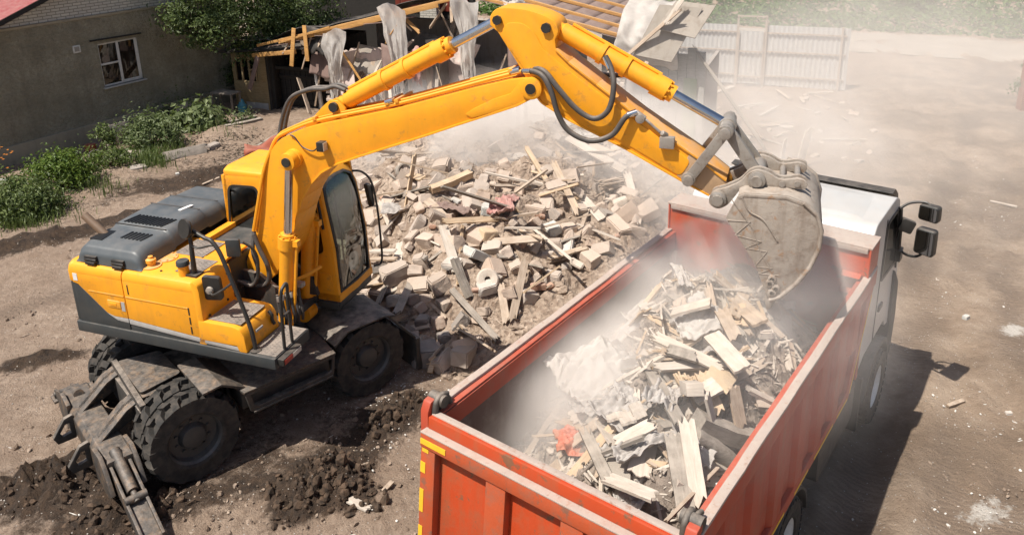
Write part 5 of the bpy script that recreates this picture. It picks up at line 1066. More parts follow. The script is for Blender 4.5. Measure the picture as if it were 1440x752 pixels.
for s_ in (-1, 1):
    w = T_(); w.prism(roundpoly([(5.80, 2.08), (5.82, 2.84), (6.28, 2.84), (6.62, 2.02)], .05), *sorted((s_ * 1.135, s_ * 1.158))); wo_ = w.build('side_window', M['dark_glass'], tcab)
    w = T_(); w.ring(roundpoly([(5.77, 2.05), (5.79, 2.87), (6.31, 2.87), (6.67, 1.99)], .05), roundpoly([(5.81, 2.09), (5.83, 2.83), (6.27, 2.83), (6.60, 2.03)], .05), *sorted((s_ * 1.13, s_ * 1.164))); w.build('window_seal', M['black'], wo_)
    w = T_(); w.bar((5.72, s_ * 1.153, 1.24), (5.74, s_ * 1.153, 2.92), .01, .014); w.build('door_seam', M['black'], tcab)
    w = T_(); w.box(5.82, 6.02, *sorted((s_ * 1.145, s_ * 1.175)), 1.60, 1.67); w.build('door_handle', M['black'], tcab, bevel=.01)
    w = T_(); w.prism([(6.55, 1.90), (6.88, 1.60), (6.99, 1.05), (6.95, .45), (6.58, .42), (6.50, .7), (6.62, 1.0), (6.60, 1.25)], *sorted((s_ * .9, s_ * 1.185))); w.build('bumper_corner', M['fender'], tcab, bevel=.025)
    w = T_(); w.prism([(6.62, 1.9), (6.66, 1.9), (6.42, 2.86), (6.38, 2.86)], *sorted((s_ * 1.152, s_ * 1.17))); w.build('pillar_deflector', M['black'], tcab, bevel=.004)
    # mirrors on two arms
    w = T_(); w.tube(curve([(6.34, s_ * 1.16, 2.86), (6.44, s_ * 1.26, 2.93), (6.46, s_ * 1.42, 2.97), (6.45, s_ * 1.50, 2.94)], 4), .018, 7); w.tube(curve([(6.60, s_ * 1.17, 2.20), (6.55, s_ * 1.28, 2.16), (6.48, s_ * 1.42, 2.20), (6.46, s_ * 1.50, 2.30)], 4), .018, 7); w.tube([(6.36, s_ * 1.18, 2.86), (6.46, s_ * 1.19, 2.5), (6.60, s_ * 1.18, 2.12)], .024, 7); w.box(6.52, 6.68, *sorted((s_ * 1.15, s_ * 1.22)), 2.04, 2.20); w.build('mirror_arm', M['black'], tcab)
    for zc, hh, nm in ((2.84, .11, 'wide_mirror'), (2.44, .18, 'main_mirror')):
        mxm = tr(6.45, s_ * 1.50, zc) @ rot('Z', s_ * 12); w = T_(); w.prism(roundpoly([(-.125, -hh), (.125, -hh + .01), (.12, hh), (-.12, hh)], .045), -.05, .07, 'x', M=mxm); mm = w.build(nm, M['black'], tcab, bevel=.025, seg=3)
        w = T_(); w.prism(roundpoly([(-.105, -hh + .02), (.105, -hh + .03), (.10, hh - .02), (-.10, hh - .02)], .04), -.056, -.0505, 'x', M=mxm); w.build('mirror_glass', M['mirror'], mm)
    mxm = tr(6.42, s_ * 1.26, 2.62) @ rot('Z', s_ * -25) @ rot('X', 20); w = T_(); w.prism(roundpoly([(-.09, -.09), (.09, -.09), (.09, .09), (-.09, .09)], .03), -.04, .04, 'x', M=mxm); w.build('kerb_mirror', M['black'], tcab, bevel=.02)
w = T_(); w.box(6.90, 7.02, -1.1, 1.1, .42, .95); w.build('front_bumper', M['fender'], tcab, bevel=.03)
w = T_(); w.box(5.0, 5.06, -.9, .9, 1.1, 2.2); w.build('rear_panel', M['cab_white'], tcab, bevel=.01)

# ------------------------------------------------------------------ planks, laths and blocks: prototypes
def plank_mesh(seed, w, t, mat, jag=.06, warp=.01):
    """unit-long board along x (scaled by the copy), splintered ends"""
    r_ = random.Random(seed); nw = 5; nl = 6; bm = bmesh.new(); rows = []
    k0, k1 = r_.choice((1, 2.6)), r_.choice((1.2, 3.2)); e0 = [r_.random() ** 1.5 * jag * k0 for _ in range(nw + 1)]; e1 = [1 - r_.random() ** 1.5 * jag * k1 for _ in range(nw + 1)]
    b1 = r_.uniform(-1, 1) * warp; tw = r_.uniform(-.06, .06)
    for top in (0, 1):
        g = []
        for i in range(nl + 1):
            q = []
            for j in range(nw + 1):
                f_ = i / nl; x = e0[j] + (e1[j] - e0[j]) * f_; y = (j / nw - .5) * w; z = (top - .5) * t + b1 * 4 * f_ * (1 - f_) + y * tw * (f_ - .5)
                q.append(bm.verts.new((x, y + r_.uniform(-1, 1) * w * .012, z + r_.uniform(-1, 1) * t * .05)))
            g.append(q)
        rows.append(g)
    for top in (0, 1):
        for i in range(nl):
            for j in range(nw):
                q = [rows[top][i][j], rows[top][i + 1][j], rows[top][i + 1][j + 1], rows[top][i][j + 1]]; bm.faces.new(q if top else q[::-1])
    def strip(a, b):
        for k in range(len(a) - 1): bm.faces.new([a[k], a[k + 1], b[k + 1], b[k]])
    strip([rows[0][i][0] for i in range(nl + 1)], [rows[1][i][0] for i in range(nl + 1)]); strip([rows[1][i][nw] for i in range(nl + 1)], [rows[0][i][nw] for i in range(nl + 1)])
    strip([rows[1][0][j] for j in range(nw + 1)], [rows[0][0][j] for j in range(nw + 1)]); strip([rows[0][nl][j] for j in range(nw + 1)], [rows[1][nl][j] for j in range(nw + 1)])
    bmesh.ops.recalc_face_normals(bm, faces=bm.faces)
    for f_ in bm.faces: f_.smooth = False
    me = bpy.data.meshes.new('plank'); bm.to_mesh(me); bm.free(); me.materials.append(mat); return me
PL = {}
for mt in ('wood', 'wood_fresh', 'wood_grey', 'wood_pale', 'wood_orange'):
    PL[mt] = [plank_mesh(11 + k * 7, w, t, M[mt], j) for k, (w, t, j) in enumerate(((.13, .025, .05), (.17, .03, .03), (.10, .04, .08), (.05, .03, .03), (.09, .075, .02), (.22, .02, .04)))]
def stick(name, label, cat, p0, p1, mt='wood', kind=0, roll=0, w=1, group=None):
    p0, p1 = V(p0), V(p1); d = p1 - p0; L = d.length; d.normalize(); u = V((0, 0, 1)); u = (u - d * u.dot(d)).normalized(); q = u.cross(d)
    X = Matrix(((d.x, q.x, u.x, p0.x), (d.y, q.y, u.y, p0.y), (d.z, q.z, u.z, p0.z), (0, 0, 0, 1))) @ rot('X', roll) @ Matrix.Diagonal((L, w, w, 1))
    o = bpy.data.objects.new(name, PL[mt][kind]); COL.objects.link(o); o.matrix_world = X; return tag(o, label, cat, group)
def crumple(name, label, cat, c, size, mat, seed, amp=.12, rz=0, n=44, thick=.006, drape=None, freq=2.2):
    """a crumpled sheet: folded and creased, lying at c"""
    def fn(i, j):
        x = (i - .5) * size[0]; y = (j - .5) * size[1]; e = 1 + .18 * mnoise.noise(V((i * 3, j * 3, seed)))
        b_ = mnoise.noise(V((x * freq, y * freq, seed))); fx = x + .18 * mnoise.noise(V((y * 3, x * 2, seed + 2))); z = amp * (b_ + .75 * abs(mnoise.noise(V((fx * freq * 1.2, y * freq * 3.6 + b_, seed + 9)))) + .45 * abs(mnoise.noise(V((fx * freq * 2.2, y * freq * 9, seed + 5)))) + .3 * mnoise.noise(V((x * freq * 6, y * freq * 5, seed + 6))))
        p = V((x * e, y * e, z)); p += V(mnoise.noise_vector(V((x * 3, y * 3, seed + 3)))) * amp * .5
        if drape: p.z += drape(p.x, p.y)
        return p
    m = MB(); m.sheet(fn, n, n); o = m.build(name, mat, thick=thick); o.location = c; o.rotation_euler = (0, 0, R(rz)); return tag(o, label, cat)
# ------------------------------------------------------------------ rubble heap beside the tipper
HB = [((.4, 15.0), 3.0, 3.4, 20, 1.25), ((2.6, 17.6), 2.2, 2.0, 0, .85), ((-2.2, 16.0), 1.7, 2.0, 0, .75), ((-.9, 11.7), 1.25, 1.5, 30, .30), ((-1.2, 13.2), 1.5, 1.3, 0, .30), ((0, 18.6), 3.5, 1.2, 0, .35), ((-1.6, 20.2), 3.2, 1.9, -22, .85), ((3.4, 19.0), 1.6, 1.2, 0, .4)]
TFi = TF.inverted(); KFi = KF.inverted()
def heap_h(x, y):
    x = np.asarray(x, float); y = np.asarray(y, float); h = 0
    for c, rx, ry, an, hh in HB: h = h + hh * blob(x, y, c, rx, ry, an)
    h = h * (1 + .22 * fbm(x * 1.1, y * 1.1, 4)) + .05 * fbm(x * 4, y * 4, 3) - .10
    ty = TFi[1][0] * x + TFi[1][1] * y + TFi[1][3]                         # metres left of the truck's middle
    h = h * sstep(1.25, 2.6, ty) + .02
    kx = KFi[0][0] * x + KFi[0][1] * y + KFi[0][3]; ky = KFi[1][0] * x + KFi[1][1] * y + KFi[1][3]
    h = h * np.clip(sstep(2.0, 2.7, kx) + sstep(1.7, 2.6, ky), 0, 1)       # the excavator stands clear
    return h - .03
hx = np.arange(-5, 6.5, .07); hy = np.arange(9.5, 23.6, .07); HX_, HY_ = np.meshgrid(hx, hy, indexing='ij'); hh_ = heap_h(HX_, HY_) + ground_h(HX_, HY_, False)
rr_ = np.random.RandomState(4); _hm = sstep(.0, .08, heap_h(HX_, HY_)); hh_ += (.03 * np.abs(fbm(HX_ * 9, HY_ * 9, 3)) + rr_.rand(*HX_.shape) * .025) * _hm - .05 * (1 - _hm)
n1, n2 = HX_.shape; ii = np.arange(n1 * n2).reshape(n1, n2); fq = np.stack([ii[:-1, :-1], ii[1:, :-1], ii[1:, 1:], ii[:-1, 1:]], -1).reshape(-1, 4); keep = (heap_h(HX_, HY_).reshape(-1)[fq] > -.004).any(1)
me = bpy.data.meshes.new('rubble'); me.from_pydata(np.stack([HX_, HY_, hh_], -1).reshape(-1, 3).tolist(), [], fq[keep].tolist()); me.materials.append(M['rubble'])
bm = bmesh.new(); bm.from_mesh(me); bmesh.ops.delete(bm, geom=[v for v in bm.verts if not v.link_faces], context='VERTS'); bm.to_mesh(me); bm.free()
rub = bpy.data.objects.new('rubble', me); COL.objects.link(rub); tag(rub, kind='stuff')
def load_h(x, y):
    x = np.asarray(x, float); y = np.asarray(y, float)
    h = .16 + .72 * blob(x, y, (1.9, -.20), 1.3, .85) + .50 * blob(x, y, (.5, -.75), .7, .5) + .62 * blob(x, y, (3.2, .05), .9, .95) + .62 * blob(x, y, (4.1, .0), .8, 1.0) + .25 * blob(x, y, (.95, .15), .8, .5) + .30 * blob(x, y, (2.8, -.9), 1.0, .45) + .34 * blob(x, y, (2.5, .55), 1.3, .45)
    return FL + h * (1 + .2 * fbm(x * 2.5, y * 2.5, 3))
HZL = Lookup(heap_h, -6, 7.5, 8, 24, .07)
LDL = Lookup(load_h, 0, 4.6, -1.2, 1.2, .05)
def hz2(x, y): return HZL(x, y) + gz(x, y)
def onheap(px, py):
    z = .5
    for _ in range(14):
        p = at(px, py, z); z = .5 * z + .5 * max(hz2(p.x, p.y), gz(p.x, p.y))
    p = at(px, py, z); return p
def zone(p):
    ty = TFi @ V((p.x, p.y, 0)); kx = KFi @ V((p.x, p.y, 0))
    if (p - V((-1.2, 11.2, 0))).xy.length < 1.5: return 'by the excavator front wheel'
    if ty.y < 2.35: return 'along the tipper side'
    if p.y > 17.0: return 'under the ruined front'
    if p.x < -1.2: return 'beside the excavator cab'
    return 'on the open heap'
VAR = [('stone_block', 'dusty beige masonry block', 'block', [block_mesh(40 + k, s, M['block']) for k, s in enumerate(((.36, .24, .22), (.30, .22, .20), (.40, .22, .18), (.28, .26, .2), (.33, .2, .2)))]),
       ('stone_chunk', 'small broken beige stone', 'stone', [block_mesh(60 + k, s, M['block'], 4) for k, s in enumerate(((.2, .17, .14), (.17, .14, .12), (.24, .16, .12)))]),
       ('grey_stone', 'grey dirty stone lump', 'stone', [block_mesh(70 + k, s, M['block_grey'], 4) for k, s in enumerate(((.3, .22, .18), (.22, .18, .16)))]),
       ('whitewashed_block', 'whitewashed block', 'block', [block_mesh(80 + k, s, M['block_white']) for k, s in enumerate(((.34, .24, .12), (.26, .2, .16)))]),
       ('red_brick', 'broken reddish brick', 'brick', [block_mesh(90 + k, s, M['brick_red'], 2) for k, s in enumerate(((.24, .12, .075), (.15, .12, .075)))])]
r_ = random.Random(99); placed = []
def drop(vi, p, sc_=1.0, sink=.25):
    nm, lb, ct, ms = VAR[vi]; o = bpy.data.objects.new(nm, r_.choice(ms)); COL.objects.link(o)
    s_ = sc_ * r_.uniform(.75, 1.2); o.scale = (s_ * r_.uniform(.85, 1.15), s_ * r_.uniform(.85, 1.15), s_); o.rotation_euler = (r_.gauss(0, .45), r_.gauss(0, .45), r_.uniform(0, 6.28))
    o.location = (p.x, p.y, p.z + .09 * s_ - sink * .12); z_ = zone(p); tag(o, lb + ' ' + z_, ct, lb + 's ' + z_); placed.append((p.x, p.y)); return o
tries = 0
while len(placed) < 235 and tries < 6000:
    tries += 1; px = r_.uniform(505, 930); py = r_.uniform(195, 545)
    if py > 545 - (px - 590) * .72 and px > 590: continue                    # hidden by the tipper
    p = onheap(px, py)
    if HZL(p.x, p.y) < .03: continue
    if min([math.hypot(p.x - a, p.y - b) for a, b in placed[-400:]] or [9]) < (.17 if r_.random() < .5 else .27): continue
    if (TFi @ p).y < 1.45: continue
    q = r_.random(); low = py > 430
    vi = (2 if q < .30 else 0 if q < .55 else 1) if low else (0 if q < .50 else 1 if q < .82 else 2 if q < .88 else 3 if q < .94 else 4)
    drop(vi, p, 1.1 if q < .2 else 1.0)
for k in range(46):   # blocks lying between the heap and the tipper
    q = TF @ V((r_.uniform(1.7, 5.6), r_.uniform(1.55, 2.9), 0)); q.z = max(hz2(q.x, q.y), gz(q.x, q.y)); placed.append((q.x, q.y)); drop(r_.choice((0, 1, 1, 2, 2)), q)
# timber seen on the heap, piece by piece
def S(label, a, b, mt='wood', kind=0, roll=0, h0=.08, h1=.12, w=1, name='plank', cat='plank'):
    p0 = onheap(*a); p1 = onheap(*b); p0.z += h0; p1.z += h1; return stick(name, label, cat, p0, p1, mt, kind, roll, w)
S('long thin white lath across the middle of the rubble heap', (682, 257), (822, 284), 'wood_pale', 3, 0, .22, .16, 1.3, 'lath', 'lath')
S('upright orange-tan plank standing left on the rubble heap', (570, 303), (586, 243), 'wood_fresh', 0, 70, .05, .45)
S('thick pale split beam lying left of the pink blanket', (606, 279), (664, 258), 'wood_fresh', 4, 10, .18, .22, 1.7, 'beam', 'beam')
S('pale splintered plank leaning between whitewashed block and dark post', (643, 388), (624, 342), 'wood_pale', 1, 10, .06, .35)
S('short dark square post leaning on the rubble above the steel channel', (661, 422), (640, 386), 'wood_grey', 4, 20, .05, .30, 1.3, 'post', 'post')
S('grey long steel-like batten slanting down to the tipper wall', (636, 430), (701, 487), 'wood_grey', 4, 30, .30, .10, 1.1, 'batten', 'batten')
S('short tan plank forming the left half of a V near the tipper', (704, 411), (713, 462), 'wood', 0, 25, .20, .08)
S('short tan plank forming the right half of a V near the tipper', (740, 388), (719, 462), 'wood', 0, -30, .35, .10)
S('broad grey-beige beam at the upper right of the heap', (797, 214), (878, 256), 'wood_pale', 1, 15, .35, .25, 1.3, 'beam', 'beam')
S('tall pale board leaning against the green-edged corner of the ruin', (873, 252), (845, 192), 'wood_pale', 0, 30, .2, .5, 1.2)
S('pale plank running down from the ruin corner to the tipper wall', (880, 258), (902, 330), 'wood_pale', 0, 10, .30, .20, 1.2)
S('thin lath crossing the beam at the upper right of the heap', (812, 262), (868, 246), 'wood', 3, 0, .4, .3, 1, 'lath', 'lath')
S('board with torn end below the excavator cab at the heap edge', (517, 412), (562, 388), 'wood', 1, 5, .12, .2)
S('uppermost of the pale boards stacked right of the cab', (520, 374), (560, 374), 'wood_pale', 0, 0, .30, .30, 1.1)
S('middle of the pale boards stacked right of the cab', (519, 381), (561, 381), 'wood', 0, 0, .24, .24, 1.1)
S('lowest of the pale boards stacked right of the cab', (518, 388), (562, 388), 'wood', 0, 0, .18, .18, 1.1)
S('thin lath sticking out of the rubble beside the cab mirror', (512, 297), (570, 285), 'wood', 3, 0, .3, .25, 1, 'lath', 'lath')
S('white lath half buried left of the split beam', (535, 300), (552, 330), 'wood_pale', 0, 20, .3, .12)
S('narrow board under the pink blanket pointing at the tipper', (724, 285), (770, 262), 'wood', 3, 0, .2, .35, 1.2)
S('board sloping from the heap crest towards the ruin', (776, 250), (815, 312), 'wood', 0, 20, .4, .12)
S('white thin batten between the blanket and the right blocks', (745, 272), (820, 290), 'wood_pale', 3, 0, .28, .2, 1.3, 'batten', 'batten')
S('white frame timber lying in dust at the heap crest', (640, 200), (722, 196), 'white', 0, 0, .4, .45) if 'white' in PL else None
for k in range(80):
    for _ in range(40):
        px, py = r_.uniform(515, 905), r_.uniform(205, 500)
        if px > 600 and py > 520 - (px - 600) * .74: continue
        p = onheap(px, py)
        if HZL(p.x, p.y) > .12 and (TFi @ p).y > 1.7: break
    a = r_.uniform(0, 6.28); L = r_.choice((.4, .6, .8, 1.1, 1.4)); tl_ = r_.uniform(-.15, .4); d = V((math.cos(a) * math.cos(tl_), math.sin(a) * math.cos(tl_), math.sin(tl_))); z_ = zone(p); lf = r_.random() < .45
    q = p + V((0, 0, .10)) + d * L; q.z = max(q.z, hz2(q.x, q.y) + .06)
    if (TFi @ q).y < 1.35: continue
    stick('lath' if lf else 'plank', ('thin splintered lath ' if lf else 'short broken plank ') + z_, 'lath' if lf else 'plank', p + V((0, 0, .08)), q, r_.choice(('wood', 'wood', 'wood_pale', 'wood_fresh', 'wood_grey')), 3 if lf else r_.choice((0, 1, 2)), r_.uniform(-50, 50), 1, ('laths ' if lf else 'planks ') + z_)
p = onheap(707, 300)
crumple('pink_blanket', 'dusty pink blanket crumpled in the middle of the rubble heap', 'blanket', p + V((0, 0, .14)), (.45, .95), M['pink_rag'], 3, .16, rz=-10, freq=3)
p = onheap(637, 303); crumple('brown_metal_sheet', 'torn brown sheet folded over rubble left of the pink blanket', 'sheet', p + V((0, 0, .18)), (.95, .55), M['brown_sheet'], 8, .12, rz=-25)
p = onheap(686, 404); m = MB(); m.lathe([(.05, -.05), (.05, .05), (.16, .07), (.19, .03), (.19, -.03), (.16, -.07), (.05, -.05)], (0, 0, 0), 'z', 26); o = m.build('stone_ring', M['block_white'], bevel=.008); o.location = p + V((0, 0, .14)); o.rotation_euler = (R(55), R(10), 0); tag(o, 'round white ring-shaped stone on the lower rubble slope', 'ring')
p = onheap(568, 250); m = MB(); m.lathe([(.13, -.12), (.13, .12), (.16, .12), (.16, -.12), (.13, -.12)], (0, 0, 0), 'z', 22); o = m.build('pipe_section', M['slate']); o.location = p + V((0, 0, .15)); o.rotation_euler = (R(70), 0, R(25)); tag(o, 'short dark hollow pipe at the upper left of the heap', 'pipe')
lump('brick_block', 'orange-faced block on top of the whitewashed one', 'block', onheap(687, 346) + V((0, 0, .22)), (.30, .26, .2), M['card'], 141, 30, 15)
lump('whitewashed_block', 'large whitewashed block tilted below the orange-faced one', 'block', onheap(671, 370) + V((0, 0, .16)), (.46, .3, .14), M['block_white'], 142, 40, 35)
lump('red_brick', 'single salmon brick against the tipper wall', 'brick', onheap(757, 410) + V((0, 0, .10)), (.27, .13, .1), M['brick_red'], 143, 5, 4)
lump('stone_boulder', 'rounded grey boulder at the foot of the heap beside the blade', 'boulder', onheap(597, 508) + V((0, 0, .12)), (.40, .36, .3), M['block_grey'], 144, 20, 10)
lump('stone_boulder', 'large squared beige stone leaning near the cab boards', 'boulder', onheap(556, 398) + V((0, 0, .18)), (.5, .32, .3), M['block'], 145, 25, -10)
lump('stone_boulder', 'pale rough boulder at the tipper corner', 'boulder', onheap(652, 508) + V((0, 0, .10)), (.36, .3, .24), M['block'], 146, 70, 10)
m = MB()
for k in range(14):
    a = r_.uniform(-.5, .5); x0, y0 = r_.uniform(-.2, .2), r_.uniform(-.25, .25); m.bar((x0, y0, .03 + .06 * r_.random()), (x0 + .22 * math.cos(1.2 + a), y0 + .25 * math.sin(1.2 + a), .06 + .12 * r_.random()), .035 + .05 * r_.random(), .02)
o = m.build('splintered_wood', M['wood_fresh']); o.location = onheap(613, 516); tag(o, 'heap of fresh yellow splinters by the tipper rear corner', 'splinters')
p = onheap(857, 274); m = MB()
for k in range(16): m.bar((-.28 + .05 * r_.random(), r_.uniform(-.15, .15), .05 + .012 * k), (.28 + .1 * r_.random(), r_.uniform(-.15, .15), .05 + .013 * k), .04, .012)
o = m.build('lath_bundle', M['wood']); o.location = p + V((0, 0, .1)); o.rotation_euler = (0, .1, .4); tag(o, 'tied bundle of thin laths below the leaning boards', 'bundle')
crumple('white_cloth_scrap', 'scrap of bluish white cloth near the ruin doorway', 'cloth', onheap(822, 208) + V((0, 0, .3)), (.7, .4), M['rag'], 21, .12)
crumple('plaster_scrap', 'pale torn plaster piece between cab boards and split beam', 'scrap', onheap(556, 305) + V((0, 0, .18)), (.5, .42), M['rag'], 22, .12)

# ------------------------------------------------------------------ debris in the tipper
lx = np.arange(.03, 4.59, .05); ly = np.arange(-1.13, 1.131, .05); LX, LY = np.meshgrid(lx, ly, indexing='ij'); LZ = load_h(LX, LY) + .05 * np.abs(fbm(LX * 8, LY * 8, 3)) + rr_.rand(*LX.shape) * .03
n1, n2 = LX.shape; ii = np.arange(n1 * n2).reshape(n1, n2)
me = bpy.data.meshes.new('debris'); me.from_pydata(np.stack([LX, LY, LZ], -1).reshape(-1, 3).tolist(), [], np.stack([ii[:-1, :-1], ii[1:, :-1], ii[1:, 1:], ii[:-1, 1:]], -1).reshape(-1, 4).tolist()); me.materials.append(M['load'])
o = bpy.data.objects.new('debris', me); COL.objects.link(o); o.matrix_world = TF; tag(o, kind='stuff')
def lz(p): q = TFi @ V((p.x, p.y, 0)); return LDL(q.x, q.y)
def onload(px, py, dz=.06):
    dz += .05; z = 2.0
    for _ in range(14): z = .5 * z + .5 * lz(at(px, py, z))
    p = at(px, py, z + dz); return p
def inbed(p, m=1.08): q = TFi @ p; return .1 < q.x < 4.5 and abs(q.y) < m
def clampbed(p):
    q = TFi @ p; q.x = min(max(q.x, .08), 4.52); q.y = min(max(q.y, -1.10), 1.10); return TF @ q
def L(label, a, b, mt='wood_pale', kind=0, roll=0, h0=.10, h1=.10, w=1, name='plank', cat='plank'):
    return stick(name, label, cat, clampbed(onload(*a, h0 + .07)), clampbed(onload(*b, h1 + .07)), mt, kind, roll, w)
L('long grey board pointing at the tailgate right of the grey panel', (945, 603), (968, 735), 'wood_grey', 0, 5, .20, .06, 1.1)
L('long pale board split lengthways beside the long grey board', (964, 583), (985, 716), 'wood_pale', 0, 10, .28, .10, 1.0)
L('thin round stick lying across boards at the tailgate corner', (1010, 657), (935, 734), 'wood', 3, 0, .22, .14, .6, 'stick', 'stick')
L('thick grey squared beam against the right body wall', (981, 590), (1070, 622), 'wood_grey', 4, 0, .10, .05, 1.9, 'beam', 'beam')
L('short board standing above the grey squared beam', (993, 552), (1008, 613), 'wood_pale', 0, 15, .25, .10)
L('tan narrow board below the torn cardboard', (1030, 540), (1043, 605), 'wood', 0, -10, .16, .06)
L('long batten along the right wall behind the squared beam', (1050, 546), (1092, 567), 'wood_pale', 2, 10, .10, .06, .8, 'batten', 'batten')
L('split pale plank left of the long boards', (863, 624), (920, 594), 'wood_pale', 0, 15, .12, .18, .9)
L('dark lath under the white film left of the long boards', (848, 636), (906, 614), 'wood_grey', 3, 0, .08, .14, 1, 'lath', 'lath')
L('short pale plank tilted at the dusty left edge of the load', (845, 593), (867, 627), 'wood_pale', 0, -20, .12, .05)
L('first of the three short pale boards under the white film', (852, 560), (865, 590), 'wood_pale', 1, 10, .12, .06, .8)
L('second of the three short pale boards under the white film', (868, 562), (885, 595), 'wood_pale', 1, 12, .12, .06, .8)
L('third of the three short pale boards under the white film', (891, 566), (902, 588), 'wood_pale', 1, 5, .12, .06, .7)
L('wide pale board standing behind the yellow foam', (932, 458), (930, 412), 'wood_pale', 5, 80, .05, .35, 1)
L('thin pale post standing upright in the dust behind the load', (931, 415), (931, 345), 'wood_pale', 3, 40, .1, .75, 1.3, 'post', 'post')
L('thick fresh timber stub left of the bucket teeth', (1010, 409), (995, 380), 'wood_fresh', 4, 10, .15, .35, 1.7, 'timber', 'timber')
L('long dark lath running from the stub to the right wall', (976, 398), (1061, 473), 'wood', 2, 10, .30, .10, .6, 'lath', 'lath')
L('second dark lath parallel below the first by the stub', (982, 408), (1050, 474), 'wood_grey', 2, 0, .25, .10, .5, 'lath', 'lath')
L('pale pointed stick beside the yellow foam', (888, 454), (865, 408), 'wood_pale', 3, 20, .1, .3, 1.2, 'stick', 'stick')
L('green-grey board at the middle of the load', (937, 490), (981, 503), 'slate', 0, 0, .2, .2) if 'slate' in PL else L('grey-beige board at the middle of the load', (937, 490), (981, 503), 'wood_grey', 0, 10, .2, .2)
L('tan board slanting right of the white cloth', (1012, 432), (1036, 478), 'wood', 0, 20, .2, .08)
L('pale short plank lying under the torn cardboard', (975, 560), (1010, 540), 'wood_pale', 1, 10, .14, .2)
L('grey rough plank in the hollow beside the round log', (955, 640), (1000, 668), 'wood_grey', 0, 10, .06, .05)
for lb, a, b, mt, k_, r0 in (('long pale board crossing the load from the yellow foam towards the right wall', (915, 470), (1020, 520), 'wood_pale', 0, 10), ('weathered board running beside the white film bundle', (905, 505), (960, 600), 'wood_grey', 0, -10),
    ('whitish board leaning out of the pile towards the bucket', (1000, 470), (1045, 520), 'wood_pale', 1, 15), ('long thin batten laid across the film bundle', (825, 560), (935, 500), 'wood_pale', 3, 0), ('split blond board right of the splintered beam end', (985, 520), (1012, 585), 'wood_fresh', 0, 5), ('pale board end rising at the dusty left edge of the load', (800, 590), (850, 560), 'wood_pale', 0, 25),
    ('long grey batten sloping to the tailgate left of the grey panel', (820, 600), (862, 690), 'wood_grey', 2, 10), ('pale board lying along the tailgate under the paper', (850, 670), (925, 700), 'wood_pale', 0, 0), ('tan board below the bucket teeth', (1030, 420), (1070, 455), 'wood', 1, 15), ('pale broken board in front of the headboard dust', (945, 440), (1000, 425), 'wood_pale', 1, 0)):
    L(lb, a, b, mt, k_, r0, .14, .14)
p0, p1 = onload(977, 612, .12), onload(1040, 658, .06); m = MB(); m.tube(curve([p0, p0.lerp(p1, .5) + V((0, 0, .02)), p1], 5), [.075, .078, .072, .075, .08, .074, .076, .078, .072, .075, .07], 14); tag(m.build('round_log', M['wood_grey']), 'dark round log lying below the grey squared beam', 'log')
# splintered end of a beam
o = thing('splintered_beam', 'beam end split into blond splinters at the centre of the load', 'beam', tr(*onload(964, 545, .12)))
m = MB()
for k in range(34): x_, y_ = r_.uniform(-.07, .07), r_.uniform(-.05, .05); m.bar((x_, y_ - .10, .10 + r_.uniform(-.03, .05)), (x_ * 1.2, y_ + .12, .02 + r_.uniform(-.03, .06)), .016, .014)
m.build('splinters', M['wood_fresh'], o); m = MB(); m.bar((0, -.08, .07), (0, -.34, .22), .15, .11); m.build('timber', M['wood_pale'], o, bevel=.006)
slab('cement_sheet', 'flat grey panel lying at the tailgate end left of the long boards', 'panel', onload(868, 660, .10), (.42, .26, .02), M['slate'], 80, ry=8, rx=-14)
slab('cardboard_piece', 'torn tan cardboard at the right of the load', 'cardboard', onload(1013, 532, .22), (.46, .30, .015), M['card'], 60, ry=10, rx=15)
slab('pale_board', 'broad pale board lying flat near the grey panel', 'board', onload(905, 640, .10), (.5, .2, .02), M['wood_pale'], 70, ry=-8, rx=8)
slab('grey_sheet_piece', 'upright brown-grey sheet behind the white film at the left', 'sheet', onload(870, 470, .18), (.6, .4, .02), M['slate'], 60, rx=60)
def moundfn(h, a, b): return lambda x, y: h * math.exp(-(x / a) ** 2 - (y / b) ** 2)
crumple('white_film_bundle', 'big crumpled bundle of white plastic film in the middle left of the load', 'plastic film', onload(862, 520, .05), (1.25, .85), M['film'], 12, .17, rz=30, n=46, drape=moundfn(.22, .5, .35), freq=2.6)
crumple('white_film_scrap', 'smaller white crumpled sheet right of the yellow foam', 'plastic film', onload(985, 460, .10), (.55, .42), M['film'], 13, .12, rz=10, n=46, drape=moundfn(.12, .3, .25), freq=3)
crumple('white_paper', 'crumpled white paper at the tailgate between grey panel and long board', 'paper', onload(893, 690, .06), (.34, .26), M['film'], 14, .10, n=46, freq=5)
crumple('white_wrapper', 'white wrapper lying by the right rear hinge', 'wrapper', onload(1002, 692, .08), (.22, .30), M['decal'], 15, .05, rz=30, n=46, freq=5)
crumple('white_rag', 'pale rag hanging over boards right of the film bundle', 'rag', onload(935, 560, .14), (.42, .3), M['rag'], 16, .12, rz=60, n=46, freq=3)
crumple('pale_rag', 'pale twisted rag on the boards above the grey panel', 'rag', onload(900, 628, .12), (.45, .22), M['rag'], 17, .10, rz=20, n=46, freq=4)
crumple('red_rag', 'red cloth showing through dust at the left of the load', 'rag', onload(812, 622, .06), (.42, .34), M['orange_rag'], 18, .10, n=46, freq=4)
m = MB(); m.sheet(lambda i, j: V((.17 * math.sin(3.14 * j) * math.cos(6.28 * i), .13 * math.sin(3.14 * j) * math.sin(6.28 * i), .13 * math.cos(3.14 * j))) * (1 + .3 * mnoise.noise(V((math.cos(6.28 * i) * 2, math.sin(6.28 * i) * 2, j * 4)))), 20, 12); o = m.build('yellow_foam_ball', M['yellow_rag']); o.location = onload(906, 428, .20); tag(o, 'crumpled yellow foam lump half hidden by dust', 'foam')
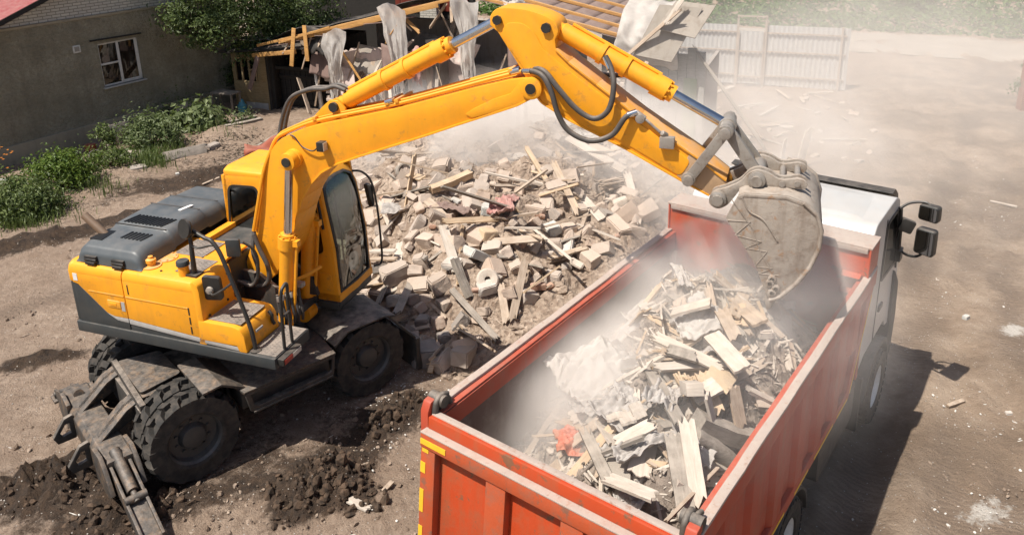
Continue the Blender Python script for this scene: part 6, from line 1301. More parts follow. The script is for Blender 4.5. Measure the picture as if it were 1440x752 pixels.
crumple('orange_cloth', 'small orange-red cloth right below the yellow foam', 'cloth', onload(897, 446, .16), (.26, .24), M['orange_rag'], 19, .08, n=46, freq=5)
lump('white_stone', 'small white lump in the dust before the right wall', 'stone', onload(1075, 468, .10), (.16, .12, .1), M['block_white'], 151)
def lzone(q):
    if q.x < 1.1: return 'at the tailgate end of the load'
    if q.x < 2.3: return 'in the middle of the load'
    if q.x < 3.4: return 'at the bucket end of the load'
    return 'in dust by the headboard'
cnt = 0
while cnt < 285:
    q = V((r_.uniform(.15, 4.4), max(-1.0, min(1.0, r_.gauss(0, .58))), 0))
    if q.y > .55 and q.x < 1.4 and r_.random() < .8: continue
    a = r_.uniform(0, 6.28); Ln = r_.choice((.3, .4, .55, .75, .95)); e = q + V((math.cos(a), math.sin(a), 0)) * Ln
    if not (.1 < e.x < 4.5 and abs(e.y) < 1.08): continue
    q.z = LDL(q.x, q.y) + .07; e.z = LDL(e.x, e.y) + r_.uniform(.05, .17); lf = r_.random() < .55; z_ = lzone(q)
    stick('lath' if lf else 'plank', ('thin dusty lath ' if lf else 'short dusty plank ') + z_, 'lath' if lf else 'plank', TF @ q, TF @ e, r_.choice(('wood_pale', 'wood_pale', 'wood', 'wood_grey', 'wood_fresh')), 3 if lf else r_.choice((0, 1, 2, 5)), r_.uniform(-40, 40), r_.uniform(.35, .95), ('dusty laths ' if lf else 'dusty planks ') + z_); cnt += 1
for k in range(16):
    q = V((r_.uniform(.3, 4.2), r_.uniform(-.9, .8), 0)); q.z = LDL(q.x, q.y) + .09; z_ = lzone(q); w_ = r_.uniform(.22, .5)
    o = crumple('cloth_scrap', 'torn dusty scrap of cloth or film ' + z_, 'scrap', TF @ q, (w_, w_ * r_.uniform(.4, .8)), M[r_.choice(('rag', 'film', 'rag', 'film'))], 200 + k, .10, rz=r_.uniform(0, 360), n=26, freq=4); tag(o, group='torn scraps ' + z_)
for k in range(26):
    q = V((r_.uniform(.2, 4.3), r_.uniform(-1, .8), 0)); q.z = LDL(q.x, q.y) + .05; nm, lb, ct, ms = VAR[1]; z_ = lzone(q)
    o = bpy.data.objects.new('plaster_lump', r_.choice(VAR[1][3])); COL.objects.link(o); s_ = r_.uniform(.4, .75); o.scale = (s_, s_, s_); o.rotation_euler = (r_.gauss(0, .6), r_.gauss(0, .6), r_.uniform(0, 6)); o.location = TF @ q; tag(o, 'small dusty plaster lump ' + z_, 'lump', 'plaster lumps ' + z_)
# splinters and crumbs as loose stuff
_g = (1 + 5 ** .5) / 2
ICO_V = [(a / 1.5, b / 1.5, c / 1.5) for a, b, c in ((-1, _g, 0), (1, _g, 0), (-1, -_g, 0), (1, -_g, 0), (0, -1, _g), (0, 1, _g), (0, -1, -_g), (0, 1, -_g), (_g, 0, -1), (_g, 0, 1), (-_g, 0, -1), (-_g, 0, 1))]
ICO_F = [(0, 11, 5), (0, 5, 1), (0, 1, 7), (0, 7, 10), (0, 10, 11), (1, 5, 9), (5, 11, 4), (11, 10, 2), (10, 7, 6), (7, 1, 8), (3, 9, 4), (3, 4, 2), (3, 2, 6), (3, 6, 8), (3, 8, 9), (4, 9, 5), (2, 4, 11), (6, 2, 10), (8, 6, 7), (9, 8, 1)]
def scatter_bits(name, pts, smin, smax, mat, seed, flat=.5, longr=.4):
    rs = random.Random(seed); m = MB(); prot = ICO_V; ff_ = ICO_F
    for p in pts:
        s_ = smin + (smax - smin) * rs.random() ** 3; lo = rs.random() < longr; ax, ay, az = (s_ * rs.uniform(2, 4), s_ * .35, s_ * .25) if lo else (s_, s_ * rs.uniform(.5, 1), s_ * rs.uniform(.3, 1) * flat * 1.6)
        X = Matrix.Translation(V(p)) @ rot('Z', rs.uniform(0, 360)) @ rot('X', rs.gauss(0, 25)) @ rot('Y', rs.gauss(0, 18)); vs = [X @ V((a * ax * rs.uniform(.55, 1), b * ay * rs.uniform(.55, 1), c * az * rs.uniform(.6, 1))) for a, b, c in prot]; m.add(vs, ff_)
    me_ = bpy.data.meshes.new(name); me_.from_pydata([tuple(v) for v in m.v], [], m.f); me_.materials.append(mat); return tag(link(bpy.data.objects.new(name, me_)), kind='stuff')
P_ = []
while len(P_) < 6000:
    x, y = r_.uniform(-4.5, 5.5), r_.uniform(10, 22.5)
    h = HZL(x, y)
    if h > 0: P_.append((x, y, h + gz(x, y) + .02))
scatter_bits('rubble_crumbs', P_[:4300], .016, .12, M['rubble'], 1)
scatter_bits('wood_litter', P_[4300:], .018, .06, M['wood'], 2, longr=.9)
P_ = []
for _ in range(2600):
    q = V((r_.uniform(.08, 4.5), r_.uniform(-1.1, 1.1), 0)); q.z = LDL(q.x, q.y) + .05; P_.append(TF @ q)
scatter_bits('load_litter', P_[:1700], .012, .06, M['wood_pale'], 3, longr=.9); scatter_bits('load_crumbs', P_[1700:], .02, .06, M['load'], 4)
# gravel and scraps over the yard
P_ = []; W_ = []
while len(P_) < 2000:
    px, py = r_.uniform(-40, 1480), r_.uniform(130, 760) ; p = at(px, py)
    if r_.random() < min(1, 8 / p.y) and p.y < 24 and vnoise(p.x * .9 + 3, p.y * .9) + .5 * vnoise(p.x * 2.7, p.y * 2.7) > .1: P_.append((p.x, p.y, gz(p.x, p.y) + .006))
scatter_bits('gravel', P_, .006, .040, M['soil'] if False else M['rubble'], 5, longr=.12)
for _ in range(1500):
    p = at(r_.gauss(1330, 90), r_.uniform(200, 752)) if r_.random() < .6 else at(r_.uniform(0, 620), r_.uniform(330, 752))
    if vnoise(p.x * 1.1 + 7, p.y * 1.1) < .15: continue
    W_.append((p.x, p.y, gz(p.x, p.y) + .008))
for _ in range(500):
    p = at(r_.gauss(575, 40), r_.gauss(545, 40)); W_.append((p.x, p.y, gz(p.x, p.y) + .01))
scatter_bits('plaster_crumbs', W_, .005, .024, M['white'], 6, longr=.1)
P_ = []
for c, rx, ry, an, hh in MUD[:5] + MUD[9:]:
    for _ in range(110):
        a = r_.uniform(0, 6.28); q = r_.random() ** .5 * 1.1; dx, dy = math.cos(a) * rx * q, math.sin(a) * ry * q; x = c[0] + dx * math.cos(R(an)) - dy * math.sin(R(an)); y = c[1] + dx * math.sin(R(an)) + dy * math.cos(R(an)); P_.append((x, y, GZF(x, y) + .01))
t = NT('wet_clod'); t.col(t.mix(t.ramp(t.noise(12, 6), .35, .7), (.028, .018, .011), (.11, .068, .041))); t.set(Roughness=.9); t.bump(t.noise(40, 5), .6, .02)
scatter_bits('mud', P_, .012, .085, t.m, 7, flat=1, longr=0)
P_ = []
for _ in range(700):
    px, py = r_.uniform(0, 620), r_.uniform(300, 752); p = at(px, py); x, y = p.x, p.y; P_.append((x, y, gz(x, y) + .008))
for _ in range(500):
    p = at(r_.uniform(250, 420), r_.uniform(180, 260)); P_.append((p.x, p.y, gz(p.x, p.y) + .01))
scatter_bits('dirt', P_, .008, .05, M['soil'], 8, flat=1, longr=0)
for i, (px, py, sx, lb, mt) in enumerate(((505, 712, .34, 'short pale split board lying alone left of the tipper tailgate', 'wood_pale'), (543, 690, .26, 'thin curved twig-like lath left of the tipper tailgate', 'wood'), (1412, 283, .55, 'white bent strip lying on the drive at far right', 'wood_pale'), (1200, 205, .5, 'broken plank on the dusty drive behind the tipper cab', 'wood'), (1345, 560, .3, 'small tan wood chip right of the front wheel', 'wood'))):
    p = at(px, py); p.z = gz(p.x, p.y) + .03; a = R((150, 60, -48, 10, 20)[i]); d = V((math.cos(a), math.sin(a), .02)) * sx * .5; stick('board' if i != 2 else 'white_strip', lb, 'board' if i != 2 else 'strip', p - d, p + d, mt, 0 if i in (0, 3) else 3, 8, .9 if i in (0, 3) else 1.1)
for i, (px, py, s_, lb) in enumerate(((1420, 572, .06, 'white plaster lump on the drive at the right edge'), (1358, 448, .08, 'small white stone in the drive beyond the cab shadow'), (1318, 395, .06, 'pale stone on the drive beside the mirror'), (302, 287, .2, 'pale brick on the soil behind the excavator cab'), (250, 247, .10, 'small bluish stone on the soil above the excavator hood'))):
    p = at(px, py); p.z = gz(p.x, p.y) + s_ * .25; lump('stone', lb, 'stone', p, (s_ * 1.3, s_, s_ * .8), M['block_white'], 160 + i, 30 * i)
# ------------------------------------------------------------------ half demolished house   (GF: x to the left along the front, y outwards, z up)
RU = thing('ruined_house', 'half demolished house with torn gable roof behind the rubble heap', 'house', GF)
w = MB()
for k in range(8): w.box(.02 + k * .235, .245 + k * .235, -.10 + .008 * (k % 2), .02 + .01 * (k % 3 == 0), 0, 2.75 + .1 * math.sin(k * 2))
w.build('board_wall', M['board_grey'], RU, bevel=.004)
MB().box(.20, .55, .035, .06, 0, 2.05).build('green_board', M['green_board'], RU, bevel=.004)
MB().box(.0, .16, .03, .07, 0, 2.6).build('corner_board', M['board_grey'], RU, bevel=.004)
w = MB(); w.box(.0, .1, -2.6, -.12, 0, 2.3); w.build('side_wall', M['plaster_grey'], RU)
w = MB(); w.box(1.86, 2.1, -.25, .02, 0, 2.6); w.box(1.86, 2.0, -4.5, -.25, 0, 2.4); w.build('cross_wall', M['plaster_grey'], RU)
# torn brick edge
w = MB()
for k in range(40):
    z = 1.0 + (k // 4) * .14; x = 2.12 + (k % 4) * .13 + r_.uniform(-.03, .03)
    if x - 2.1 < .55 - .25 * abs(math.sin(k)): w.box(x, x + .12, -.18 + r_.uniform(-.05, .08), .02 + r_.uniform(-.06, .08), z, z + .12)
w.build('broken_brick_edge', M['block'], RU, bevel=.012)
w = MB(); w.box(2.1, 3.6, -3.0, -2.85, 0, 2.8); w.box(4.9, 11.4, -2.6, -2.4, 0, 2.9); w.build('inner_wall', M['plaster_grey'], RU)
w = MB(); w.box(4.0, 4.12, -2.6, .0, 0, 2.4); w.build('partition_wall', M['plaster_grey'], RU); w = MB(); w.box(7.9, 8.05, -2.5, -.05, 0, 2.6); w.build('partition_wall', M['plaster_grey'], RU)
# white door and window leaves standing in the dust
def leafframe(name, x0, x1, z0, z1, y, nx_, nz_, th=.05, panel=None):
    m = MB(); b_ = .09; m.box(x0, x0 + b_, y, y + th, z0, z1); m.box(x1 - b_, x1, y, y + th, z0, z1); m.box(x0 + b_, x1 - b_, y, y + th, z0, z0 + b_); m.box(x0 + b_, x1 - b_, y, y + th, z1 - b_, z1)
    for k in range(1, nx_): xx = x0 + (x1 - x0) * k / nx_; m.box(xx - .03, xx + .03, y + .005, y + th - .005, z0 + b_, z1 - b_)
    for k in range(1, nz_): zz = z0 + (z1 - z0) * k / nz_; m.box(x0 + b_, x1 - b_, y + .005, y + th - .005, zz - .03, zz + .03)
    o = m.build(name, M['white'], RU, bevel=.006)
    if panel: MB().box(x0 + .05, x1 - .05, y + .015, y + .03, z0 + .05, z1 - .05).build('panel', panel, o)
leafframe('door_leaf', 3.72, 4.5, 0, 1.95, -.12, 1, 3, .05, M['white']); leafframe('door_leaf', 4.55, 5.05, 0, 1.95, -.15, 1, 3, .05, M['white']); leafframe('window_frame', 5.15, 5.5, 0, 1.9, -.1, 1, 2, .08)
# plastered front with a window
w = MB(); w.box(8.05, 8.86, -.25, 0, 0, 2.2); w.box(9.56, 11.45, -.25, 0, 0, 1.75); w.box(8.86, 9.56, -.25, 0, 0, .80)
def jag(x0, x1, base, n, lo, hi, seed):
    rs = random.Random(seed); top = []
    for k in range(n + 1):
        x_ = x0 + (x1 - x0) * k / n; z_ = lo + (hi - lo) * (.5 + .5 * mnoise.noise(V((x_ * 1.1, seed, 0)))) + .16 * mnoise.noise(V((x_ * 5, seed, 3))); top += [(x_, z_), (x_ + (x1 - x0) / n * .5, z_ + rs.uniform(-.08, .05))] if k < n else [(x_, z_)]
    return [(x0, base)] + top + [(x1, base)]
w.prism(jag(8.05, 8.86, 2.15, 6, 2.3, 2.8, 3), -.24, -.01); w.prism(jag(8.86, 9.56, 2.32, 5, 2.4, 2.7, 4), -.24, -.015); w.prism(jag(9.56, 11.45, 1.7, 12, 1.75, 2.75, 5), -.24, -.012)
w.build('plaster_wall', M['plaster_pink'], RU, bevel=.01)
leafframe('window', 8.88, 9.54, .82, 2.30, -.14, 2, 2, .06, M['dark_glass'])
w = MB()
for k in range(5): w.box(8.93 + k * .12, 8.99 + k * .12, -.17, -.16, .9, 2.25)
w.build('curtain', M['slate'], RU)
w = MB()
w.prism(jag(5.5, 7.9, 0, 16, .9, 2.3, 8), -.9, -.75)
w.build('broken_wall', M['plaster_pink'], RU, bevel=.03)
w = MB(); w.box(11.45, 11.70, -.28, .05, 0, 2.2); w.build('wall_edge', M['plaster_pink'], RU, bevel=.02)
w = MB(); w.box(11.48, 11.72, -.13, .01, .1, 2.1)
for k in range(26): x, z = 11.45 + r_.uniform(-.12, .3), .2 + 1.9 * r_.random(); w.box(x, x + .2, -.15, .02 + .1 * r_.random(), z, z + .1)
w.build('broken_brick_edge', M['block'], RU, bevel=.012)
w = MB(); w.bar((12.10, .05, -.1), (12.22, .08, 1.5), .16, .08); wp = w.build('white_post', M['white'], RU, bevel=.006)
w = MB(); w.bar((11.62, .1, -.1), (11.66, .12, 1.45), .16, .08); w.build('white_post', M['white'], RU, bevel=.006)
w = MB(); w.sheet(lambda i, j: V((11.25 + 1.05 * i, .10 + .25 * j + .10 * math.sin(i * 6), 2.15 - .75 * j - .05 * math.sin(i * 3) + .1 * i * j)), 14, 10); w.build('brown_sheet', M['brown_sheet'], RU, thick=.01)
# roof: ridge runs back from the front; both slopes torn
RZ, RXr = 4.10, 6.5
def roofz(x): return RZ - (.238 * (x - RXr) if x > RXr else .225 * (RXr - x))
w = MB()
for k in range(7):
    x0, x1 = 2.05 + k * .64, 2.05 + (k + 1) * .64
    w.sheet(lambda i, j, x0=x0, x1=x1: V((x0 + (x1 - x0) * i, .50 - 6.5 * j, roofz(x0 + (x1 - x0) * i) - .03 + .004 * (k % 2) + .03 * mnoise.noise(V((x0 + i * .6, j * 6, 1))))), 3, 20)
w.build('roof_sheeting', M['brown_sheet'], RU, thick=.015)
for k, y in enumerate((.40, -.75, -2.1, -3.5)):
    w = MB(); w.bar((2.0 + .1 * (k % 2), y, roofz(2.0) + .03), (RXr, y, RZ + .03), .12, .09); w.build('rafter', M['wood_orange'], RU, bevel=.006)
for k, (y, xe) in enumerate(((.42, 14.1), (.15, 11.2), (-.9, 9.6), (-1.9, 9.0))):
    w = MB(); w.bar((xe, y, roofz(xe) + .02), (RXr, y, RZ + .02), .13, .08); w.build('rafter', M['wood_orange'], RU, bevel=.006)
w = MB()
def felt(i, j):
    x = 13.9 - 7.2 * i; y = .02 - 4.2 * j; s_ = mnoise.noise(V((i * 9, j * 7, 2))); return V((x, y + .15 * s_ * (1 if j < .1 else 0), roofz(x) + .09 + .04 * s_ + .16 * max(0, math.sin(i * 11)) * (j < .06)))
w.sheet(felt, 40, 24); w.build('roofing_felt', M['tar'], RU, thick=.015)
w = MB()
for k in range(6): x = 13.6 - k * .9; w.bar((x, .45, roofz(x) - .09), (x - .75, .42 - .1 * (k % 2), roofz(x - .75) - .14 - .05 * (k % 3)), .20, .02)
w.build('torn_boarding', M['brown_sheet'], RU, bevel=.003)
w = MB(); w.bar((13.0, .46, roofz(13.0) - .03), (7.5, .47, roofz(7.5) - .03), .04, .17); w.build('verge_board', M['wood_orange'], RU, bevel=.005)
w = MB()
for k in range(3): w.bar((6.7 + .32 * k, -.15 - .2 * k, 3.7), (7.0 + .35 * k, -.1 - .2 * k, 2.55), .18, .03, up=(0, 1, 0))
w.build('hanging_plank', M['wood_grey'], RU, bevel=.004)
w = MB()
for k, (x, zt, zb, dx) in enumerate(((12.55, 2.95, 1.75, .18), (12.15, 3.05, 1.95, -.05), (10.9, 2.4, 1.0, -1.0))): w.bar((x, .52, zt), (x + dx, .60, zb), .14 if k < 2 else .07, .03, up=(0, 1, 0))
w.bar((13.2, .5, 2.45), (11.2, .55, 3.05), .06, .04, up=(0, 1, 0)); w.build('torn_batten', M['wood_orange'], RU, bevel=.004)
for k in range(20):
    x_ = r_.uniform(4.9, 12.4); a_ = V((x_, r_.uniform(.25, .9), r_.uniform(.2, .5))); b_ = V((x_ + r_.uniform(-1.2, 1.2), r_.uniform(-.3, .35), r_.uniform(1.3, 2.7))); stick('leaning_board', 'broken board leaning against the torn front of the ruin', 'board', GF @ a_, GF @ b_, r_.choice(('wood_pale', 'wood', 'wood_grey', 'wood')), r_.choice((0, 1, 2, 3)), r_.uniform(-60, 60), 1.1, 'boards leaning on the ruin')
for k in range(12):
    x_ = r_.uniform(6.8, 12.8); a_ = V((x_, r_.uniform(.1, .5), roofz(x_) - .05)); b_ = a_ + V((r_.uniform(-.7, .7), r_.uniform(0, .3), -r_.uniform(.4, 1.1))); stick('hanging_batten', 'splintered batten dangling from the torn roof edge of the ruin', 'batten', GF @ a_, GF @ b_, r_.choice(('wood', 'wood_grey', 'wood_orange')), r_.choice((2, 3, 0)), r_.uniform(-60, 60), .9, 'battens dangling from the ruin roof')
for k in range(9):
    x_ = 5.2 + k * .85 + r_.uniform(-.3, .3); z_ = r_.uniform(1.3, 2.9); w_, h_2 = r_.uniform(.5, 1.0), r_.uniform(.5, .9); y_ = r_.uniform(-.5, .35); sd = r_.uniform(0, 9); ln_ = r_.uniform(-.5, .5)
    m = MB(); m.sheet(lambda i, j: V((x_ + w_ * (i - .5) + ln_ * j, y_ + .35 * j + .06 * mnoise.noise(V((i * 3, j * 3, sd))), z_ - h_2 * j * (1 + .3 * mnoise.noise(V((i * 4, sd, 2)))) + .15 * i)), 10, 8)
    o = m.build('sagging_sheet', M[('brown_sheet', 'slate', 'plaster_pink', 'tar', 'white')[k % 5]], thick=.012); o.matrix_world = GF
    tag(o, ('sagging brown roofing sheet', 'tilted grey cement sheet', 'fallen pinkish plaster panel', 'sagging black felt piece', 'broken white painted panel')[k % 5] + ' in the torn front of the ruin', 'sheet', ('brown', 'grey', 'pink', 'black', 'white')[k % 5] + ' sheets in the ruin front')
# plastic film hanging from the eaves
def hang(name, label, x, y, zt, wid, ln, seed, mat='film_torn', tw=.5):
    def fn(i, j):
        k = 1 - (.30 + .38 * tw) * j ** .8 + .25 * mnoise.noise(V((j * 2.6, seed, 9))); xx = x + (i - .5) * wid * k + .30 * mnoise.noise(V((seed, j * 1.6, 2))) * j - .22 * j * (seed % 3 - .8)
        rag = 1 + .55 * mnoise.noise(V((i * 5, seed, 4))) + .2 * mnoise.noise(V((i * 17, seed, 6)))
        f_ = math.sin(i * 9 + seed + 2.2 * mnoise.noise(V((i * 2, j * 2, seed)))) * .05 * (.4 + j)
        return V((xx + .04 * mnoise.noise(V((i * 6, j * 7, seed + 2))), y + f_ + .20 * mnoise.noise(V((i * 2.2 + j, j * 1.8, seed))) + .06 * mnoise.noise(V((i * 7 + j * 4, j * 5, seed + 7))), zt - .10 * math.sin(i * 5 + seed) * (1 - j) - ln * j * rag))
    m = MB(); m.sheet(fn, 40, 30); o = m.build(name, M[mat]); o.matrix_world = GF; return tag(o, label, 'plastic film')
hang('plastic_film', 'grey-white plastic film hanging at the left end of the torn roof by the orange battens', 11.0, .62, 2.95, .85, 1.9, 3)
hang('plastic_film', 'long twisted white film hanging above the arm cylinder of the excavator', 8.95, .65, 3.75, .95, 2.4, 8, tw=.9)
hang('plastic_film', 'thin torn white film hanging left of the raised boom head', 6.55, .7, 4.05, .85, 2.1, 13)
hang('plastic_film', 'small white film bunched over the ridge above the boom head', 5.3, .45, 4.2, .9, .45, 17)
hang('reddish_cloth', 'faded reddish cloth strip hanging before the dark opening of the ruin', 8.45, .45, 2.5, .45, 1.0, 23, 'pink_rag')
# tarpaulin and loose panels on the right corner
def tarp(i, j):
    x = 2.25 - 1.6 * i; zz = 4.05 - 1.45 * j ** 1.2 - .25 * i; return V((x + .15 * mnoise.noise(V((i * 4, j * 3, 1))), .45 + .35 * math.sin(3.1 * j) + .12 * mnoise.noise(V((i * 5, j * 6, 2))) - 1.6 * (1 - j) ** 2, zz + .12 * mnoise.noise(V((i * 6, j * 5, 5)))))
m = MB(); m.sheet(tarp, 30, 30); o = m.build('white_tarpaulin', M['film'], thick=.01); o.matrix_world = GF; tag(o, 'dusty white tarpaulin draped over the right roof corner of the ruin', 'tarpaulin')
for k, (a, b, c, d, lb) in enumerate((((1.75, .75, 2.75), (.75, .80, 2.62), (.1, .35, 3.95), (1.2, .3, 4.0), 'large pale grey panel hanging at the ruin\'s right roof corner'), ((1.2, .7, 3.45), (.2, .72, 3.25), (-.2, .2, 4.0), (.8, .2, 4.1), 'small pale panel on top of the right roof corner'))):
    m = MB(); m.add([a, b, c, d, V(a) + V((0, -.02, -.02)), V(b) + V((0, -.02, -.02)), V(c) + V((0, -.02, -.02)), V(d) + V((0, -.02, -.02))], [(0, 1, 2, 3), (7, 6, 5, 4), (0, 4, 5, 1), (1, 5, 6, 2), (2, 6, 7, 3), (3, 7, 4, 0)])
    o = m.build('cement_sheet', M['slate']); o.matrix_world = GF; tag(o, lb, 'panel')
for k, (a, b, w_, lb, mt) in enumerate((((2.2, .75, 2.45), (.55, .72, 4.0), .12, 'warped brown batten lying across the tarpaulin', 'wood'), ((.95, .8, 3.55), (.55, .5, 4.25), .12, 'short pale board stub standing on the roof corner panels', 'wood_pale'), ((.35, .25, 3.0), (-1.75, 1.0, .55), .08, 'long thin pole leaning from the roof corner towards the fence', 'wood_grey'), ((1.6, .8, 2.35), (1.35, .75, 2.6), .15, 'splintered beam end under the grey roof panel', 'wood'))):
    stick('batten' if k != 2 else 'leaning_pole', lb, 'batten' if k != 2 else 'pole', GF @ V(a), GF @ V(b), mt, 0 if k != 2 else 2, 40, 1 if k != 2 else .8)
# ------------------------------------------------------------------ dark garage, plywood shed and the red building behind
GA = thing('open_garage', 'dark open lean-to with plank doors between the shed and the ruin', 'garage', GF)
m = MB(); m.box(12.3, 14.2, -3.0, -2.9, -.1, 2.3); m.box(12.2, 12.3, -3, 0, -.1, 2.3); m.box(14.15, 14.25, -3, 0, -.1, 2.2); m.build('wall', M['void'], GA)
m = MB()
for k in range(8): m.box(12.42 + k * .21, 12.61 + k * .21, -.5 + .02 * (k % 2), -.46, -.1, 1.35)
m.box(12.4, 14.1, -.45, -.42, .2, .32); m.box(12.4, 14.1, -.45, -.42, 1.05, 1.17); m.build('plank_door', M['dark_wood'], GA, bevel=.004)
m = MB(); m.box(12.25, 14.3, -.30, -.18, 1.42, 1.52); m.box(14.02, 14.15, -.2, -.06, -.1, 2.1); m.build('door_frame', M['dark_wood'], GA, bevel=.004)
SH = thing('plywood_shed', 'small ochre board shed with bare window frames beside the tree', 'shed', GF)
m = MB(); m.box(14.25, 15.65, -.06, 0, -.1, .98); m.box(14.25, 14.62, -.06, 0, .98, 1.92); m.box(15.55, 15.65, -.06, 0, .98, 1.92); m.box(14.62, 15.55, -.06, 0, 1.72, 1.92)
for z in (.33, .66): m.box(14.25, 15.65, 0, .006, z, z + .012)
m.build('board_wall', M['ply'], SH, bevel=.004)
m = MB(); m.box(14.25, 14.32, -2.5, -.06, -.1, 1.95); m.box(15.58, 15.65, -2.5, -.06, -.1, 1.95); m.box(14.25, 15.65, -2.55, -2.5, -.1, 1.95); m.build('side_wall', M['void'], SH)
m = MB()
for x in (14.64, 14.92, 15.22, 15.50): m.box(x, x + .06, -.05, .015, .98, 1.72)
m.box(14.64, 15.0, -.04, .012, 1.35, 1.40); m.build('window_frame', M['ply'], SH, bevel=.004)
m = MB(); m.add([(16.0, .3, 1.93), (12.3, .45, 2.28), (12.3, -3.1, 2.75), (16.0, -3.1, 2.35), (16.0, .3, 1.97), (12.3, .45, 2.32), (12.3, -3.1, 2.79), (16.0, -3.1, 2.39)], [(0, 3, 2, 1), (4, 5, 6, 7), (0, 1, 5, 4), (1, 2, 6, 5), (2, 3, 7, 6), (3, 0, 4, 7)]); m.build('roof', M['tar'], SH)
m = MB(); m.bar((14.35, .42, 1.98), (12.6, .5, 2.2), .10, .13); m.build('eaves_beam', M['wood_orange'], SH, bevel=.005)
m = MB(); m.bar((14.1, .5, 1.95), (14.55, .55, .85), .16, .03, up=(0, 1, 0)); m.build('hanging_board', M['brown_sheet'], SH, bevel=.003)
m = MB(); m.box(14.3, 15.2, .02, .04, -.1, .26); m.build('metal_skirt', M['silver'], SH)
m = MB()
for k in range(22): a = r_.uniform(12.6, 15.6); m.bar((a, r_.uniform(-2, .2), 2.36), (a + r_.uniform(-.5, .5), r_.uniform(-2, .2), 2.40), .08, .03)
m.build('roof_litter', M['wood_grey'], SH)
RB = thing('red_boarded_house', 'dark red boarded outbuilding with pale brick pier behind the ruin', 'building', GF)
m = MB(); m.box(9.4, 19.5, -6.2, -6.0, 0, 5.4); m.build('dark_wall', M['dark_wood'], RB)
m = MB()
for k in range(14): m.box(9.6 + k * .22, 9.81 + k * .22, -5.98, -5.94 + .01 * (k % 2), 2.6, 4.9)
m.build('red_boards', M['red_board'], RB, bevel=.004)
m = MB(); m.box(10.75, 11.45, -5.9, -5.6, 2.0, 5.0); m.build('brick_pier', M['brick_pale'], RB)
m = MB(); m.box(13.6, 14.4, -5.95, -5.85, 3.3, 4.3); m.build('shutter', M['ply'], RB, bevel=.01)
m = MB(); m.box(9.2, 14.8, -6.6, -5.3, 5.0, 5.1); m.build('roof', M['tar'], RB)
p = GF @ V((15.3, .9, 0)); tbx = thing('garden_table', 'small dark wooden table in shade before the ochre shed', 'table', GF @ tr(15.35, .8, 0))
m = MB(); m.box(-.45, .45, -.25, .25, .74, .78); m.build('tabletop', M['wood_grey'], tbx)
for x, y in ((-.4, -.2), (.4, -.2), (-.4, .2), (.4, .2)): MB().box(x - .025, x + .025, y - .025, y + .025, -.1, .74).build('leg', M['wood_grey'], tbx)
m = MB(); m.lathe([(0, 0), (.13, .0), (.15, .3), (.1, .34), (.05, .5), (0, .5)], (0, 0, 0), 'z', 16); o = m.build('blue_container', M['blue_bits']); o.location = GF @ V((14.95, .55, 0)); tag(o, 'teal plastic container standing at the shed wall', 'container')
m = MB(); m.lathe([(0, 0), (.1, .0), (.13, .24), (.12, .24), (.09, .02), (0, .02)], (0, 0, 0), 'z', 16); o = m.build('bucket', M['white']); o.location = GF @ V((15.5, 1.15, .02)); tag(o, 'white bucket beside the dark table by the shed', 'bucket')
def hz(px, py): q = at(px, py); q.z = gz(q.x, q.y); return q
def GS(label, a, b, mt, kind, w=1, h0=.05, h1=.05, name='plank', cat='plank'):
    p0, p1 = hz(*a), hz(*b); p0.z += h0; p1.z += h1; return stick(name, label, cat, p0, p1, mt, kind, 10, w)
GS('nearer of two long timbers on the soil in front of the shed', (318, 190), (370, 176), 'wood_grey', 4, 1.3)
GS('farther of two long timbers on the soil in front of the shed', (322, 183), (362, 172), 'wood_grey', 4, 1.1)
GS('dark branch lying on soil left of the excavator boom', (362, 208), (402, 186), 'wood_grey', 3, 1.3, name='branch', cat='branch')
GS('thin lath on the soil beyond the engine hood', (285, 262), (310, 256), 'wood', 3)
# leafy litter by the shed
P_ = []
for _ in range(900):
    q = hz(r_.gauss(330, 32), r_.gauss(212, 15)); P_.append((q.x, q.y, q.z + .015))
scatter_bits('leaf_litter', P_, .012, .05, M['bark'], 11, longr=.5)
# ------------------------------------------------------------------ sheet metal fence with its gate
FB = at(1188, 128); FF = frame((FB.x, FB.y, 0), 157.6)
FE = thing('sheet_metal_fence', 'pale corrugated metal fence with rusty rails and posts behind the ruin', 'fence', FF)
def corr(x0, x1, z0, z1, y=0):
    m = MB(); n = int((x1 - x0) / .04)
    m.sheet(lambda i, j: V((x0 + (x1 - x0) * i, y + .013 * (1 if (int(round(i * n)) // 2) % 2 else -1), z0 + (z1 - z0) * j)), n, 1); return m
corr(0, 2.72, .02, 2.17).build('panel', M['fence'], FE); corr(3.70, 6.8, .02, 2.15).build('panel', M['fence'], FE)
for z in (.35, 1.22, 1.88):
    MB().box(.1, 2.7, .03, .07, z, z + .05).build('rail', M['fence_rail'], FE); MB().box(3.72, 6.8, .03, .07, z, z + .05).build('rail', M['fence_rail'], FE)
for x in (.22, 2.70, 3.66, 6.7): MB().box(x, x + .07, .03, .10, -.2, 2.2 if x < 1 or x > 5 else 2.5).build('post', M['fence_rail'], FE)
GT = thing('fence_gate', 'narrow corrugated gate under a raised rusty frame in the pale fence', 'gate', FF @ tr(0, .02, 0))
corr(2.78, 3.65, .06, 1.95, .03).build('panel', M['fence'], GT); m = MB(); m.box(2.77, 3.66, .07, .11, .3, .35); m.box(2.77, 3.66, .07, .11, 1.20, 1.25); m.box(2.70, 3.73, .07, .11, 2.45, 2.50); m.box(2.77, 2.81, .07, .11, .06, 1.95); m.box(3.62, 3.66, .07, .11, .06, 1.95); m.build('gate_frame', M['fence_rail'], GT)
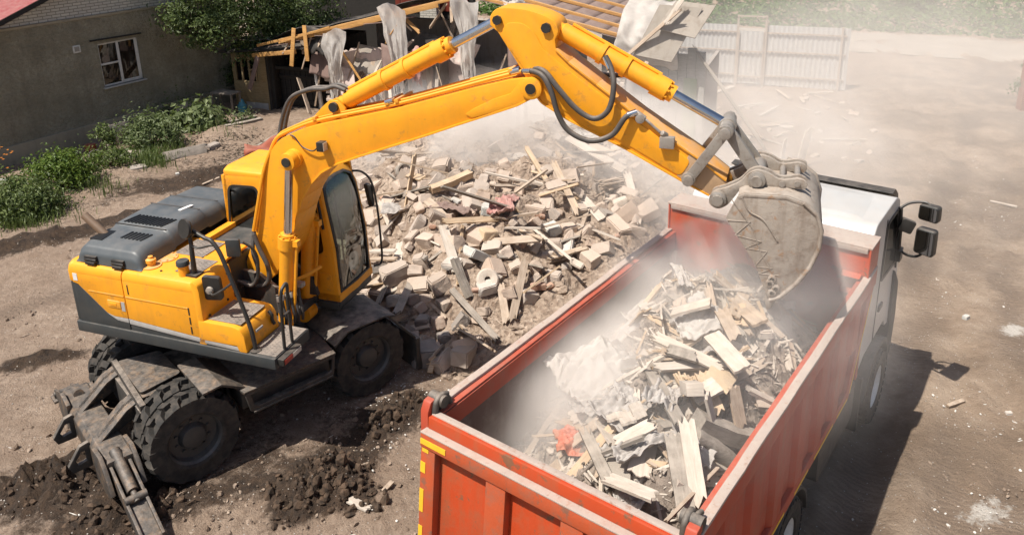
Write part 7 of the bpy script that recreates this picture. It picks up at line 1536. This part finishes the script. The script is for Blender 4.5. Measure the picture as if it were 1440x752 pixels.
PO = at(1432, 152); m = MB(); m.box(-.13, .13, -.13, .13, -.2, 2.6); o = m.build('rust_red_post', M['rust_post'], bevel=.01); o.location = (PO.x + .12, PO.y, 0); tag(o, 'rusty red post standing at the right edge before the road', 'post')
bush('roadside_creeper', 'ragged dry creeper hanging round the rusty red post', 'plant', (PO.x + .25, PO.y + .2, 0), (.35, .35, .9), M['leaf_far'], .09, 14, 30, 91)
# litter in front of the fence
for k in range(24):
    q = at(r_.uniform(985, 1190), r_.uniform(132, 205)); q.z = gz(q.x, q.y) + .05; a = r_.uniform(0, 6.28); Ln = r_.choice((.5, .8, 1.2)); stick('plank', 'dusty plank scattered on the ground before the pale fence', 'plank', q, q + V((math.cos(a) * Ln, math.sin(a) * Ln, r_.uniform(0, .1))), r_.choice(('wood_pale', 'wood')), r_.choice((0, 2, 3)), r_.uniform(-20, 20), 1, 'planks scattered before the fence')
for k in range(30):
    q = at(r_.uniform(985, 1230), r_.uniform(128, 235)); q.z = gz(q.x, q.y) + .03; nm, lb, ct, ms = VAR[1]; o = bpy.data.objects.new('plaster_lump', r_.choice(ms)); COL.objects.link(o); s_ = r_.uniform(.5, 1.3); o.scale = (s_, s_, s_ * .7); o.rotation_euler = (r_.gauss(0, .3), r_.gauss(0, .3), r_.uniform(0, 6)); o.location = q; tag(o, 'pale plaster lump on the ground before the pale fence', 'lump', 'plaster lumps before the fence')
q0 = at(1117, 232); q1 = at(1124, 232); stick('white_board', 'white board standing upright in dust behind the bucket', 'board', at(1122, 238), V((at(1122, 238).x + .25, at(1122, 238).y + .1, 1.1)), 'wood_pale', 0, 80, 1.5)
stick('white_board', 'short pale board standing beside the taller one behind the bucket', 'board', at(1098, 232), V((at(1098, 232).x + .1, at(1098, 232).y + .1, .7)), 'wood_pale', 0, 80, 1)
# grassy verge, bushes and trees beyond the road
gp = []
for _ in range(30000):
    s_ = r_.uniform(-20, 34); d = 41.2 + 24 * r_.random() ** 1.2; q = RX * s_ + RN * d; hh = max(.1, .55 + .6 * mnoise.noise(V((q.x * .35, q.y * .35, 0)))) * min(1, (d - 40.9) * .6); gp.append(((q.x, q.y, gz(q.x, q.y) + hh * r_.random()), (0, -.3, .8)))
tag(link(bpy.data.objects.new('undergrowth', leaf_mesh('undergrowth', M['leaf_far'], gp, .34, 8))), kind='stuff')
fb = [(-2, 50, 2.6, 'first'), (4, 47, 1.5, ''), (8, 53, 2.4, ''), (12, 46.5, 1.2, ''), (16, 50, 2.0, ''), (20, 46, 1.4, ''), (24.5, 48, 2.6, ''), (0, 58, 3, ''), (12, 60, 3, ''), (29, 47, 2.0, '')]
FLB = ['wide bush beyond the road behind the ruin roof', 'low bush across the road left of the fence gate', 'tall bush beyond the fence gate', 'low green bush just above the fence right half', 'bush beyond the road right of the fence end', 'small bush at the roadside right of the fence', 'large green bush at the top right corner', 'far tall thicket behind the ruin', 'far thicket above the fence', 'green bush behind the rusty post']
for (s_, d, sz, _), lb in zip(fb, FLB): q = RX * s_ + RN * d; bush('roadside_bush', lb, 'bush', q, (sz * .95, sz * .8, sz * .65), M['leaf_far'], .20, 52, 44, int(100 + s_ * 3), 'bushes beyond the road', cl_r=sz * .36)
# ------------------------------------------------------------------ light
SUN = V((-.4385, -.294, 1.0)).normalized()                       # towards the sun
sun = bpy.data.lights.new('sun', 'SUN'); sun.energy = 5.0; sun.angle = R(.53); sun.color = (1.0, .945, .86)
so_ = bpy.data.objects.new('sun', sun); COL.objects.link(so_); so_.rotation_euler = SUN.to_track_quat('Z', 'Y').to_euler()
wd = bpy.data.worlds.new('World'); sc.world = wd; wd.use_nodes = True; nt = wd.node_tree; bg = nt.nodes['Background']; sky = nt.nodes.new('ShaderNodeTexSky'); sky.sky_type = 'NISHITA'; sky.sun_disc = False
sky.sun_elevation = math.asin(SUN.z); sky.sun_rotation = math.atan2(SUN.x, SUN.y); sky.dust_density = 2.5; sky.altitude = 100
nt.links.new(sky.outputs[0], bg.inputs[0]); bg.inputs[1].default_value = .078
# ------------------------------------------------------------------ dust hanging in the air: closed volumes of uneven density
def dust(name, label, c, size, rz, dens, nscale, lo, hi, seed, fall=1.0, col=(.95, .895, .84), steps=None, power=1.5):
    bm = bmesh.new(); bmesh.ops.create_uvsphere(bm, u_segments=24, v_segments=14, radius=1); me = bpy.data.meshes.new(name); bm.to_mesh(me); bm.free()
    o = bpy.data.objects.new(name, me); COL.objects.link(o); o.location = c; o.rotation_euler = (0, 0, R(rz)); o.scale = size
    t = NT(name); t.t.nodes.remove(t.b); pv = t.n('ShaderNodeVolumePrincipled'); pv.inputs['Color'].default_value = (*col, 1); pv.inputs['Anisotropy'].default_value = -.25
    tc = t.n('ShaderNodeTexCoord'); ln = t.n('ShaderNodeVectorMath', operation='LENGTH'); t.l(tc.outputs['Object'], ln.inputs[0]); f_ = t.math('SUBTRACT', 1.0, ln.outputs['Value']); f_ = t.math('MAXIMUM', f_, 0.0); f_ = t.math('MINIMUM', t.math('MULTIPLY', f_, 2.2), 1.0); f_ = t.math('POWER', f_, power)
    mp = t.n('ShaderNodeMapping'); mp.inputs['Scale'].default_value = tuple(size); mp.inputs['Location'].default_value = (seed, seed * 2, 0); t.l(tc.outputs['Object'], mp.inputs[0]); nz = t.n('ShaderNodeTexNoise'); nz.inputs['Scale'].default_value = nscale; nz.inputs['Detail'].default_value = 4; nz.inputs['Roughness'].default_value = .55; nz.inputs['Distortion'].default_value = .6; t.l(mp.outputs[0], nz.inputs['Vector'])
    r2 = t.n('ShaderNodeMapRange'); r2.inputs['From Min'].default_value = lo; r2.inputs['From Max'].default_value = hi; t.l(nz.outputs['Fac'], r2.inputs['Value'])
    t.l(t.math('MULTIPLY', t.math('MULTIPLY', f_, r2.outputs[0]), dens), pv.inputs['Density']); t.l(pv.outputs[0], t.out.inputs['Volume']); pass
    me.materials.append(t.m); return tag(o, kind='stuff')
p = TF @ V((2.0, .50, 1.95)); dust('dust', '', p, (2.15, 1.05, .9), 52.6, 2.2, 1.0, .24, .60, 3)
p = TF @ V((3.9, .1, 2.5)); dust('dust', '', p, (1.9, 1.6, 1.2), 52.6, 1.5, 1.0, .37, .62, 9)
dust('dust', '', (.4, 17.4, 1.2), (5.4, 3.0, 2.0), 0, 1.1, .7, .41, .62, 5)
dust('dust', '', (4.6, 14.6, 1.5), (3.8, 3.6, 2.4), 0, .45, .6, .40, .62, 7)
dust('dust', '', (12, 22.5, 1.4), (11.5, 10.5, 4.2), -20, .088, .20, .28, .66, 11)
p = TF @ V((3.0, -.5, 2.6)); dust('dust', '', p, (3.0, 1.6, 1.2), 52.6, .36, .9, .38, .62, 15)
dust('dust', '', (6.8, 16.0, 1.8), (8.5, 9.0, 3.6), 0, .035, .3, .25, .70, 19)
sc.cycles.volume_bounces = 3; sc.cycles.max_bounces = 8; sc.cycles.transparent_max_bounces = 12; sc.cycles.diffuse_bounces = 3; sc.cycles.glossy_bounces = 3
sc.cycles.volume_step_rate = 1.5; sc.cycles.volume_max_steps = 128
sc.cycles.use_denoising = True
try: sc.cycles.denoiser = 'OPENIMAGEDENOISE'
except Exception: pass
sc.cycles.use_adaptive_sampling = True; sc.cycles.adaptive_threshold = .02
sc.view_settings.view_transform = 'Standard'; sc.view_settings.look = 'None'; sc.view_settings.exposure = .40; sc.view_settings.gamma = 1; sc.view_settings.use_curve_mapping = False
